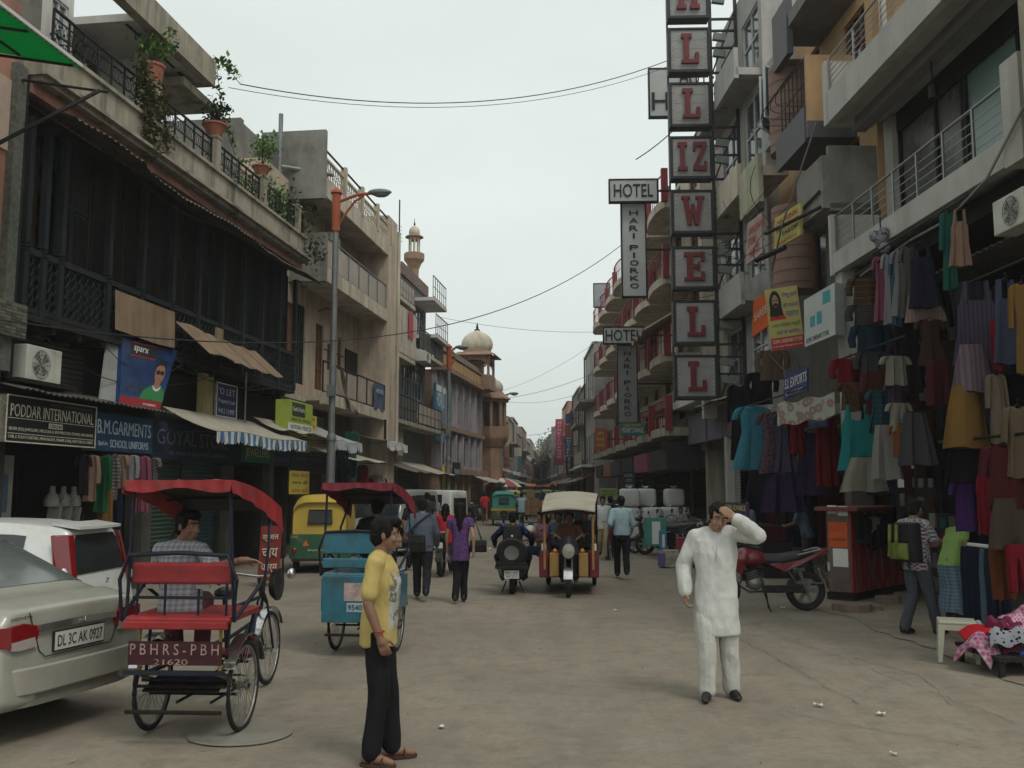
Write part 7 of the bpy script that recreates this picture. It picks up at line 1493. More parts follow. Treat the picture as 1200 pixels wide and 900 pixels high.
# --- passenger cycle rickshaw
def rickshaw(label,loc,rz,body,canopym,plate,seatm,ptext,pink,blue=False):
    t=thing('cycle_rickshaw',label,'cycle rickshaw',loc,rz);OFF.pop(t);t.scale=(.86,1,1);r=.345;tw_=.42
    for sg in (-1,1):cyclewheel(t,(sg*tw_,0,r),r)
    cyclewheel(t,(0,1.72,r),r)
    FRM=mat('frame_navy',(.015,.018,.03),.6,.2,var=.3);G=mat('gold_bracket',(.3,.2,.05),.6,.2,var=.2)
    m=MB();m.tube([(-tw_-.06,0,r),(tw_+.06,0,r)],.018,8);B_(m,'axle',IRON,t);m=MB();m.lathe([(.04,-.03),(.07,-.02),(.07,.02),(.04,.03)],(.05,0,r),12,V((1,0,0)));m.lathe([(.05,-.02),(.05,.02)],(-.1,0,r),10,V((1,0,0)));B_(m,'differential',IRON,t)
    # chassis
    for sg in (-1,1):
        m=MB();m.tube([(sg*.3,-.42,.5),(sg*.3,.5,.5),(sg*.12,.95,.56),(0,1.3,.66)],.02,6);B_(m,'chassis_bar',FRM,t)
        m=MB();m.tube([(sg*.36,-.38,.86),(sg*.36,-.38,.5),(sg*.36,.0,.36)],.018,6);B_(m,'seat_strut',G,t)
        m=MB();m.tube([(sg*.36,-.2,.86),(sg*.36,-.25,.5)],.014,6);m.tube([(sg*.36,.35,.86),(sg*.3,.3,.5)],.016,6);B_(m,'seat_strut',FRM,t)
        m=MB();m.slab(lambda u,v:(sg*(tw_-.055+.11*v),.39*math.cos(.35+2.3*u),r+.39*math.sin(.35+2.3*u)),14,2,(0,0,.006));B_(m,'mudguard',CHROME,t,True)
    m=MB();m.tube([(-.42,-.46,.24),(.42,-.46,.24)],.016,6);B_(m,'lower_bar',RUST,t);m=MB();m.tube([(-.42,-.2,.42),(.42,-.2,.42)],.016,6);B_(m,'lower_bar',FRM,t);m=MB();m.box(-.44,.44,-.49,-.45,.51,.54);B_(m,'rear_beam',FRM,t);[B_(MB().tube([(-.4,y,z),(.4,y,z)],.012,6),'cross_rod',RUST,t)for y,z in ((-.3,.62),(-.1,.3),(.15,.5),(-.34,.4))]
    for i in range(3):
        m=MB();m.slab(lambda u,v:(-.34+.68*v,-.35+.62*u,.36+.06*math.sin(u*3.14)+.02*i),8,2,(0,0,.008))if i <1 else m.tube([(-.3+.3*i,-.4,.3),(-.3+.3*i,.4,.3)],.012,5);B_(m,'leaf_spring' if i <1 else 'stay',IRON,t)
    if not blue:
        m=MB();m.box(-.41,.41,-.475,-.455,.58,.75);po=B_(m,'name_board',plate,t);lett(ptext[0],po,(-.39,-.478,.655),(1,0,0),(0,0,1),.78,.08,pink);lett(ptext[1],po,(-.18,-.478,.585),(1,0,0),(0,0,1),.3,.04,pink)
    else:
        m=MB();m.box(-.46,.46,-.5,-.46,.38,.86);po=B_(m,'tail_board',body,t,False,.008);m=MB();m.box(-.16,.3,-.506,-.5,.62,.82);B_(m,'pasted_notice',mat('notice_pink',(.36,.27,.25),.9,var=.35,scale=9),po)
        m=MB();m.box(-.12,.42,-.507,-.5,.5,.6);B_(m,'white_strip',mat('strip_blue',(.25,.35,.4),.8),po);lett(ptext[0],po,(-.1,-.508,.52),(1,0,0),(0,0,1),.5,.06,INK)
        for sg in (-1,1):m=MB();m.box(sg*.46-.02,sg*.46+.02,-.46,.3,.5,.86);B_(m,'side_board',body,t)
    # bench
    m=MB();m.box(-.47,.47,-.46,.28,.875,.93);B_(m,'seat',seatm,t,False,.025);m=MB();m.box(-.46,.46,-.5,-.46,.84,.9);B_(m,'seat_edge',body,t,False,.01)
    if blue:
        for z in (.98,1.14):m=MB();m.box(-.47,.47,-.47,-.43,z,z+.11 if z <1.1 else z+.24);B_(m,'backrest_board',body,t,False,.012)
        for x in (-.3,0,.3):m=MB();m.box(x-.02,x+.02,-.44,-.41,.9,1.3);B_(m,'backrest_stile',body,t)
    else:
        m=MB();m.box(-.45,.45,-.4,-.36,1.16,1.32);B_(m,'backrest',seatm,t,False,.02);[B_(MB().tube([(x,-.38,.92),(x,-.38,1.2)],.012,6),'back_stay',FRM,t)for x in (-.4,-.15,.15,.4)];B_(MB().tube([(-.44,-.38,1.06),(.44,-.38,1.06)],.012,6),'back_stay',FRM,t)
        for x in (-.25,.2):m=MB();m.box(x-.06,x+.06,-.415,-.4,1.13,1.16);B_(m,'metal_clip',STEEL,t)
    m=MB();m.tube([(-.5,-.44,.9),(-.52,-.46,1.2),(-.44,-.47,1.38),(0,-.48,1.4),(.44,-.47,1.38),(.52,-.46,1.2),(.5,-.44,.9)],.017,8);B_(m,'hoop_rail',FRM,t,True)
    for sg in (-1,1):
        m=MB();m.tube([(sg*.5,-.44,.9),(sg*.55,0,1.12),(sg*.5,.3,.95)],.017,6);B_(m,'arm_rail',FRM,t,True)
        m=MB();m.tube([(sg*.48,-.4,.9),(sg*.43,-.45,1.9)],.015,6);m.tube([(sg*.48,.22,.9),(sg*.5,.32,1.4),(sg*.43,.5,1.72)],.015,6);B_(m,'canopy_post',FRM,t)
    # canopy
    def cz(u,v):return 1.93-.17*v-.06*v*v+.03*math.sin(v*3.14)
    m=MB();m.slab(lambda u,v:(-.46+.92*u,-.52+1.22*v,cz(u,v)+.03*noise.noise(V((u*4,v*5,1)))+.012*noise.noise(V((u*13,v*9,4)))),16,12,(0,0,.012));co=B_(m,'canopy',canopym,t,True)
    m=MB();m.slab(lambda u,v:(-.47+.94*u,-.53-.012*math.sin(u*40)*v,cz(u,0)+.01-.075*v*(1+.25*math.sin(u*9))),30,3,(0,.006,0));B_(m,'canopy_valance',canopym,co,True)
    for sg in (-1,1):m=MB();m.slab(lambda u,v:(sg*(.465+.03*v+.012*math.sin(u*25)*v),-.53+1.26*u,cz(0,u)+.012-(.1+.12*u)*v),30,3,(-sg*.006,0,0));B_(m,'canopy_side',canopym,co,True)
    m=MB();m.slab(lambda u,v:(-.45+.9*u,-.5+1.16*v,cz(u,v)-.02),8,8,(0,0,.006));B_(m,'canopy_lining',mat('lining_black',(.03,.028,.03),.9,var=.3),co,True)
    for y in (.15,.5):m=MB();m.tube([(-.44,y,1.78),(-.2,y,1.8),(.2,y,1.8),(.44,y,1.78)],.012,5);B_(m,'canopy_hoop',IRON,co)
    # cycle front
    m=MB();m.tube([(0,.62,.4),(0,.5,.95)],.017,6);m.tube([(0,.62,.4),(0,1.38,.72)],.018,6);m.tube([(0,.52,.85),(0,1.4,.86)],.017,6);B_(m,'cycle_frame',FRM,t);m=MB();m.ball((0,.5,1.0),(.09,.14,.05));B_(m,'saddle',BLK,t,True)
    m=MB(); 
    for sg in (-1,1):m.tube([(sg*.055,1.72,r),(sg*.055,1.5,.8),(0,1.45,.88)],.013,6)
    m.tube([(0,1.45,.85),(0,1.38,1.05)],.016,6);B_(m,'fork',FRM,t);m=MB();m.tube([(-.28,1.1,1.04),(-.24,1.32,1.08),(0,1.38,1.05),(.24,1.32,1.08),(.28,1.1,1.04)],.013,6);B_(m,'handlebar',CHROME,t,True)
    for sg in (-1,1):m=MB();m.tube([(sg*.28,1.1,1.04),(sg*.28,1.0,1.02)],.018,6);B_(m,'grip',BLK,t)
    m=MB();m.slab(lambda u,v:(-.04+.08*v,1.72+.385*math.cos(.5+2.2*u),r+.385*math.sin(.5+2.2*u)),12,2,(0,0,.005));B_(m,'mudguard',CHROME,t,True)
    m=MB();m.box(-.36,.36,.3,.62,.5,.53);B_(m,'footboard',body,t);m=MB();m.tube([(-.1,.62,.4),(.1,.62,.4)],.02,6);m.box(-.17,-.08,.76,.84,.36,.38).box(.08,.17,.4,.48,.42,.44);m.tube([(-.09,.62,.4),(-.09,.8,.37)],.01,5);m.tube([(.09,.62,.4),(.09,.44,.43)],.01,5);B_(m,'pedals',IRON,t)
    if not blue:m=MB();m.lathe([(.02,0),(.1,.01),(.13,.05),(.13,.08),(.02,.09)],(.56,.25,1.1),14,V((1,0,0)));B_(m,'mirror',BLK,t,True);m=MB();m.ball((.42,1.2,1.1),.05);B_(m,'headlamp',CHROME,t,True)
    return t
REDV=mat('red_vinyl',(.27,.018,.02),.5,var=.25,scale=4,bump=.35,bscale=12,spec=.4,stain=((.09,.03,.028),.5,(3,3,3)));MARV=mat('maroon_vinyl',(.16,.018,.03),.55,var=.25,scale=4,bump=.3,bscale=20);BLUEB=paint('rickshaw_blue',(.025,.13,.18),(.03,.04,.04),.7);PLM=mat('board_maroon',(.045,.011,.014),.7,var=.3,scale=5)
rickshaw('red cycle rickshaw with a man lounging on its bench beside the silver saloon',(-2.72,7.43,0),R(-1.5),REDV,REDV,PLM,REDV,('P B H R S - P B H','21620'),mat('print_pink',(.3,.2,.19),.8,var=.6,scale=22,bump=0))
q=gnd(387,762);rickshaw('blue cycle rickshaw with maroon canopy and phone number board behind the man in yellow',(q.x+.42,q.y+.02,0),R(-4),BLUEB,MARV,PLM,BLUEB,('95400 88862',),INK,True)
# --- electric rickshaw, facing the camera
def erick(label,loc,rz):
    t=thing('electric_rickshaw',label,'electric rickshaw',loc,rz);OFF.pop(t);t.scale=(.86,1,1);YB=paint('erick_yellow',(.3,.165,.035));RB=mat('erick_red',(.15,.016,.025),.6,var=.25);WD=mat('bamboo',(.3,.16,.06),.7,var=.25,scale=7)
    m=MB();m.slab(lambda u,v:((-.62+1.24*u)*(1-.13*max(0,v-.0)),1.3-2.9*(1-v),1.74+.05*math.sin(u*3.14)-.2*v-.08*max(0,v-.8)/.2),14,12,(0,0,.025));B_(m,'roof',GUNNY,t,True)
    m=MB();m.slab(lambda u,v:((-.55+1.1*u),1.26,1.475+.05*math.sin(u*3.14)-.07*v+.01*math.sin(u*30)*v),18,2,(0,.008,0));B_(m,'roof_fringe',DARK,t)
    for sg in (-1,1):
        for y,x in ((1.1,.5),(0,.58),(-1.15,.58)):m=MB();m.tube([(sg*x,y,.45),(sg*x,y,1.5 if y >1 else 1.63 if y >-1 else 1.72)],.028 if y >1 else .022,7);B_(m,'roof_post',WD if y >1 else IRON,t)
        m=MB();m.slab(lambda u,v:(sg*(.6+.02*math.sin(u*3)),-1.2+1.9*u,.3+.42*v),8,4,(-sg*.03,0,0));B_(m,'side_panel',RB,t,True)
        m=MB();m.box(sg*.3-.1,sg*.3+.1,.98,1.1,.32,.74);B_(m,'leg_shield',YB,t,False,.02);m=MB();m.box(min(sg*.42,sg*.62),max(sg*.42,sg*.62),.75,1.0,.3,.76);B_(m,'wing_panel',RB,t,False,.02)
        m=MB();m.box(sg*.52-.05,sg*.52+.05,1.0,1.02,.78,.9);B_(m,'reflector',PAPER,t)
        m=MB();m.tube([(sg*.05,1.12,.9),(sg*.3,1.05,1.08),(sg*.4,.95,1.06)],.014,6);B_(m,'handlebar',CHROME,t);m=MB();m.ball((sg*.28,1.2,.78),.045);B_(m,'indicator',mat('amber',(.5,.16,.02),.3),t,True)
        m=MB();m.tube([(sg*.07,1.34,.25),(sg*.07,1.16,.75)],.022,7);B_(m,'fork_leg',STEEL,t)
        m=MB();m.tube([(sg*.6,-1.1,1.1),(sg*.6,.7,1.1)],.016,6);B_(m,'side_rail',IRON,t)
    m=MB();m.slab(lambda u,v:((-.2+.4*u)*(1-.25*v),1.16+.1*math.sin(u*3.14)+.0*v,.72+.32*v),10,5,(0,-.02,0));B_(m,'front_cowl',mat('cowl_black',(.03,.032,.035),.3,var=.2,spec=.5),t,True);m=MB();m.lathe([(.02,.05),(.12,.03),(.135,0),(.12,-.1),(.03,-.13)],(0,1.3,.78),16,V((0,1,0)));B_(m,'headlight',mat('headlight_glass',(.25,.24,.2),.15,var=.15,bump=0,spec=.7),t,True)
    m=MB();m.slab(lambda u,v:(-.09+.18*v,1.36+.26*math.cos(.3+2.2*u),.25+.26*math.sin(.3+2.2*u)),10,2,(0,0,.008));B_(m,'mudguard',CHROME,t,True)
    m=MB();m.box(-.6,.6,-1.2,.95,.3,.36);B_(m,'floor',DARK,t);m=MB();m.box(-.55,.55,-1.1,-.65,.36,.72).box(-.55,.55,-.05,.35,.36,.72);B_(m,'bench',BLK,t,False,.03);m=MB();m.box(-.55,.55,-1.2,-1.12,.7,1.2);B_(m,'backrest',BLK,t,False,.03)
    m=MB();m.box(-.2,.2,.42,.72,.6,.7);B_(m,'driver_seat',BLK,t,False,.03)
    for c in ((-.52,-.75,.25),(.52,-.75,.25),(0,1.36,.25)):wheel(t,c,.25,.1,STEEL,6)
    return t
er=gnd(678,700);erR=R(180-3);erick('electric rickshaw with beige canvas roof and yellow front coming towards the viewer',(er.x-.1,er.y+1.36,0),erR)
# --- motorcycles and scooters
def motorbike(label,loc,rz,tankm,group=None,lean=0):
    t=thing('motorcycle',label,'motorcycle',loc,rz,group);OFF.pop(t);t.rotation_euler=(0,R(lean),rz);ALM=mat('engine_alloy',(.22,.22,.21),.5,.7,var=.3,scale=9)
    for y,w_ in ((-.64,.11),(.66,.085)):wheel(t,(0,y,.3),.3,w_,ALM,6)
    m=MB();m.ball((0,.2,.8),(.14,.27,.13),14,8);m.ball((0,.33,.8),(.17,.15,.12),12,8);caps(m,(0,.0,.78),(0,.3,.84),.1,.13);remesh(m,.015,3,'fuel_tank',tankm,t)
    m=MB();chain(m,[(0,.02,.78),(0,-.25,.76),(0,-.55,.83),(0,-.75,.86)],[.1,.12,.1,.05]);remesh(m,.015,3,'seat',BLK,t)
    for sg in (-1,1):
        m=MB();m.prism([(sg*.11,-.05,.72),(sg*.13,-.3,.6),(sg*.11,-.6,.74),(sg*.06,-.95,.93),(sg*.05,-.97,.88),(sg*.09,-.5,.78),(sg*.11,-.2,.74)],(-sg*.03,0,0));B_(m,'side_panel',tankm,t,False,.012)
        m=MB();m.prism([(sg*.14,.3,.72),(sg*.17,.42,.76),(sg*.15,.55,.66),(sg*.13,.36,.56)],(-sg*.02,0,0));B_(m,'tank_scoop',tankm,t,False,.01)
        m=MB();m.tube([(sg*.08,.66,.3),(sg*.08,.46,.86),(sg*.07,.42,.96)],.024,7);B_(m,'fork_leg',ALM,t);m=MB();m.tube([(sg*.1,-.64,.3),(sg*.11,-.52,.62)],.028,7);B_(m,'shock_absorber',ALM,t)
        m=MB();m.tube([(sg*.04,.42,.98),(sg*.24,.38,1.04),(sg*.36,.26,1.02)],.014,6);B_(m,'handlebar',IRON,t);m=MB();m.tube([(sg*.36,.26,1.02),(sg*.4,.16,1.01)],.02,6);B_(m,'grip',BLK,t)
        m=MB();m.tube([(sg*.24,.38,1.04),(sg*.28,.4,1.18)],.007,5);m.ball((sg*.3,.4,1.2),(.06,.012,.04));B_(m,'mirror',BLK,t);m=MB();m.tube([(sg*.1,-.15,.35),(sg*.25,-.15,.34)],.014,5);B_(m,'footpeg',IRON,t)
    m=MB();m.ball((0,.14,.42),(.13,.15,.12),10,6);m.obox((0,.2,.55),(.18,.2,.16),Matrix.Rotation(-.3,3,'X'));remesh(m,.02,1,'engine_block',ALM,t);m=MB()
    for i in range(5):m.obox((0,.22+.005*i,.5+.035*i),(.24,.24,.012),Matrix.Rotation(-.3,3,'X'))
    B_(m,'cooling_fins',IRON,t)
    m=MB();m.tube([(.08,.3,.5),(.13,.36,.35),(.14,.2,.25),(.14,-.2,.27)],.022,7);B_(m,'exhaust_pipe',CHROME,t,True);m=MB();m.tube([(.16,-.2,.28),(.17,-.4,.32),(.18,-.85,.4)],[.035,.05,.045],10);B_(m,'silencer',mat('silencer',(.1,.1,.1),.4,.7,var=.2),t,True)
    m=MB();m.tube([(0,.45,.9),(0,.2,.62),(0,.25,.35)],.028,6);m.tube([(0,.2,.62),(0,-.3,.62),(0,-.7,.8)],.025,6);m.tube([(-.06,.0,.33),(-.06,-.64,.3)],.025,6);m.tube([(.06,.0,.33),(.06,-.64,.3)],.025,6);B_(m,'frame',IRON,t)
    m=MB();m.box(-.1,-.07,-.6,.05,.28,.4);B_(m,'chain_case',BLK,t,False,.01);m=MB();m.slab(lambda u,v:(-.06+.12*v,.66+.335*math.cos(.4+2.3*u),.3+.335*math.sin(.4+2.3*u)),12,2,(0,0,.008));B_(m,'front_mudguard',tankm,t,True);m=MB();m.slab(lambda u,v:(-.07+.14*v,-.64+.35*math.cos(1.2+1.9*u),.32+.35*math.sin(1.2+1.9*u)),12,2,(0,0,.008));B_(m,'rear_mudguard',BLK,t,True)
    m=MB();m.ball((0,.6,.92),(.12,.1,.11));B_(m,'headlight',tankm,t,True);m=MB();m.ball((0,.66,.92),(.1,.06,.09));B_(m,'headlight_glass',TLW,t,True);m=MB();m.ball((0,-.97,.9),(.05,.03,.04));B_(m,'tail_light',TL,t,True)
    m=MB();m.tube([(-.1,-.5,.86),(-.11,-.85,.95),(.11,-.85,.95),(.1,-.5,.86)],.012,6);B_(m,'grab_rail',STEEL,t);m=MB();m.tube([(-.14,-.35,.62),(-.2,-.45,.45),(-.2,-.85,.45),(-.14,-.8,.68)],.01,5);B_(m,'saree_guard',STEEL,t);m=MB();m.box(-.09,.09,-.99,-.975,.62,.74);B_(m,'number_plate',PLATE,t);m=MB();m.tube([(0,-.93,.9),(0,-.97,.6)],.02,5);B_(m,'plate_bracket',BLK,t)
    m=MB();m.tube([(-.08,.02,.3),(-.2,-.06,.0)],.013,5);m.tube([(-.2,-.06,.0),(-.24,-.06,.0)],.016,5);B_(m,'side_stand',IRON,t);m=MB();m.tube([(.06,-.04,.3),(.14,-.1,.0)],.013,5);B_(m,'centre_stand',IRON,t)
    return t
def scooter(label,loc,rz,pm,group=None,spare=False):
    t=thing('scooter',label,'scooter',loc,rz,group);OFF.pop(t)
    for y in (-.6,.62):wheel(t,(0,y,.22),.22,.1,STEEL,5)
    m=MB();m.ball((0,-.5,.55),(.2,.42,.22),14,8);m.ball((0,-.8,.58),(.15,.2,.16),12,8);m.ball((0,-.2,.5),(.17,.2,.22),12,8)
    for sg in (-1,1):m.ball((sg*.14,-.55,.48),(.12,.34,.2),12,8)
    remesh(m,.02,3,'rear_body',pm,t)
    m=MB();m.obox((0,.12,.29),(.34,.55,.06));caps(m,(0,.35,.3),(0,.48,.85),.06,.05)
    for u in range(9):x=-.2+.05*u;caps(m,(x,.42-abs(x)*.3,.32),(x*.85,.5-abs(x)*.3,.82),.025,.025)
    m.ball((0,.62,.42),(.09,.25,.08));remesh(m,.018,2,'front_apron',pm,t)
    m=MB();chain(m,[(0,-.15,.78),(0,-.45,.8),(0,-.8,.84)],[.1,.13,.1]);remesh(m,.02,3,'seat',BLK,t)
    m=MB();m.ball((0,.48,1.0),(.14,.12,.09),12,8);remesh(m,.02,2,'handlebar_cowl',pm,t);m=MB();m.ball((0,.59,1.0),(.08,.03,.06));B_(m,'headlight',TLW,t,True)
    for sg in (-1,1):
        m=MB();m.tube([(sg*.1,.46,1.0),(sg*.34,.38,1.0)],.016,6);B_(m,'handlebar',IRON,t);m=MB();m.tube([(sg*.24,.42,1.02),(sg*.3,.44,1.16)],.006,5);m.ball((sg*.32,.44,1.19),(.055,.012,.04));B_(m,'mirror',BLK,t);m=MB();m.ball((sg*.17,-.93,.55),(.04,.025,.03));B_(m,'indicator',mat('amber',(1,1,1)),t,True)
    m=MB();m.ball((0,-.98,.6),(.09,.03,.05));B_(m,'tail_light',TL,t,True);m=MB();m.box(-.13,.13,-.99,-.975,.3,.44);po=B_(m,'number_plate',PLATE,t);lett('DL 5S',po,(-.1,-.992,.38),(1,0,0),(0,0,1),.2,.04,INK);lett('AX 2271',po,(-.1,-.992,.32),(1,0,0),(0,0,1),.2,.04,INK)
    m=MB();m.tube([(-.12,-.4,.2),(-.2,-.45,0)],.014,5);m.tube([(.12,-.4,.2),(.2,-.45,0)],.014,5);B_(m,'stand',IRON,t)
    if spare:
        m=MB();m.lathe([(.13,-.05),(.24,-.055),(.27,0),(.24,.055),(.13,.05)],(0,-1.0,.76),28,V((0,1,.25)).normalized(),True);so_=B_(m,'spare_wheel',RUBBER,t,True);m=MB();m.lathe([(.05,-.03),(.14,-.045),(.16,-.02),(.16,.02),(.03,.03)],(0,-1.005,.76),22,V((0,1,.25)).normalized());B_(m,'rim',mat('rim_grey',(.22,.22,.21),.5,.5,var=.2),so_,True)
        m=MB();m.tube([(-.27,-.95,.5),(-.27,-1.06,.56),(.27,-1.06,.56),(.27,-.95,.5)],.016,6);m.tube([(-.12,-.9,.7),(-.12,-1.0,.72),(.12,-1.0,.72),(.12,-.9,.7)],.015,6);B_(m,'rear_rack',IRON,t);m=MB();m.box(-.29,.29,-1.04,-.98,.47,.55);B_(m,'bumper',BLK,t,False,.01)
    return t
MRED=paint('bike_maroon',(.16,.012,.022));SBLK=paint('scooter_black',(.02,.02,.022),(.08,.07,.06),.3);SGRY=paint('scooter_grey',(.12,.12,.12))
q=gnd(948,716);motorbike('maroon motorcycle parked on its stand in front of the clothes stalls',(q.x-.66,q.y+.1,0),R(90),MRED,lean=-4)
sc=gnd(600,697);scooter('black scooter with spare wheel ridden away by a man in dark blue',(sc.x,sc.y+.8,0),0,SBLK,spare=True)
# parked two-wheelers by the white sacks and on the far left
for k,(px,py,rz,f,m_,lab)in enumerate([(770,650,70,'s',SBLK,'black and white scooter parked beside the green box'),(792,645,35,'m',SBLK,'black motorcycle behind the green box near the white sacks'),(800,630,55,'m',SGRY,'dim motorcycle farther back near the grey shop boards'),(548,612,150,'m',SBLK,'dark motorcycle parked left of the man in red'),(556,611,160,'s',SGRY,'grey scooter parked nearest the man in red'),(852,668,80,'s',SBLK,'dark scooter behind the maroon motorcycle'),(783,652,60,'m',SBLK,'black motorcycle parked close to the printed carton'),(812,648,40,'s',SGRY,'grey scooter parked under the white shop canopy'),(826,640,50,'m',SBLK,'black motorcycle under the white shop canopy'),(536,616,155,'s',SBLK,'black scooter parked farthest left of the man in red')]):
    q=gnd(px,py);(scooter if f == 's' else motorbike)(lab,(q.x,q.y+.3,0),R(rz),m_,'two-wheelers parked along the shops')
q=gnd(519,676);motorbike('small dark motorcycle under the woman in red',(q.x,q.y+.7,0),R(-4),SBLK)
# far cars on the left
q=gnd(480,655); 
def van(label,loc,rz,pm):
    t=thing('parked_van',label,'van',loc,rz);OFF.pop(t)
    st=[(-1.8,.62,.36,.9,1.5,.5,.0),(-1.78,.7,.3,.95,1.72,.58,0),(-1.6,.74,.25,.98,1.8,.62,0),(-.5,.75,.22,.98,1.82,.63,0),(.7,.75,.22,.98,1.8,.63,0),(1.3,.74,.22,.96,1.55,.62,0),(1.65,.73,.25,.9,1.02,.64,0),(1.85,.66,.3,.7,.8,.55,0)]
    b=Body(st);B_(b.mesh(MB()),'body',pm,t,True);WG=mat('car_glass',(1,1,1));[B_(b.patch(MB(),2.2,4.7,4.15,4.88,.006,False,q),'side_window',WG,t,True)for q in (False,True)];B_(b.patch(MB(),4.95,5.9,5.2,7,.006),'windscreen',WG,t,True)
    m=MB();m.slab(lambda u,v:(-.5+u,-1.8,1.02+.52*v),6,4,(0,-.012,0));B_(m,'rear_window',WG,t)
    for sg in (-1,1):
        m=MB();m.box(sg*.56-.05,sg*.56+.05,-1.83,-1.79,.7,.95);B_(m,'tail_light',TL,t);m=MB();m.ball((sg*.5,1.82,.72),(.12,.05,.08));B_(m,'headlight',TLW,t,True)
        for y in (-1.15,1.15):wheel(t,(sg*.68,y,.28),.28,.17,STEEL,6)
    return t
van('white van parked beyond the people on the left side of the street',(-4.6,33,0),R(70),paint('white_car',(1,1,1)));van('silver grey van parked in front of the white van',(-4.3,27.5,0),R(168),paint('grey_van',(.3,.31,.3)))
saloon('dark green car roof glimpsed beyond the beige canvas roof on the right side',(2.6,40,0),R(180),paint('dark_green_car',(.06,.1,.09)))
# ------------------------------------------------------------------ people
def at2(px,py):q=gnd(px,py);return (q.x,q.y,.012 if q.x >4 else 0)
C_=cloth
YEL=C_('tee_yellow',(.43,.33,.12));DBL=C_('trouser_black',(.013,.013,.014));KUR=C_('kurta_white',(.5,.5,.47));KUR2=C_('shalwar_white',(.48,.47,.43))
GSH=C_('shirt_slate',(.085,.1,.13));DPA=C_('trouser_dark',(.02,.02,.023));REDS=C_('kurti_red',(.36,.022,.028));PURP=pattern('top_purple','dots',[(.045,.018,.075),(.1,.05,.14)],.03);LBL=C_('shirt_light_blue',(.3,.4,.44));NAVJ=C_('jacket_navy',(.012,.018,.04));BLKT=C_('tee_black',(.015,.015,.017))
GRYP=C_('trouser_grey',(.06,.065,.075));PLAID=pattern('plaid_white','checks',[(.03,.03,.04),(.35,.34,.36),(.12,.03,.05)],.05);LIME=C_('tee_lime',(.2,.31,.09));SKB=pattern('skirt_blue','checks',[(.05,.09,.15),(.15,.2,.25)],.05);BLS=C_('shirt_blue_grey',(.12,.17,.24));BEIG=C_('shirt_beige',(.3,.24,.15));PINKS=C_('shirt_pink',(.3,.14,.2));JEAN=C_('jeans_blue',(.04,.06,.1));GREYW=pattern('check_grey','checks',[(.35,.35,.37),(.18,.18,.2)],.04);ROSE=C_('vest_maroon',(.1,.035,.045))
yl=person('man in a yellow t-shirt and black trousers standing sideways nearest the camera',at2(441,893),R(-84),1.67,dict(ankL=(-.09,.1,.085),ankR=(.095,-.03,.085),kneL=(-.09,.07,.49),elbR=(.235,-.06,1.12),wriR=(.235,.03,.885),palmR=(-1,.05,0),elbL=(-.22,-.06,1.12),wriL=(-.24,-.05,.88),yaw=-6,tilt=-4,neck=(0,.0,1.44),chest=(0,.03,1.25),toeL=(-.15,1,0),toeR=(.3,1,0),curl=.75),
            top=YEL,bottom=DBL,hair='thick',vox=.007,fat=.95,sandal=True,shoe=mat('sandal_brown',(.06,.03,.018),.7,var=.2),seed=3,wr=.011,topx=.0)
# print on the chest and wrist thread
m=MB();m.grid(lambda u,v:(-.115+.23*u,.1735-.06*(2*u-1)**2*.9-.012*abs(v-.5)+.005,.98+.25*v),10,8)
pr=m.build('printed_motif',pattern('print_grey','flor',[(.5,.36,.1),(.13,.13,.12),(.33,.33,.3),(.5,.36,.1)],.06),yl,True,off=V())if False else None
m=MB();m.tube([(.236+.034*math.cos(a*.524),.022+.034*math.sin(a*.524),.915)for a in range(12)],.005,5,True);m.build('wrist_thread',mat('thread_red',(.3,.02,.02),.9),yl,off=V())
# the grey print covers the front of the yellow shirt: worked into the shirt's own material by position
def frontprint(m,col1,col2):
    nt=m.node_tree;N=nt.nodes;L=nt.links;b=N['Principled BSDF'];tc=next(n for n in N if n.type == 'TEX_COORD');src=b.inputs['Base Color'].links[0].from_socket
    sx=N.new('ShaderNodeSeparateXYZ');L.new(tc.outputs['Object'],sx.inputs[0])
    vo=N.new('ShaderNodeTexNoise');vo.inputs['Scale'].default_value=16;vo.inputs['Detail'].default_value=3;L.new(tc.outputs['Object'],vo.inputs['Vector'])
    g=N.new('ShaderNodeMapRange');g.inputs[1].default_value=.46;g.inputs[2].default_value=.5;L.new(vo.outputs[0],g.inputs[0])
    def step(sock,a,b_):r=N.new('ShaderNodeMapRange');r.inputs[1].default_value=a;r.inputs[2].default_value=b_;L.new(sock,r.inputs[0]);return r.outputs[0]
    def mul(a,b_):q=N.new('ShaderNodeMath');q.operation='MULTIPLY';L.new(a,q.inputs[0]);L.new(b_,q.inputs[1]);return q.outputs[0]
    k=mul(mul(step(sx.outputs[1],.07,.09),mul(step(sx.outputs[2],.9,.95),step(sx.outputs[2],1.32,1.26))),step(sx.outputs[0],-.16,-.12))
    mx_=N.new('ShaderNodeMix');mx_.data_type='RGBA';L.new(g.outputs[0],mx_.inputs[0]);mx_.inputs[6].default_value=(*col1,1);mx_.inputs[7].default_value=(*col2,1)
    m2=N.new('ShaderNodeMix');m2.data_type='RGBA';k2=mul(k,step(vo.outputs[0],.36,.42));L.new(k2,m2.inputs[0]);L.new(src,m2.inputs[6]);L.new(mx_.outputs[2],m2.inputs[7]);L.new(m2.outputs[2],b.inputs['Base Color'])
frontprint(YEL,(.12,.12,.11),(.36,.36,.33))
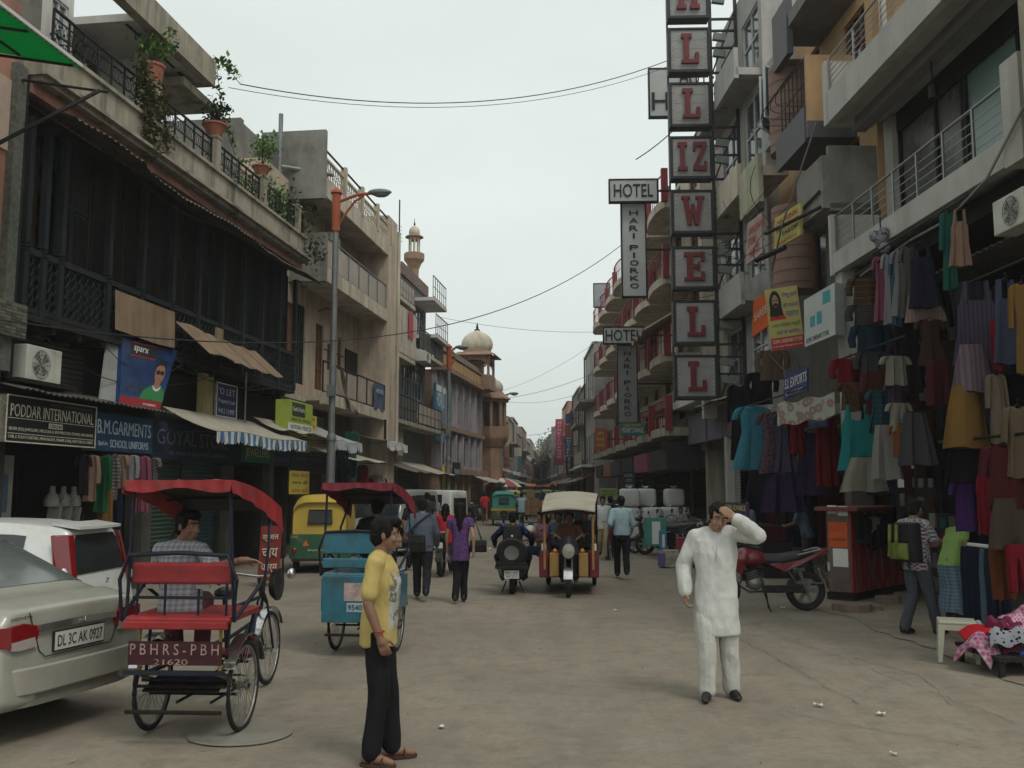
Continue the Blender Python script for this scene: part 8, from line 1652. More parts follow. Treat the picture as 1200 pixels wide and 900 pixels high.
kw=dict(WALK2,kneL=(-.1,.02,.5),ankL=(-.12,-.05,.085),kneR=(.1,.1,.5),ankR=(.1,.08,.085),shoL=(-.17,.0,1.42),elbL=(-.36,.12,1.4),wriL=(-.165,.2,1.55),handL=(.72,.05,.55),palmL=(.1,-1,.1),thumbL=(0,-.3,-1),curlL=.3,
          elbR=(.27,-.05,1.14),wriR=(.27,.05,.9),palmR=(-1,.1,0),curlR=.75,tilt=-20,yaw=8,roll=-6,toeL=(-.25,1,0),toeR=(.25,1,0))
km=person('man in a white kurta walking towards the viewer with a hand on his forehead',at2(842,818),R(176),1.76,kw,SKIN2,'short',top=KUR,bottom=KUR2,vox=.007,sleeve='long',topx=.26,loose=1.7,fat=1.0,seed=9,wr=.013)
m=MB();m.lathe([(.028,-.012),(.033,-.012),(.033,.012),(.028,.012)],V((-.155,.168,1.515))*1.035,14,V((.6,.2,.42)),True);m.build('wrist_watch',STEEL,km,True,off=V())
m=MB();m.tube([V((0,.128+.03,1.38))*1.035,V((0,.15+.01,1.2))*1.035],.006,5);m.build('button_placket',KUR2,km,off=V())
person('man in a slate shirt walking away with a black shoulder bag',at2(494,703),R(4),1.7,WALK,skin=SKIN2,hair='short',top=GSH,bottom=DPA,sleeve='long',vox=.011,face=False,fat=1.1,seed=12);bagm=mat('bag_black',(.012,.012,.013),.6,var=.3,bump=.2)
def bag(label,c,size,strap,m_,rz=0,nm='shoulder_bag'):
    t=thing(nm,label,'bag',c);c=V(c);Rm=Matrix.Rotation(rz,3,'Z');k=MB();vs=[]
    k.slab(lambda u,v:c+Rm @ V((size[0]*(u-.5)*(1-.12*v),-size[1]/2*math.sin(u*3.14)**.5*math.sin((v*.9+.05)*3.14)**.5,size[2]*v)),10,8,Rm @ V((0,size[1]*.6,0)));k.build('bag_body',m_,t,True,.02)
    if strap:MB().tube(strap,.014,6).build('strap',m_,t)
    f=MB();f.slab(lambda u,v:c+Rm @ V((size[0]*(u-.5)*.9,-size[1]*.55-.006,size[2]*(.55+.42*v))),6,4,Rm @ V((0,.006,0)));f.build('flap',m_,t)
    return t
q=V(at2(494,703));bag('black satchel slung behind the man in the slate shirt',q+V((-.12,-.21,.8)),(.42,.14,.3),[q+V((-.25,-.2,1.08)),q+V((-.05,-.17,1.3)),q+V((.17,-.1,1.47)),q+V((.19,.08,1.42))],bagm)
person('woman with long black hair in a purple top and black trousers walking away',at2(539,706),R(-2),1.63,dict(WALK2,kneL=(-.05,.0,.49),kneR=(.06,.1,.5),ankL=(-.06,-.16,.11),ankR=(.05,.12,.09)),skin=SKIN2,hair='long',top=PURP,bottom=DBL,sleeve='cap',vox=.011,face=False,fem=True,fat=.9,seed=14,topx=.1)
q=V(at2(539,706));bag('black handbag on the right arm of the woman in purple',q+V((.3,-.02,.82)),(.3,.12,.2),[q+V((.2,0,1.0)),q+V((.24,0,1.36)),q+V((.36,0,1.0))],bagm,.2,'handbag')
q=gnd(519,676);person('woman in red sitting on the small dark motorcycle',(q.x,q.y+.4,.32),R(-4),1.6,RIDE,skin=SKIN2,hair='long',top=REDS,bottom=REDS,sleeve='cap',vox=.013,face=False,fem=True,seed=15)
person('man in a black t-shirt with a grey sling walking behind the man in slate',at2(484,668),R(8),1.68,WALK,top=BLKT,bottom=DPA,sleeve='short',vox=.014,face=False,seed=16,hair='short')
person('man in dark blue with a backpack riding the scooter with the spare wheel',(sc.x,sc.y+.3,.22),0,1.62,dict(RIDE,kneL=(-.3,.34,.42),kneR=(.3,.34,.42),ankL=(-.2,.42,.03),ankR=(.2,.42,.03),wriL=(-.36,.44,.66),wriR=(.36,.44,.66),elbL=(-.36,.12,.8),elbR=(.36,.12,.8)),hair='short',top=NAVJ,bottom=C_('jeans_dark',(.02,.026,.045)),sleeve='long',vox=.011,face=False,fat=1.12,seed=17)
q=V((sc.x,sc.y+.3,.17));t=bag('black backpack with blue edges on the back of the scooter rider',q+V((0,-.2,.58)),(.34,.2,.46),[q+V((-.16,-.12,1.0)),q+V((-.15,.03,1.08)),q+V((-.14,.14,.95))],bagm,0,'backpack');m=MB();m.ball(q+V((0,-.33,.86)),(.02,.01,.02));m.build('badge',PAPER,t,True);bl_=mat('bag_blue',(.02,.05,.2),.7)
for sg in (-1,1):m=MB();m.tube([q+V((sg*.16,-.22,1.06)),q+V((sg*.2,-.12,1.0)),q+V((sg*.24,-.06,.9))],.03,6);m.build('blue_edge',bl_,t,True)
t=thing('helmet','white and red helmet riding on the handlebar beside the scooter rider','helmet',(sc.x+.3,sc.y+.75,1.1));m=MB();m.ball((sc.x+.32,sc.y+.85,1.06),(.13,.15,.13),14,8);m.build('shell',mat('helmet_white',(.4,.38,.36),.3,var=.1),t,True);m=MB();m.ball((sc.x+.32,sc.y+.78,1.05),(.09,.1,.06),12,6);m.build('visor',mat('helmet_red',(.3,.04,.02),.3),t,True)
person('man in a light blue shirt and black trousers walking away right of the e-rickshaw',at2(729,678),R(-3),1.71,dict(WALK,wriL=(-.2,.12,.98),wriR=(.22,.12,.98)),hair='short',top=LBL,bottom=DBL,sleeve='rolled',tuck=True,vox=.011,face=False,seed=18)
# e-rickshaw crew
def eloc(x,y,z):v=Matrix.Rotation(erR,3,'Z')@ V((x,y,0));return (er.x-.1+v.x,er.y+1.36+v.y,z)
person('driver in brown seated behind the e-rickshaw handlebar',eloc(0,.5,.2),erR,1.66,dict(SIT,wriL=(-.26,.42,.84),wriR=(.26,.42,.84)),top=C_('shirt_rust',(.12,.055,.03)),bottom=DPA,vox=.013,seed=20)
person('passenger in pink with jeans leaning out of the e-rickshaw side',eloc(.5,-.1,.22),erR-R(60),1.6,dict(SIT,ankL=(-.12,.5,.05),ankR=(.12,.46,.08)),top=PINKS,bottom=JEAN,vox=.013,seed=21)
person('passenger in black on the rear bench of the e-rickshaw',eloc(-.25,-.85,.22),erR,1.66,SIT,top=BLKT,bottom=DPA,vox=.016,face=False,seed=22)
person('passenger in a blue shirt on the rear bench of the e-rickshaw',eloc(.25,-.85,.22),erR,1.6,SIT,top=BLS,bottom=DPA,vox=.016,face=False,seed=23)
# lounging driver of the red rickshaw
person('man in a grey checked shirt lounging on the red rickshaw bench',(-2.85,7.4,.42),R(165),1.66,dict(SIT,roll=4,yaw=-20,shoR=(.17,.05,.95),elbL=(-.33,.27,.86),wriL=(-.52,.3,.96),palmL=(0,0,-1),curlL=.3,handL=(-.8,.1,-.1),elbR=(.25,.02,.72),wriR=(.12,.22,.7),kneL=(-.13,.16,.5),kneR=(.14,.16,.5),ankL=(-.1,.05,.3),ankR=(.1,.05,.3)),SKIN,'thick',top=GREYW,bottom=ROSE,vox=.008,seed=25)if False else \
person('man in a grey checked shirt lounging on the red rickshaw bench',(-2.86,7.36,.44),R(12),1.66,dict(SIT,yaw=-128,tilt=-6,shoR=(.16,-.07,.98),elbR=(.3,-.3,.86),wriR=(.52,-.42,.92),handR=(.9,-.12,-.05),palmR=(0,-.3,-1),curlR=.3,elbL=(-.22,.12,.72)),SKIN,'thick',top=GREYW,bottom=ROSE,vox=.008,seed=25)
q=gnd(387,762);person('man in dark clothes seated on the saddle of the blue rickshaw',(q.x+.42,q.y+.55,.5),R(-4),1.66,dict(RIDE,kneL=(-.14,.3,.4),kneR=(.14,.25,.5),ankL=(-.1,.2,.02),ankR=(.1,.3,.12)),top=BLKT,bottom=DPA,vox=.014,face=False,seed=26,sleeve='short')
# right-hand stalls
bpq=V(at2(1078,745));person('man in a white checked shirt with a green backpack standing before the stalls',bpq,R(-58),1.72,dict(WALK2,kneL=(-.1,.05,.5),ankL=(-.14,-.1,.085),kneR=(.1,.1,.5),ankR=(.12,.2,.085),elbL=(-.22,.1,1.14),wriL=(-.12,.3,1.12),elbR=(.22,.1,1.14),wriR=(.12,.32,1.15),tilt=-8),top=PLAID,bottom=GRYP,vox=.009,sleeve='short',seed=28,wr=.009)
bpr=Matrix.Rotation(R(-58),3,'Z');t=bag('black and lime green backpack on the back of the man in the checked shirt',bpq+bpr @ V((0,-.2,.93)),(.34,.22,.5),[bpq+bpr @ V(p)for p in ((-.15,-.12,1.35),(-.15,.02,1.45),(-.15,.13,1.3),(-.17,.1,1.05))],bagm,R(-58),'backpack')
lm_=mat('bag_lime',(.13,.16,.03),.7,var=.15)
for x in (-.1,.0):MB().tube([bpq+bpr @ V(p)for p in ((x,-.36,1.4),(x+.02,-.4,1.22),(x-.02,-.37,1.0))],.022,6).build('lime_stripe',lm_,t,True)
m=MB();m.slab(lambda u,v:bpq+bpr @ V((-.13+.26*u,-.345-.04*math.sin(u*3.14)*math.sin(v*3.14),.97+.2*v)),8,5,bpr @ V((0,.03,0)));m.build('front_pocket',lm_,t,True)
grq=V(at2(1117,727));person('woman in a lime green top and blue skirt bending over the jeans rack',grq,R(-70),1.58,dict(chest=(0,.1,1.22),neck=(0,.19,1.38),shoL=(-.16,.16,1.33),shoR=(.16,.16,1.33),elbL=(-.2,.14,1.06),wriL=(-.16,.36,.98),elbR=(.2,.12,1.06),wriR=(.18,.34,.98),tilt=-38,kneL=(-.06,.02,.49),kneR=(.06,.02,.49),ankL=(-.06,0,.085),ankR=(.06,0,.085)),hair='bun',top=LIME,bottom=SKB,skirt=.12,fem=True,vox=.01,sleeve='cap',seed=30)
person('man in a blue-grey shirt bending over wares behind the maroon motorcycle',(5.75,20.8,.01),R(60),1.68,dict(chest=(0,.06,1.24),neck=(0,.14,1.41),shoL=(-.17,.12,1.36),shoR=(.17,.12,1.36),elbL=(-.22,.2,1.12),wriL=(-.16,.42,1.05),elbR=(.22,.2,1.12),wriR=(.16,.42,1.05),tilt=-25),top=BLS,bottom=GRYP,vox=.012,seed=31,face=True)
person('small child in a printed shirt sitting among the motorcycles near the sacks',(4.0,27.6,.3),R(170),1.35,SIT,top=pattern('child_print','dots',[(.05,.05,.06),(.25,.22,.22)],.05),bottom=DPA,vox=.014,seed=32)
person('man in a white vest standing at the stall under the light blue dress',(4.6,21.5,.01),R(200),1.62,dict(),top=C_('vest_white',(.4,.4,.4)),bottom=DPA,vox=.014,seed=33)
# farther street
def far(px,py,rz,lab,top,bot,pose=WALK,h=1.66,**k):return person(lab,at2(px,py),R(rz),h,pose,top=top,bottom=bot,vox=k.pop('vox',.016),face=False,**k)
far(585,610,5,'man in a red shirt and khaki trousers walking up the street',C_('shirt_red',(.4,.03,.035)),C_('trouser_khaki',(.15,.1,.06)))if False else far(568,613,5,'man in a red shirt and khaki trousers walking up the street',C_('shirt_red',(.4,.03,.035)),C_('trouser_khaki',(.15,.1,.06)),seed=40)
far(543,609,60,'man in red standing by the parked two-wheelers',C_('shirt_red',(1,1,1)),DPA,{},seed=41);far(551,607,-40,'woman in dark red beside the parked two-wheelers',C_('kurti_wine',(.18,.02,.035)),DPA,{},fem=True,hair='bun',seed=42)
far(716,652,0,'man in black walking behind the man in light blue',BLKT,DPA,WALK2,seed=43);far(707,655,175,'man in a white shirt pushing a bicycle beside the e-rickshaw',C_('shirt_white',(.5,.5,.5)),BEIG,dict(WALK,wriR=(.3,.4,.95)),seed=44);far(699,640,180,'man in a beige shirt behind the e-rickshaw roof',BEIG,GRYP,WALK,seed=45)
far(640,632,180,'man in a mustard shirt walking left of the e-rickshaw',C_('shirt_mustard',(.3,.2,.07)),DPA,WALK2,seed=46);far(507,640,10,'woman with a bag ahead of the man in slate',pattern('top_rose','dots',[(.2,.1,.13),(.3,.22,.22)],.05),DPA,WALK,fem=True,hair='bun',seed=47);far(500,648,0,'tall man in dark clothes ahead of the woman in red',C_('shirt_char',(.03,.03,.035)),DPA,WALK2,h=1.75,seed=48);far(476,640,-30,'woman in a pale top beside the silver grey van',C_('top_pale',(.3,.26,.24)),DPA,{},fem=True,hair='bun',seed=49)
q=gnd(755,655)
# cyclist with boxes
def bicycle(label,loc,rz,col):
    t=thing('bicycle',label,'bicycle',loc,rz);OFF.pop(t);r=.34
    for y in (-.52,.55):cyclewheel(t,(0,y,r),r,ns=20)
    fm_=mat('cycle_'+label.split()[0],col,.5,.2,var=.2);m=MB()
    for a,b in (((0,-.52,r),(0,-.1,.3)),((0,-.1,.3),(0,-.2,.86)),((0,-.52,r),(0,-.18,.8)),((0,-.1,.3),(0,.4,.75)),((0,-.18,.8),(0,.4,.82)),((0,.55,r),(0,.38,.95))):m.cyl(a,b,.016,n=6)
    B_(m,'cycle_frame',fm_,t);m=MB();m.tube([(-.26,.22,.98),(-.2,.4,1.0),(.2,.4,1.0),(.26,.22,.98)],.013,6);B_(m,'handlebar',STEEL,t);m=MB();m.ball((0,-.22,.9),(.08,.13,.04));B_(m,'saddle',BLK,t,True);m=MB();m.box(-.07,.07,-.75,-.3,.72,.74);B_(m,'carrier',IRON,t);m=MB();m.box(-.16,-.07,-.14,-.06,.18,.2).box(.07,.16,-.14,-.06,.42,.44);m.tube([(-.08,-.1,.19),(-.08,-.1,.3),(.08,-.1,.31),(.08,-.1,.43)],.01,5);B_(m,'pedals',IRON,t);return t
q=gnd(718,656);bicycle('red bicycle pushed beside the e-rickshaw by the man in white',(q.x,q.y+.5,0),R(170),(.2,.02,.02));q=gnd(611,622);bicycle('black bicycle of the far rider in light blue',(q.x,q.y+.5,0),R(-4),(.02,.02,.02))
person('far rider in a light blue shirt on the black bicycle',(q.x,q.y+.3,.42),R(-4),1.66,RIDE,top=LBL,bottom=DPA,sleeve='rolled',vox=.016,face=False,seed=50)
# cart loaded with cartons
q=gnd(622,622);t=thing('handcart','handcart piled with brown cartons ahead of the cyclist','handcart',(q.x,q.y+.8,0));OFF.pop(t)
for sg in (-1,1):cyclewheel(t,(sg*.4,0,.34),.34,ns=16)
m=MB();m.box(-.42,.42,-.6,.6,.62,.68);B_(m,'deck',WOOD,t);m=MB();m.tube([(-.3,.6,.65),(-.3,1.3,.9),(.3,1.3,.9),(.3,.6,.65)],.02,6);m.tube([(-.42,0,.34),(.42,0,.34)],.02,6);m.tube([(-.35,0,.34),(-.35,0,.64)],.02,5);m.tube([(.35,0,.34),(.35,0,.64)],.02,5);B_(m,'handle_frame',IRON,t)
CARD=mat('carton',(.24,.14,.08),.9,var=.15,scale=4)
for i,(x,z,lab)in enumerate([(-.2,.68,'lower left'),(.2,.68,'lower right'),(-.2,1.05,'middle left'),(.2,1.05,'middle right'),(0,1.42,'topmost')]):
    c=thing('carton',lab+' brown carton piled on the far handcart','carton',(q.x+x,q.y+.6,z),0,'cartons on the handcart');p=V((q.x+x,q.y+.6,z));m=MB();m.obox(p+V((0,0,.18)),(.38,.6,.355));m.build('box',CARD,c,bev=.01);m=MB();m.obox(p+V((0,-.002,.358)),(.06,.61,.006));m.build('tape',GUNNY,c)
# distant pedestrians: a few figures, repeated
protos=[person('small distant pedestrian walking far up the street',(0.4,75,0),0,1.65,WALK,top=C_('far_a',(.04,.05,.08)),bottom=DPA,vox=.03,face=False,group='distant pedestrians',wr=0),person('small distant pedestrian walking far up the street',(1.2,70,0),R(180),1.65,WALK2,top=C_('far_b',(.4,.38,.36)),bottom=DPA,vox=.03,face=False,group='distant pedestrians',wr=0),
          person('small distant pedestrian walking far up the street',(1.9,66,0),R(180),1.58,WALK,top=C_('far_c',(.35,.05,.06)),bottom=REDS,vox=.03,face=False,fem=True,hair='bun',group='distant pedestrians',wr=0),person('small distant pedestrian walking far up the street',(-.8,80,0),0,1.68,WALK2,top=C_('far_d',(.3,.22,.12)),bottom=GRYP,vox=.03,face=False,group='distant pedestrians',wr=0)]
rp=random.Random(11);placed=[]
for i in range(90):
    y=rp.choice([52,58,64,72,84,96,110,130])+rp.random()*8;x=(rp.uniform(-.2,2.8)if i % 4 else rp.uniform(-3.2,-1.6))if y <66 else rp.uniform(-2.6,2.3)
    if any(abs(x-a)+abs(y-b)*.3<.55 for a,b in placed):continue
    placed.append((x,y));clone(rp.choice(protos),(x,y,0),rp.choice([0,math.pi])+rp.uniform(-.4,.4),'small distant pedestrian walking far up the street',rp.uniform(.94,1.04))
for k,(px,py,rz,lab,c)in enumerate([(655,618,180,'woman in white among the crowd right of the e-rickshaw roof',(.45,.44,.43)),(664,616,170,'man in a dark shirt in the crowd above the e-rickshaw roof',(.03,.03,.04)),(672,622,190,'man in charcoal in the crowd just above the e-rickshaw roof',(.05,.05,.055)),(680,626,180,'man in blue behind the right end of the e-rickshaw roof',(.05,.09,.2)),(604,606,0,'pedestrian in purple among the far traffic',(.15,.08,.18)),(612,604,0,'pedestrian in grey among the far traffic',(.2,.2,.21))]):far(px,py,rz,lab,C_('crowd_%d' % k,c),DPA,(WALK,WALK2)[k % 2],seed=60+k,vox=.02)
# red and white umbrella and orange awnings of far stalls
c=atY(588,566,58);t=thing('parasol','red and white striped stall parasol above the far auto-rickshaws','parasol',(c.x,58,0));OFF.pop(t)
for i in range(10):
    a0,a1=i*.6283,(i+1)*.6283;m=MB();m.slab(lambda u,v:(1.25*v*math.cos(a0+(a1-a0)*u),1.25*v*math.sin(a0+(a1-a0)*u),2.5-.55*v*v),3,4,(0,0,.012));B_(m,'canopy_gore',st_w if i % 2 else REDV,t)
m=MB();m.cyl((0,0,0),(0,0,2.52),.025,n=6);B_(m,'pole',GALV,t)
for k,(x,y,c_)in enumerate([(-1.9,105,(.5,.14,.06)),(1.8,112,(.45,.08,.06)),(.9,140,(.5,.2,.1)),(-1.2,150,(.4,.1,.1)),(2.0,92,(.4,.12,.08))]):
    t=thing('stall_canopy',('first','second','third','fourth','fifth')[k]+' orange red stall canopy over the far crowd','canopy',(x,y,0),0,'stall canopies far up the street');OFF.pop(t);m=MB();m.slab(lambda u,v:(-1+2*u,-1.2+2.4*v,2.1+.25*math.sin(v*3.14)),4,8,(0,0,.02));B_(m,'canopy',mat('stall_red_%d' % k,c_,.9,var=.2),t)
    for sx in (-.95,.95):
        for sy in (-1.1,1.1):m=MB();m.cyl((sx,sy,0),(sx,sy,2.15),.03,n=5);B_(m,'pole',IRON,t)
# ------------------------------------------------------------------ hanging clothes
def garment(kind,c,w,h,yaw,m,label,group='clothes hung out on the stalls',seed=0,hanger=True):
    """cloth with front and back hanging from c (top middle); w, h in metres; turned by yaw"""
    r=random.Random(seed*7+len(label));t=thing('garment',label,'clothing',c,yaw,group);OFF.pop(t)
    ph=r.random()*6;nf=r.randint(3,6);d0=.05+.03*r.random();sway=r.uniform(-.06,.06)
    def tube(prof,x0=0,n=26,fold=1,name=None):      # prof: (v, halfwidth, xshift, zextra)
        vs=[];fs=[];rows=[]
        pr=[]
        for a,b in zip(prof,prof[1:]):
            for i in range(4):f=i/4;pr.append(tuple(p+(q-p)*f for p,q in zip(a,b)))
        pr.append(prof[-1])
        for v,hw,xs,dz in pr:
            for k in range(n):
                a=2*math.pi*k/n;x=math.cos(a)*hw*w;s=math.sin(a)
                fo=math.sin(nf*math.acos(max(-1,min(1,math.cos(a))))+ph)*.5+.35*math.sin(2.3*nf*math.cos(a)+ph*2)
                y=s*(d0*.5+.012)+fo*.03*(.25+v)*fold*(.6+w);z=-v*h-dz*h*(1-abs(math.cos(a)))-.012*math.sin(5*math.cos(a)+ph)*(v >.9)
                vs.append((x0*w+xs*w+x+sway*v*w,y,z))
        N=len(pr);fs=[(i*n+k,i*n+(k+1)% n,(i+1)*n+(k+1)% n,(i+1)*n+k)for i in range(N-1)for k in range(n)]+[tuple(range(n-1,-1,-1)),tuple(range((N-1)*n,N*n))]
        return vs,fs
    mb=MB();sl=[]
    if kind in ('tee','shirt','dress','kurta'):
        bot={'tee':.33,'shirt':.34,'dress':.5,'kurta':.4}[kind];mb.add(*tube([(.0,.16,0,.07),(.02,.3,0,.06),(.14,.31,0,0),(.42,.29 if kind != 'dress' else .26,0,0),(1,bot,0,0)]))
        ln={'tee':.3,'shirt':.62,'dress':.22,'kurta':.5}[kind]
        for sg in (-1,1):sl.append(tube([(.02,.07,sg*.26,0),(.06,.1,sg*.33,0),(ln*.6,.085,sg*(.4 if kind != 'shirt' else .42),0),(ln,.075,sg*(.43 if kind != 'shirt' else .4),0)],n=14,fold=.4))
    elif kind == 'tank':
        mb.add(*tube([(.2,.24,0,.05),(.3,.32,0,0),(.6,.34,0,0),(1,.46,0,0)])); 
        for sg in (-1,1):sl.append(tube([(0,.045,sg*.17,0),(.1,.05,sg*.18,0),(.26,.07,sg*.2,0)],n=10,fold=.2))
    elif kind == 'skirt':mb.add(*tube([(0,.27,0,0),(.05,.28,0,0),(.4,.38,0,0),(1,.5,0,0)],fold=1.5))
    elif kind == 'trousers':
        mb.add(*tube([(0,.4,0,0),(.1,.44,0,0),(.3,.47,0,0)]))
        for sg in (-1,1):sl.append(tube([(.26,.24,sg*.22,0),(.6,.2,sg*.24,0),(1,.18,sg*.25,0)],n=14,fold=.6))
    else:mb.add(*tube([(0,.3,0,0),(.1,.42,0,0),(1,.46,0,0)],fold=1.3))
    B_(mb,'cloth_body',m,t,True)
    for q in sl:B_(MB().add(*q),{'trousers':'leg','tank':'strap'}.get(kind,'sleeve'),m,t,True)
    if hanger:
        g=MB();g.tube([(-.24*w,0,-.05*h),(0,0,.02),(.24*w,0,-.05*h)],.008,5);g.tube([(0,0,.02),(0,0,.07),(.02,0,.09),(.03,0,.07)],.005,4);B_(g,'hanger',IRON,t)
    return t
P_=pattern
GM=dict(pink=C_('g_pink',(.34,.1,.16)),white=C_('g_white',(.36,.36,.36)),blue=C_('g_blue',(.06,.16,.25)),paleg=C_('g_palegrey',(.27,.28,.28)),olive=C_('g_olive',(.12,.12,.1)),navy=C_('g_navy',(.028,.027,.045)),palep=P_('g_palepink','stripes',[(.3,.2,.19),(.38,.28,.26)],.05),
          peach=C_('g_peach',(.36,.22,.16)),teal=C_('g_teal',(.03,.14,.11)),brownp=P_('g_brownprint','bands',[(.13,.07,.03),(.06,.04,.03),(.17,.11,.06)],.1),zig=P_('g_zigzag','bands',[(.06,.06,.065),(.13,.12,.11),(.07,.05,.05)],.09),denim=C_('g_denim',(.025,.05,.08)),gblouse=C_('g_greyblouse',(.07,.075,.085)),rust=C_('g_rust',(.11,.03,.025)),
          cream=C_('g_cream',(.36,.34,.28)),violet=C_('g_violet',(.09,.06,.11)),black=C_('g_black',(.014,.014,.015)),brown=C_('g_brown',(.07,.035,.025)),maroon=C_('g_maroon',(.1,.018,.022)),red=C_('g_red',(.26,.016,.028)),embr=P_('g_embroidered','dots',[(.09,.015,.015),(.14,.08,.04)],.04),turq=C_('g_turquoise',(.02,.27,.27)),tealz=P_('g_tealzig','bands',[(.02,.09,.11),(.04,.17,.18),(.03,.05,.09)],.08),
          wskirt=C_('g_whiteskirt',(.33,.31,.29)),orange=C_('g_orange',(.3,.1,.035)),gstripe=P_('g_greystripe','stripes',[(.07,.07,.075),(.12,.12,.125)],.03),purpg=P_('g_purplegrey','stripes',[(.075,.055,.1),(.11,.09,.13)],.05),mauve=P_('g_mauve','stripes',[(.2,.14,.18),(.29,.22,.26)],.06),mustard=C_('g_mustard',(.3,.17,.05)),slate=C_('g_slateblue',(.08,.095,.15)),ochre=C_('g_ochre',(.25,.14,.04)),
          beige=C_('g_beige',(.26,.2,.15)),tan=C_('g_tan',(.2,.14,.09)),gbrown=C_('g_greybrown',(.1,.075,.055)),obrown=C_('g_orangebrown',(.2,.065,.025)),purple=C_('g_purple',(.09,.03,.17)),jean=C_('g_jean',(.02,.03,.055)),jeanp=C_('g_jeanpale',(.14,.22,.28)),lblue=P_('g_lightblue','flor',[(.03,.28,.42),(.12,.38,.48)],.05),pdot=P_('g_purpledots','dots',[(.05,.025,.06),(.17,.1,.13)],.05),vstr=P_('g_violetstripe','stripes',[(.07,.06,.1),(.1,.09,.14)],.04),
          green=C_('g_green',(.02,.12,.05)),plaid=P_('g_plaid','checks',[(.3,.28,.27),(.08,.06,.07),(.36,.34,.33)],.06),fpurp=P_('g_floralpurple','flor',[(.04,.03,.1),(.1,.06,.17),(.05,.04,.06)],.09))
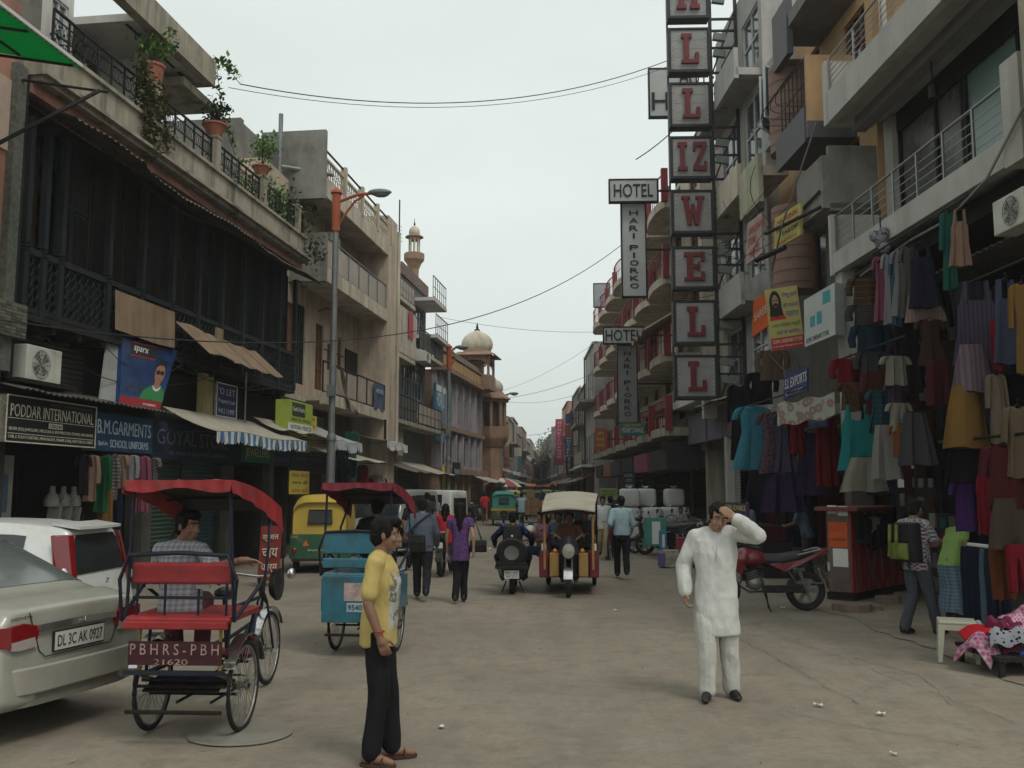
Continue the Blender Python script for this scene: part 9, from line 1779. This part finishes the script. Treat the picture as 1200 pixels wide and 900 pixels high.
# the rails and ropes they hang from
def rod(pts,label,r=.018):o=MB().tube(pts,r,6).build('clothes_rail',IRON);tag(o,label,'rail');return o
GT=[  # px, top, bottom, width px, kind, cloth, offset from the front, words
 (1031,300,378,17,'dress','pink',.25,'pink dress seen edge on, first of the high row under the white balcony'),(1040,297,382,15,'dress','white',.28,'white and pink dress next in the high row under the balcony'),(1048,296,384,14,'tee','blue',.3,'bright blue top squeezed between pale dresses in the high row'),(1055,293,372,22,'dress','paleg',.3,'pale grey dress with soft folds in the high row'),(1064,289,374,20,'dress','olive',.32,'olive grey tunic beside the navy dress in the high row'),
 (1079,284,362,34,'tank','navy',.38,'navy sleeveless dress at the right end of the high row'),(1080,338,378,38,'skirt','palep',.3,'pale pink pleated skirt under the navy dress'),(1124,246,314,24,'tank','peach',.6,'peach and red tank top hung highest of all under the balcony'),(1111,248,342,20,'kurta','teal',.5,'dark teal tunic hanging beside the peach tank top'),
 (1016,325,360,44,'shirt','brownp',.3,'brown patterned blouse at the top of the left column'),(1017,356,388,46,'shirt','zig',.32,'grey zigzag blouse below the brown patterned one'),(1020,381,424,46,'shirt','denim',.34,'dark denim blue blouse below the grey zigzag one'),(1023,412,446,38,'shirt','gblouse',.36,'slate grey blouse below the denim blue one'),(1032,434,486,42,'kurta','rust',.36,'rust red long-sleeved top behind the turquoise one'),
 (1049,417,452,34,'tee','cream',.4,'cream t-shirt hanging right of the slate grey blouse'),(1049,447,482,24,'tee','violet',.38,'dusty violet top below the cream t-shirt'),(1064,372,462,30,'shirt','black',.1,'long black shirt in the shade below the high row'),(1089,374,430,32,'dress','brown',.3,'dark brown tunic below the pale pink skirt'),(1099,422,476,26,'scarf','maroon',.35,'maroon straight tunic below the dark brown one'),
 (996,420,460,46,'shirt','red',.6,'crimson blouse with wide sleeves above the turquoise top'),(1001,448,482,44,'tee','embr',.62,'dark embroidered top between the crimson and turquoise ones'),(1004,474,552,48,'tank','turq',.7,'turquoise tiered sleeveless top hanging above the red cabinet'),(1031,457,508,34,'dress','tealz',.55,'teal banded dress right of the turquoise top'),(1036,498,562,30,'skirt','wskirt',.6,'off-white long skirt right of the turquoise top'),(1013,536,576,46,'skirt','cream',.64,'cream skirt just above the red cabinet'),
 (1053,472,506,28,'tee','cream',.5,'small cream t-shirt above the orange one'),(1055,498,536,26,'tee','orange',.5,'small burnt orange t-shirt right of the off-white skirt'),(1071,484,545,38,'skirt','gstripe',.35,'grey striped skirt in the shade right of the orange t-shirt'),
 (1143,330,430,54,'tank','purpg',.5,'large purple grey dress hanging near the right edge'),(1139,404,460,44,'skirt','mauve',.7,'pale mauve pleated skirt below the purple grey dress'),(1131,452,525,50,'skirt','mustard',.8,'mustard yellow wide skirt below the mauve one'),(1139,494,566,56,'skirt','black',.6,'wide black skirt below the mustard one'),(1177,328,428,38,'tank','slate',.5,'slate blue sleeveless dress right of the purple grey one'),(1197,332,440,30,'kurta','ochre',.6,'ochre dress cut by the right edge, highest there'),
 (1166,376,436,12,'scarf','red',.35,'narrow red scarf between the purple grey and slate blue dresses'),(1166,438,520,22,'kurta','beige',.55,'beige narrow tunic below the red scarf'),(1192,476,560,34,'kurta','tan',.7,'tan tunic at the right edge above the maroon one'),(1176,522,596,50,'kurta','maroon',.85,'dark maroon tunic with wide sleeves near the right edge'),(1181,584,642,52,'skirt','gbrown',.85,'grey brown heavy skirt below the maroon tunic'),(1172,638,702,28,'trousers','obrown',.8,'orange brown trousers below the grey brown skirt'),(1190,638,694,22,'trousers','red',.85,'red trousers beside the orange brown pair'),
 (1130,562,622,32,'tee','purple',.5,'bright purple top in the shade behind the woman in lime'),(1151,556,626,14,'scarf','red',.7,'narrow red scarf left of the maroon tunic'),(1105,500,600,30,'kurta','black',-.2,'long black kurta deep in the shade behind the mustard skirt'),(1085,480,560,30,'kurta','brown',-.2,'brown kurta deep in the shade below the maroon tunic'),(1150,425,500,30,'kurta','navy',.1,'navy kurta in the shade behind the mauve skirt'),
 (882,476,550,42,'dress','lblue',.9,'light blue printed dress hung out at the corner stall'),(905,482,555,34,'dress','pdot',.8,'dark purple dotted dress beside the light blue one'),(919,484,554,26,'dress','vstr',.7,'violet grey striped dress beside the dotted one'),(933,488,532,24,'tee','red',.5,'red top beside the violet grey dress'),(905,410,446,34,'shirt','tan',.5,'tan shirt hanging under the bearded man poster'),(893,436,474,34,'shirt','black',.4,'charcoal jacket hanging below the tan shirt'),(866,450,540,26,'kurta','black',.5,'black patterned shawl left of the light blue dress'),(916,545,600,44,'skirt','fpurp',.3,'floral purple skirt below the dotted dress'),(950,505,580,40,'kurta','fpurp',-.1,'floral purple kurta in the shade behind the man bending over'),(968,490,570,26,'scarf','red',-.1,'red scarf in the shade left of the turquoise top'),(893,548,600,40,'skirt','navy',.2,'dark navy skirts massed under the light blue dress'),
]
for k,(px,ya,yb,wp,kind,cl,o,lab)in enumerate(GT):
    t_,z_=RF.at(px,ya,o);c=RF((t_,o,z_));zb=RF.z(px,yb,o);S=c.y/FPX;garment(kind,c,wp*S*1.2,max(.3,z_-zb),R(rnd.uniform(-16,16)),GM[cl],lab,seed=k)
for y,a,b,o,lab in ((282,1022,1092,.3,'iron rail carrying the high row of dresses'),(244,1100,1135,.55,'short iron rail for the highest tank top'),(326,1112,1215,.5,'iron rail carrying the purple grey dresses'),(412,985,1062,.5,'iron rail carrying the crimson blouse'),(472,862,945,.85,'iron rail of the corner stall with the light blue dress'),(316,1000,1040,.3,'iron rail above the brown patterned blouse'),(518,1100,1215,.75,'low iron rail carrying the maroon tunic')):
    p0=RF.at(a,y,o);p1=RF.at(b,y,o);z=(p0[1]+p1[1])/2+.05;rod([RF((p0[0],o,z)),RF((p1[0],o,z))],lab); 
# densely massed shop stock hanging in the dark behind
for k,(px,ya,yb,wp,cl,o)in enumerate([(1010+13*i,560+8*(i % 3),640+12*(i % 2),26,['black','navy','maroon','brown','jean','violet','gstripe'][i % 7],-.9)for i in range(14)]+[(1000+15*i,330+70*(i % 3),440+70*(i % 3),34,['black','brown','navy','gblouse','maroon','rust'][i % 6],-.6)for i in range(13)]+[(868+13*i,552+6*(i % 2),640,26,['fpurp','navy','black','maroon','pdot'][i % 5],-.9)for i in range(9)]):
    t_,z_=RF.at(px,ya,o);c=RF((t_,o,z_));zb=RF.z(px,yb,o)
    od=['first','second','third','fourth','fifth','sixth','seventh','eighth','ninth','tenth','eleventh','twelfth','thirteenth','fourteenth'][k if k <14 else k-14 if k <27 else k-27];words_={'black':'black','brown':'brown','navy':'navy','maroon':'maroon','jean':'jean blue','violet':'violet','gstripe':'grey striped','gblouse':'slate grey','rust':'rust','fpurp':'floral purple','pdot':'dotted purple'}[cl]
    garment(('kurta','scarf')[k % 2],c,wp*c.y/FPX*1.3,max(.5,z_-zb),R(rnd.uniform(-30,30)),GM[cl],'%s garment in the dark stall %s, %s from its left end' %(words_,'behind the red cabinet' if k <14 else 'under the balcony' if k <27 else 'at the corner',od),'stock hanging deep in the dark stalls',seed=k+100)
# jeans on a low rack
t=thing('jeans_rack','low pale-topped rack of folded dark jeans before the woman in lime','rack',RF((-3.9,.45,0)));a,za=RF.at(1135,638,.5);b_,zb=RF.at(1168,640,.5)
MB(RF).tube([(a,.5,za),(b_,.5,za)],.025,6).build('top_rail',SIGNW,t); 
for q in (a,b_):MB(RF).tube([(q,.5,0),(q,.5,za)],.02,6).build('rack_leg',IRON,t)
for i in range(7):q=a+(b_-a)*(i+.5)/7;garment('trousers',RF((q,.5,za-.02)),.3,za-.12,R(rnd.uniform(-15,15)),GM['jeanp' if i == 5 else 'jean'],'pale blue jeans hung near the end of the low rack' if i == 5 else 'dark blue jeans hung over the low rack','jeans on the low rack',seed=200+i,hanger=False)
# school-uniform clothes on the left
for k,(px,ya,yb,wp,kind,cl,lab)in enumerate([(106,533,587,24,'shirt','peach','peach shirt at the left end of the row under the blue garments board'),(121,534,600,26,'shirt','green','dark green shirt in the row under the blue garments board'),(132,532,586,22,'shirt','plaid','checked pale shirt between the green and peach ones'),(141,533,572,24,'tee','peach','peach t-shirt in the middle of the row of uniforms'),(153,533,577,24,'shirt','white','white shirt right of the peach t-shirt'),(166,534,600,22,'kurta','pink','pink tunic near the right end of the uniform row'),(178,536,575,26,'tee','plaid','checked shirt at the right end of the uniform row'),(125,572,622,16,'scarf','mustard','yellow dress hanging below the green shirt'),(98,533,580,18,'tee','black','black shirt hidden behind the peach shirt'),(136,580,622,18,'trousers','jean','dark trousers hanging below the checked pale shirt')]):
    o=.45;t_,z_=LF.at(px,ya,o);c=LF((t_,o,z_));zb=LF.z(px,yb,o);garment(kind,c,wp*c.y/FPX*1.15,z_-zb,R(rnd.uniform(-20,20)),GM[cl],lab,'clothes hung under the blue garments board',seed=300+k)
p0=LF.at(95,531,.45);p1=LF.at(190,534,.45);rod([LF((p0[0],.45,p0[1]+.06)),LF((p1[0],.45,p0[1]+.06))],'rail of uniforms under the blue garments board',.015)
# wares under the beige building
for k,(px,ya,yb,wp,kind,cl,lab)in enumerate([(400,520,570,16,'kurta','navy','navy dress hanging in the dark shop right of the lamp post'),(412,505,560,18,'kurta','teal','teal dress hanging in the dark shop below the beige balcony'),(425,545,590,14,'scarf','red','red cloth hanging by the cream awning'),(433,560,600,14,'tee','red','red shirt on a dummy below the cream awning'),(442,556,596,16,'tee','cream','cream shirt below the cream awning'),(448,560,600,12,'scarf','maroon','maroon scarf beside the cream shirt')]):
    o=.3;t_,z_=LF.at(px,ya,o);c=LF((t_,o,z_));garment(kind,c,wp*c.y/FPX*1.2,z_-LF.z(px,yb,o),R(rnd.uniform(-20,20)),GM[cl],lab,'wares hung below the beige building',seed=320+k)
# ------------------------------------------------------------------ red cabinet with bags
RC=mat('cabinet_red',(.28,.024,.024),.65,var=.3,scale=3,bump=.2,stain=[((.3,.28,.26),.55,(5,5,1.4)),((.05,.015,.013),.6,(2,2,.7))]);RCS=mat('cabinet_side',(.12,.095,.08),.9,var=.35,scale=4,bump=.2,stain=((.22,.2,.18),.6,(4,4,2)))
A=gnd(1000,706);Bq=gnd(1066,692);ax=(Bq-A);ax.z=0;W=ax.length;ax.normalize();ay=V((-ax.y,ax.x,0));Zc=atY(1000,592,A.y).z
def CF(q):return A+ax*q[0]+ay*q[1]+V((0,0,q[2]))
t=thing('cabinet','tall scraped red street cabinet with bags hanging on its front','cabinet',A)
MB(CF).box(0,W,0,.42,.14,Zc-.1).build('cabinet_body',RC,t,bev=.01);MB(CF).box(-.012,-.001,.02,.4,.16,Zc-.12).build('side_sheet',RCS,t)
MB(CF).box(-.16,W+.12,-.2,.55,Zc-.1,Zc-.03).build('roof_board',mat('roof_brownred',(.16,.05,.035),.85,var=.3,scale=4,bump=.3),t,bev=.01);MB(CF).box(-.02,W+.02,-.02,.44,0,.14).build('plinth',IRON,t)
for q in (.0,W/2-.012,W-.025):MB(CF).box(q,q+.025,-.012,0,.16,Zc-.12).build('door_edge',RC,t)
MB(CF).box(.02,W-.02,-.13,-.11,Zc-.2,Zc-.17).build('hook_rail',IRON,t)
for q in (.05,.55,W-.05):MB(CF).box(q-.01,q+.01,-.12,.0,Zc-.2,Zc-.17).build('rail_bracket',IRON,t)
for i,(u,z,a,b,m_)in enumerate([(.05,1.1,.32,.42,PORG),(.03,1.5,.17,.16,PAPER),(.22,1.52,.16,.14,PAPER),(.05,.72,.26,.3,PAPER)]):
    MB(CF).box(-.02-.001*i,-.013,u,u+a,z-b/2,z+b/2).build('pasted_bill',m_,t)
lettering('SALE',t,CF((-.021,.35,1.15)),-ay,(0,0,1),.26,.08,REDINK,.003);lettering('CONTACT 98100',t,CF((-.021,.35,1.0)),-ay,(0,0,1),.27,.04,INK,.003)
for k,(u,z,w_,h_,m_,lab)in enumerate([(.3,.95,.3,.42,bagm,'black bag hanging at the left of the cabinet front'),(.62,1.12,.3,.26,mat('bag_cream',(.36,.33,.26),.8,var=.15),'cream shoulder bag with a broad strap on the cabinet'),(.95,.85,.3,.5,bagm,'black rucksack hanging in the middle of the cabinet'),(1.2,1.1,.2,.34,mat('bag_brown',(.07,.045,.03),.8,var=.3),'brown bag hanging at the right of the cabinet front')]):
    c=CF((u,-.1,z));bag(lab,c,(w_,.16,h_),[c+V((-.06,-.03,h_)),c+V((0,-.03,Zc-.2-z)),c+V((.08,-.03,h_))],m_,math.atan2(ax.y,ax.x))
for k in range(6):
    c=CF((.15+.24*k+.04*(k % 2),-.115,Zc-.21));garment('scarf',c,.12,.35+.1*(k % 3),R(-20),GM[['black','maroon','brown','gbrown','black','rust'][k]],'%s belt bundle hanging from the cabinet rail, %s from its left end' %(['black','maroon','brown','grey brown','charcoal','rust'][k],['first','second','third','fourth','fifth','sixth'][k]),'belts hung on the red cabinet',seed=400+k,hanger=False)
# stones and slabs round its foot
SLB=mat('paving_slab',(.16,.12,.095),.95,var=.3,scale=4,bump=.5)
for k,(px,py,s,lab)in enumerate([(1002,718,.5,'broad flat stone under the near corner of the red cabinet'),(1020,716,.42,'second flat stone along the foot of the red cabinet'),(1040,708,.4,'third flat stone along the foot of the red cabinet'),(985,716,.3,'small broken stone left of the red cabinet foot'),(1060,703,.34,'last flat stone at the right foot of the red cabinet')]):
    q=gnd(px,py);t=thing('stone_slab',lab,'stone',q,0,'stones round the cabinet foot');pts=[];rr=random.Random(k)
    for i in range(8):a=i*.785;pts.append(q+V((math.cos(a)*s*(.42+.14*rr.random()),math.sin(a)*s*(.3+.1*rr.random()),0)))
    MB().prism(pts,(0,0,.09+.05*rr.random())).build('slab',SLB,t,bev=.012)
# plastic stool and the table heaped with cloth
st=mat('stool_plastic',(.38,.37,.28),.5,var=.12,scale=4,bump=.05,spec=.4,stain=((.22,.2,.14),.4,(4,4,4)));q=V(at2(1123,775));t=thing('stool','cream plastic stool beside the heap of printed clothes','stool',q);OFF.pop(t);t.rotation_euler=(0,0,R(-20))
m=MB();m.box(-.19,.19,-.19,.19,.4,.435);B_(m,'seat',st,t,False,.012);m=MB();m.box(-.18,.18,-.185,-.165,.34,.4).box(-.18,.18,.165,.185,.34,.4).box(-.185,-.165,-.165,.165,.34,.4).box(.165,.185,-.165,.165,.34,.4);B_(m,'apron',st,t)
for sx in (-1,1):
    for sy in (-1,1):m=MB();m.prism([(sx*.19,sy*.19,.4),(sx*.12,sy*.19,.4),(sx*.165,sy*.2,0),(sx*.205,sy*.2,0)],(0,-sy*.03,0));B_(m,'leg',st,t)
q=V((gnd(1178,792).x+.3,gnd(1178,792).y+.3,0));t=thing('low_table','low dark table under the heap of printed clothes','table',q);OFF.pop(t);m=MB();m.box(-.42,.9,-.45,.55,.16,.2);B_(m,'table_top',WOOD,t)
for x in (-.38,.86):
    for y in (-.4,.5):m=MB();m.box(x-.025,x+.025,y-.025,y+.025,0,.16);B_(m,'leg',WOOD,t)
HP=[P_('h_pinkcheck','checks',[(.5,.1,.25),(.5,.4,.44),(.4,.06,.2)],.035),P_('h_bluedots','dots',[(.02,.03,.2),(.45,.42,.5)],.05),C_('h_red',(.35,.012,.02)),C_('h_maroon',(.14,.02,.05)),P_('h_flower','flor',[(.05,.05,.06),(.35,.12,.2),(.4,.38,.36)],.045),C_('h_white',(.4,.4,.42)),P_('h_blackprint','dots',[(.015,.015,.02),(.25,.25,.28)],.04),C_('h_blue',(.04,.08,.25))]
wn=['pink checked','blue dotted','red','maroon','flowered','white','black printed','blue']
rh=random.Random(9);spots=[]
for k in range(26):
    u=rh.uniform(-.42,.8);v=rh.uniform(-.42,.35);z=.2+.42*(1-abs(u-.2)*.8)*rh.random()**.6*(1-.3*abs(v));i=k % 8;c=q+V((u,v,z));f=rh.uniform(.2,.34);a0=rh.random()*3; 
    m=MB();s1,s2=rh.random()*9,rh.random()*9
    fold=lambda a,b:c+Matrix.Rotation(a0,3,'Z')@ V(((a-.5)*f*1.7,(b-.5)*f*1.25,.05*math.sin(a*7+s1)+.05*math.sin(b*8+s2)-.22*(abs(2*a-1)**3+abs(2*b-1)**3)*(.5+.5*rh.random()*0)-.0))
    m.slab(fold,10,8,(0,0,.014));o=m.build('folded_cloth',HP[i],None,True,off=c);tag(o,'%s cloth in the heap %s' %(wn[i],['near the stool' if u <0 else 'at the right','at its front' if v <0 else 'at its back'][0]+(' front' if v <0 else ' back')+(' near the top' if z >.36 else '')),'cloth','printed clothes heaped on the low table')
m=MB();m.slab(lambda a,b:q+V((-.5+.45*a,-.1+.4*b-.1*a,.4+.06*math.sin(a*5)-.12*b*0+.03*math.sin(b*9)-.1*(1-a))),10,6,(0,0,.02));o=m.build('folded_cloth',HP[2],None,True,off=q+V((-.3,0,.5)));tag(o,'large bright red cloth spread over the stool end of the heap','cloth','printed clothes heaped on the low table')
# ------------------------------------------------------------------ white sacks, boxes, wares by the scooters
SK=mat('sack_white',(.5,.5,.49),.8,var=.12,scale=3,bump=.5,bscale=6)
sk=[(741,640,0,0),(762,640,0,0),(782,640,0,0),(728,636,0,.5),(738,640,1,0),(763,640,1,0),(784,640,1,.2),(722,630,1,.6),(738,640,2,0),(757,634,2,.7),(790,634,2,.7),(797,640,0,.6),(796,640,1,.7)]
nm_=['lower left front','lower middle front','lower right front','lower left back','middle left front','middle front beside the light blue shirt','middle right front','middle far left','topmost left','topmost middle','topmost right','lower far right','upper far right']
for k,(px,py,lv,dy)in enumerate(sk):
    Yk=31.5+dy*1.3;x=atY(px,600,Yk).x;z=.012+.62*lv;c=V((x,Yk,z));t=thing('sack','white wrapped bundle, %s in the stack' % nm_[k],'sack',c,0,'white bundles stacked in the street');rr=random.Random(k)
    m=MB();w_=.33+.03*rr.random();n=10
    def sk_(u,v,w_=w_,s=k): 
        a=u*6.2832;b=(v-.5)*math.pi;e=.35;cx=math.copysign(abs(math.cos(a))**e,math.cos(a));cy=math.copysign(abs(math.sin(a))**e,math.sin(a));cb=abs(math.cos(b))**e;sb=math.copysign(abs(math.sin(b))**e,math.sin(b))
        p=V((w_*cx*cb,w_*cy*cb,.31+.305*sb));return c+p+V((1,1,0))*.02*noise.noise(p*5+V((s,0,0)))
    m.grid(sk_,24,12);m.build('wrapping',SK,t,True)
    kn=MB()
    for i in range(4):a=i*1.57+.6;kn.slab(lambda u,v:c+V((.14*u*math.cos(a+v),.14*u*math.sin(a+v),.6+.13*u*(1-u*.3))),3,2,(0,0,.006))
    kn.build('knot',SK,t)
def boxat(px0,px1,py0,py1,Y,d,m_,lab,nm='carton',cat='box',tape=None):
    a=atY(px0,py1,Y);b=atY(px1,py0,Y);t=thing(nm,lab,cat,(a.x,Y,a.z));mb=MB();mb.box(a.x,b.x,Y,Y+d,max(.013,a.z),b.z);mb.build('box',m_,t,bev=.01)
    if tape:MB().box(a.x+.3*(b.x-a.x),b.x-.3*(b.x-a.x),Y-.006,Y+.001,max(.02,a.z)+.06,b.z-.1).build('label',tape,t)
    MB().box(a.x+.01,b.x-.01,Y+d*.45,Y+d*.55,b.z+.001,b.z+.004).build('tape',GUNNY,t);return t
boxat(757,781,607,640,25.5,.5,mat('box_teal',(.06,.22,.18),.8,var=.15),'teal green carton standing on the scooter side by the sacks',tape=PAPER);boxat(774,781,622,644,25.2,.3,mat('box_sky',(.05,.2,.32),.8),'tall sky blue carton beside the teal one',tape=PAPER)
boxat(778,796,645,666,22.5,.35,mat('box_print',(.3,.28,.22),.8,var=.5,scale=8),'printed carton on the ground right of the scooter');boxat(773,779,648,664,22.4,.35,mat('box_violet',(.12,.08,.25),.8),'violet carton left of the printed one');boxat(794,803,630,655,23,.3,mat('bag_red',(.25,.03,.05),.8),'red bag-like carton against the printed carton')
# counter of the corner stall with its board and piled books
t=thing('stall_counter','stall counter piled with striped cloth beside the maroon motorcycle','counter',RF((3.6,.6,0)));MB(RF).box(2.4,5.4,.2,.8,.0,.75).build('counter_body',WOOD,t)
for i in range(16):MB(RF).box(2.5+.18*i,2.5+.18*i+.15,.3,.82,.75,1.0+.12*rs.random()).build('folded_stack',GM[rs.choice(['zig','maroon','navy','fpurp','mustard','tealz','pink','violet'])],t,bev=.02)
t=board(RF,3.0,5.0,.95,1.15,1.55,.04,'purple CASH ADVANCE board on the corner stall counter',mat('sign_purple',(.05,.035,.11),.7,var=.2));words(RF,t,'CASH ADVANCE',3.15,4.85,.95,1.38,1.5,YELP);words(RF,t,'WITH ATM CARD HERE',3.15,4.85,.95,1.2,1.3,PALEB)
# wares pinned on the board behind the man with the backpack
t=thing('display_board','dark board of pinned small wares behind the man with the backpack','display board',RF((-2.2,-.4,1)));MB(RF).box(-3.4,-1.2,-.5,-.45,.5,2.9).build('panel',DARK,t)
for i in range(6):
    for j in range(7):MB(RF).box(-3.3+.34*i,-3.3+.34*i+.14+.1*rs.random(),-.45,-.42,.65+.31*j,.8+.31*j+.08*rs.random()).build('pinned_ware',rs.choice([GM['red'],GM['cream'],GM['teal'],PAPER,GM['maroon'],STEEL,GM['black']]),t)
t=thing('pavement_board','red board with Hindi lettering standing behind the red rickshaw','sign',gnd(313,686));p0,p1=gnd(301,688),gnd(326,686);zt=1.15;A2=p0+V((0,0,.1)); 
MB().prism([A2,p1+V((0,0,.1)),p1+V((.02,.1,zt)),p0+V((.02,.1,zt))],(0,.03,0)).build('panel',mat('board_red',(.16,.025,.02),.75,var=.25),t)
for i,s_ in enumerate(['स्पेशल','चाय','फार्म']):lettering(s_,t,p0+V((.06,.02+.09*(.75-.3*i)-.025,.85-.3*i)),(p1-p0),(0,.1,1),(p1-p0).length*.75,.17,CREAMINK,.006)
m=MB();m.tube([p0+V((0,.35,0)),p0+V((.02,.12,zt-.1))],.02,5);m.tube([p1+V((0,.35,0)),p1+V((.02,.12,zt-.1))],.02,5);m.build('prop_leg',WOOD,t)

# loose cables along the fronts
rc_=random.Random(21)
for k in range(9):
    a=rc_.uniform(0,6);b=a+rc_.uniform(3,6);z0=rc_.choice([3.5,4.4,7.6,7.9]);sg_=rc_.uniform(.1,.7);o=MB(LF).tube([(a+(b-a)*i/14,.15+.5*(z0 >7),z0+rc_.uniform(-.02,.02)-sg_*4*(i/14)*(1-i/14))for i in range(15)],.008,4).build('loose_cable',CABLE);tag(o,'thin black cable sagging along the dark timber front','cable','cables along the timber front')
for k in range(7):
    a=rc_.uniform(1,8);b=a+rc_.uniform(2,6);z0=rc_.uniform(6.3,10);sg_=rc_.uniform(.2,1.0);o=MB(RF).tube([(a+(b-a)*i/14,.3+.4*math.sin(i*.5+k),z0-sg_*4*(i/14)*(1-i/14))for i in range(15)],.009,4).build('loose_cable',CABLE);tag(o,'thin black cable looping in front of the tan building','cable','cables in front of the tan building')
bpy.data.scenes.remove(TMP)
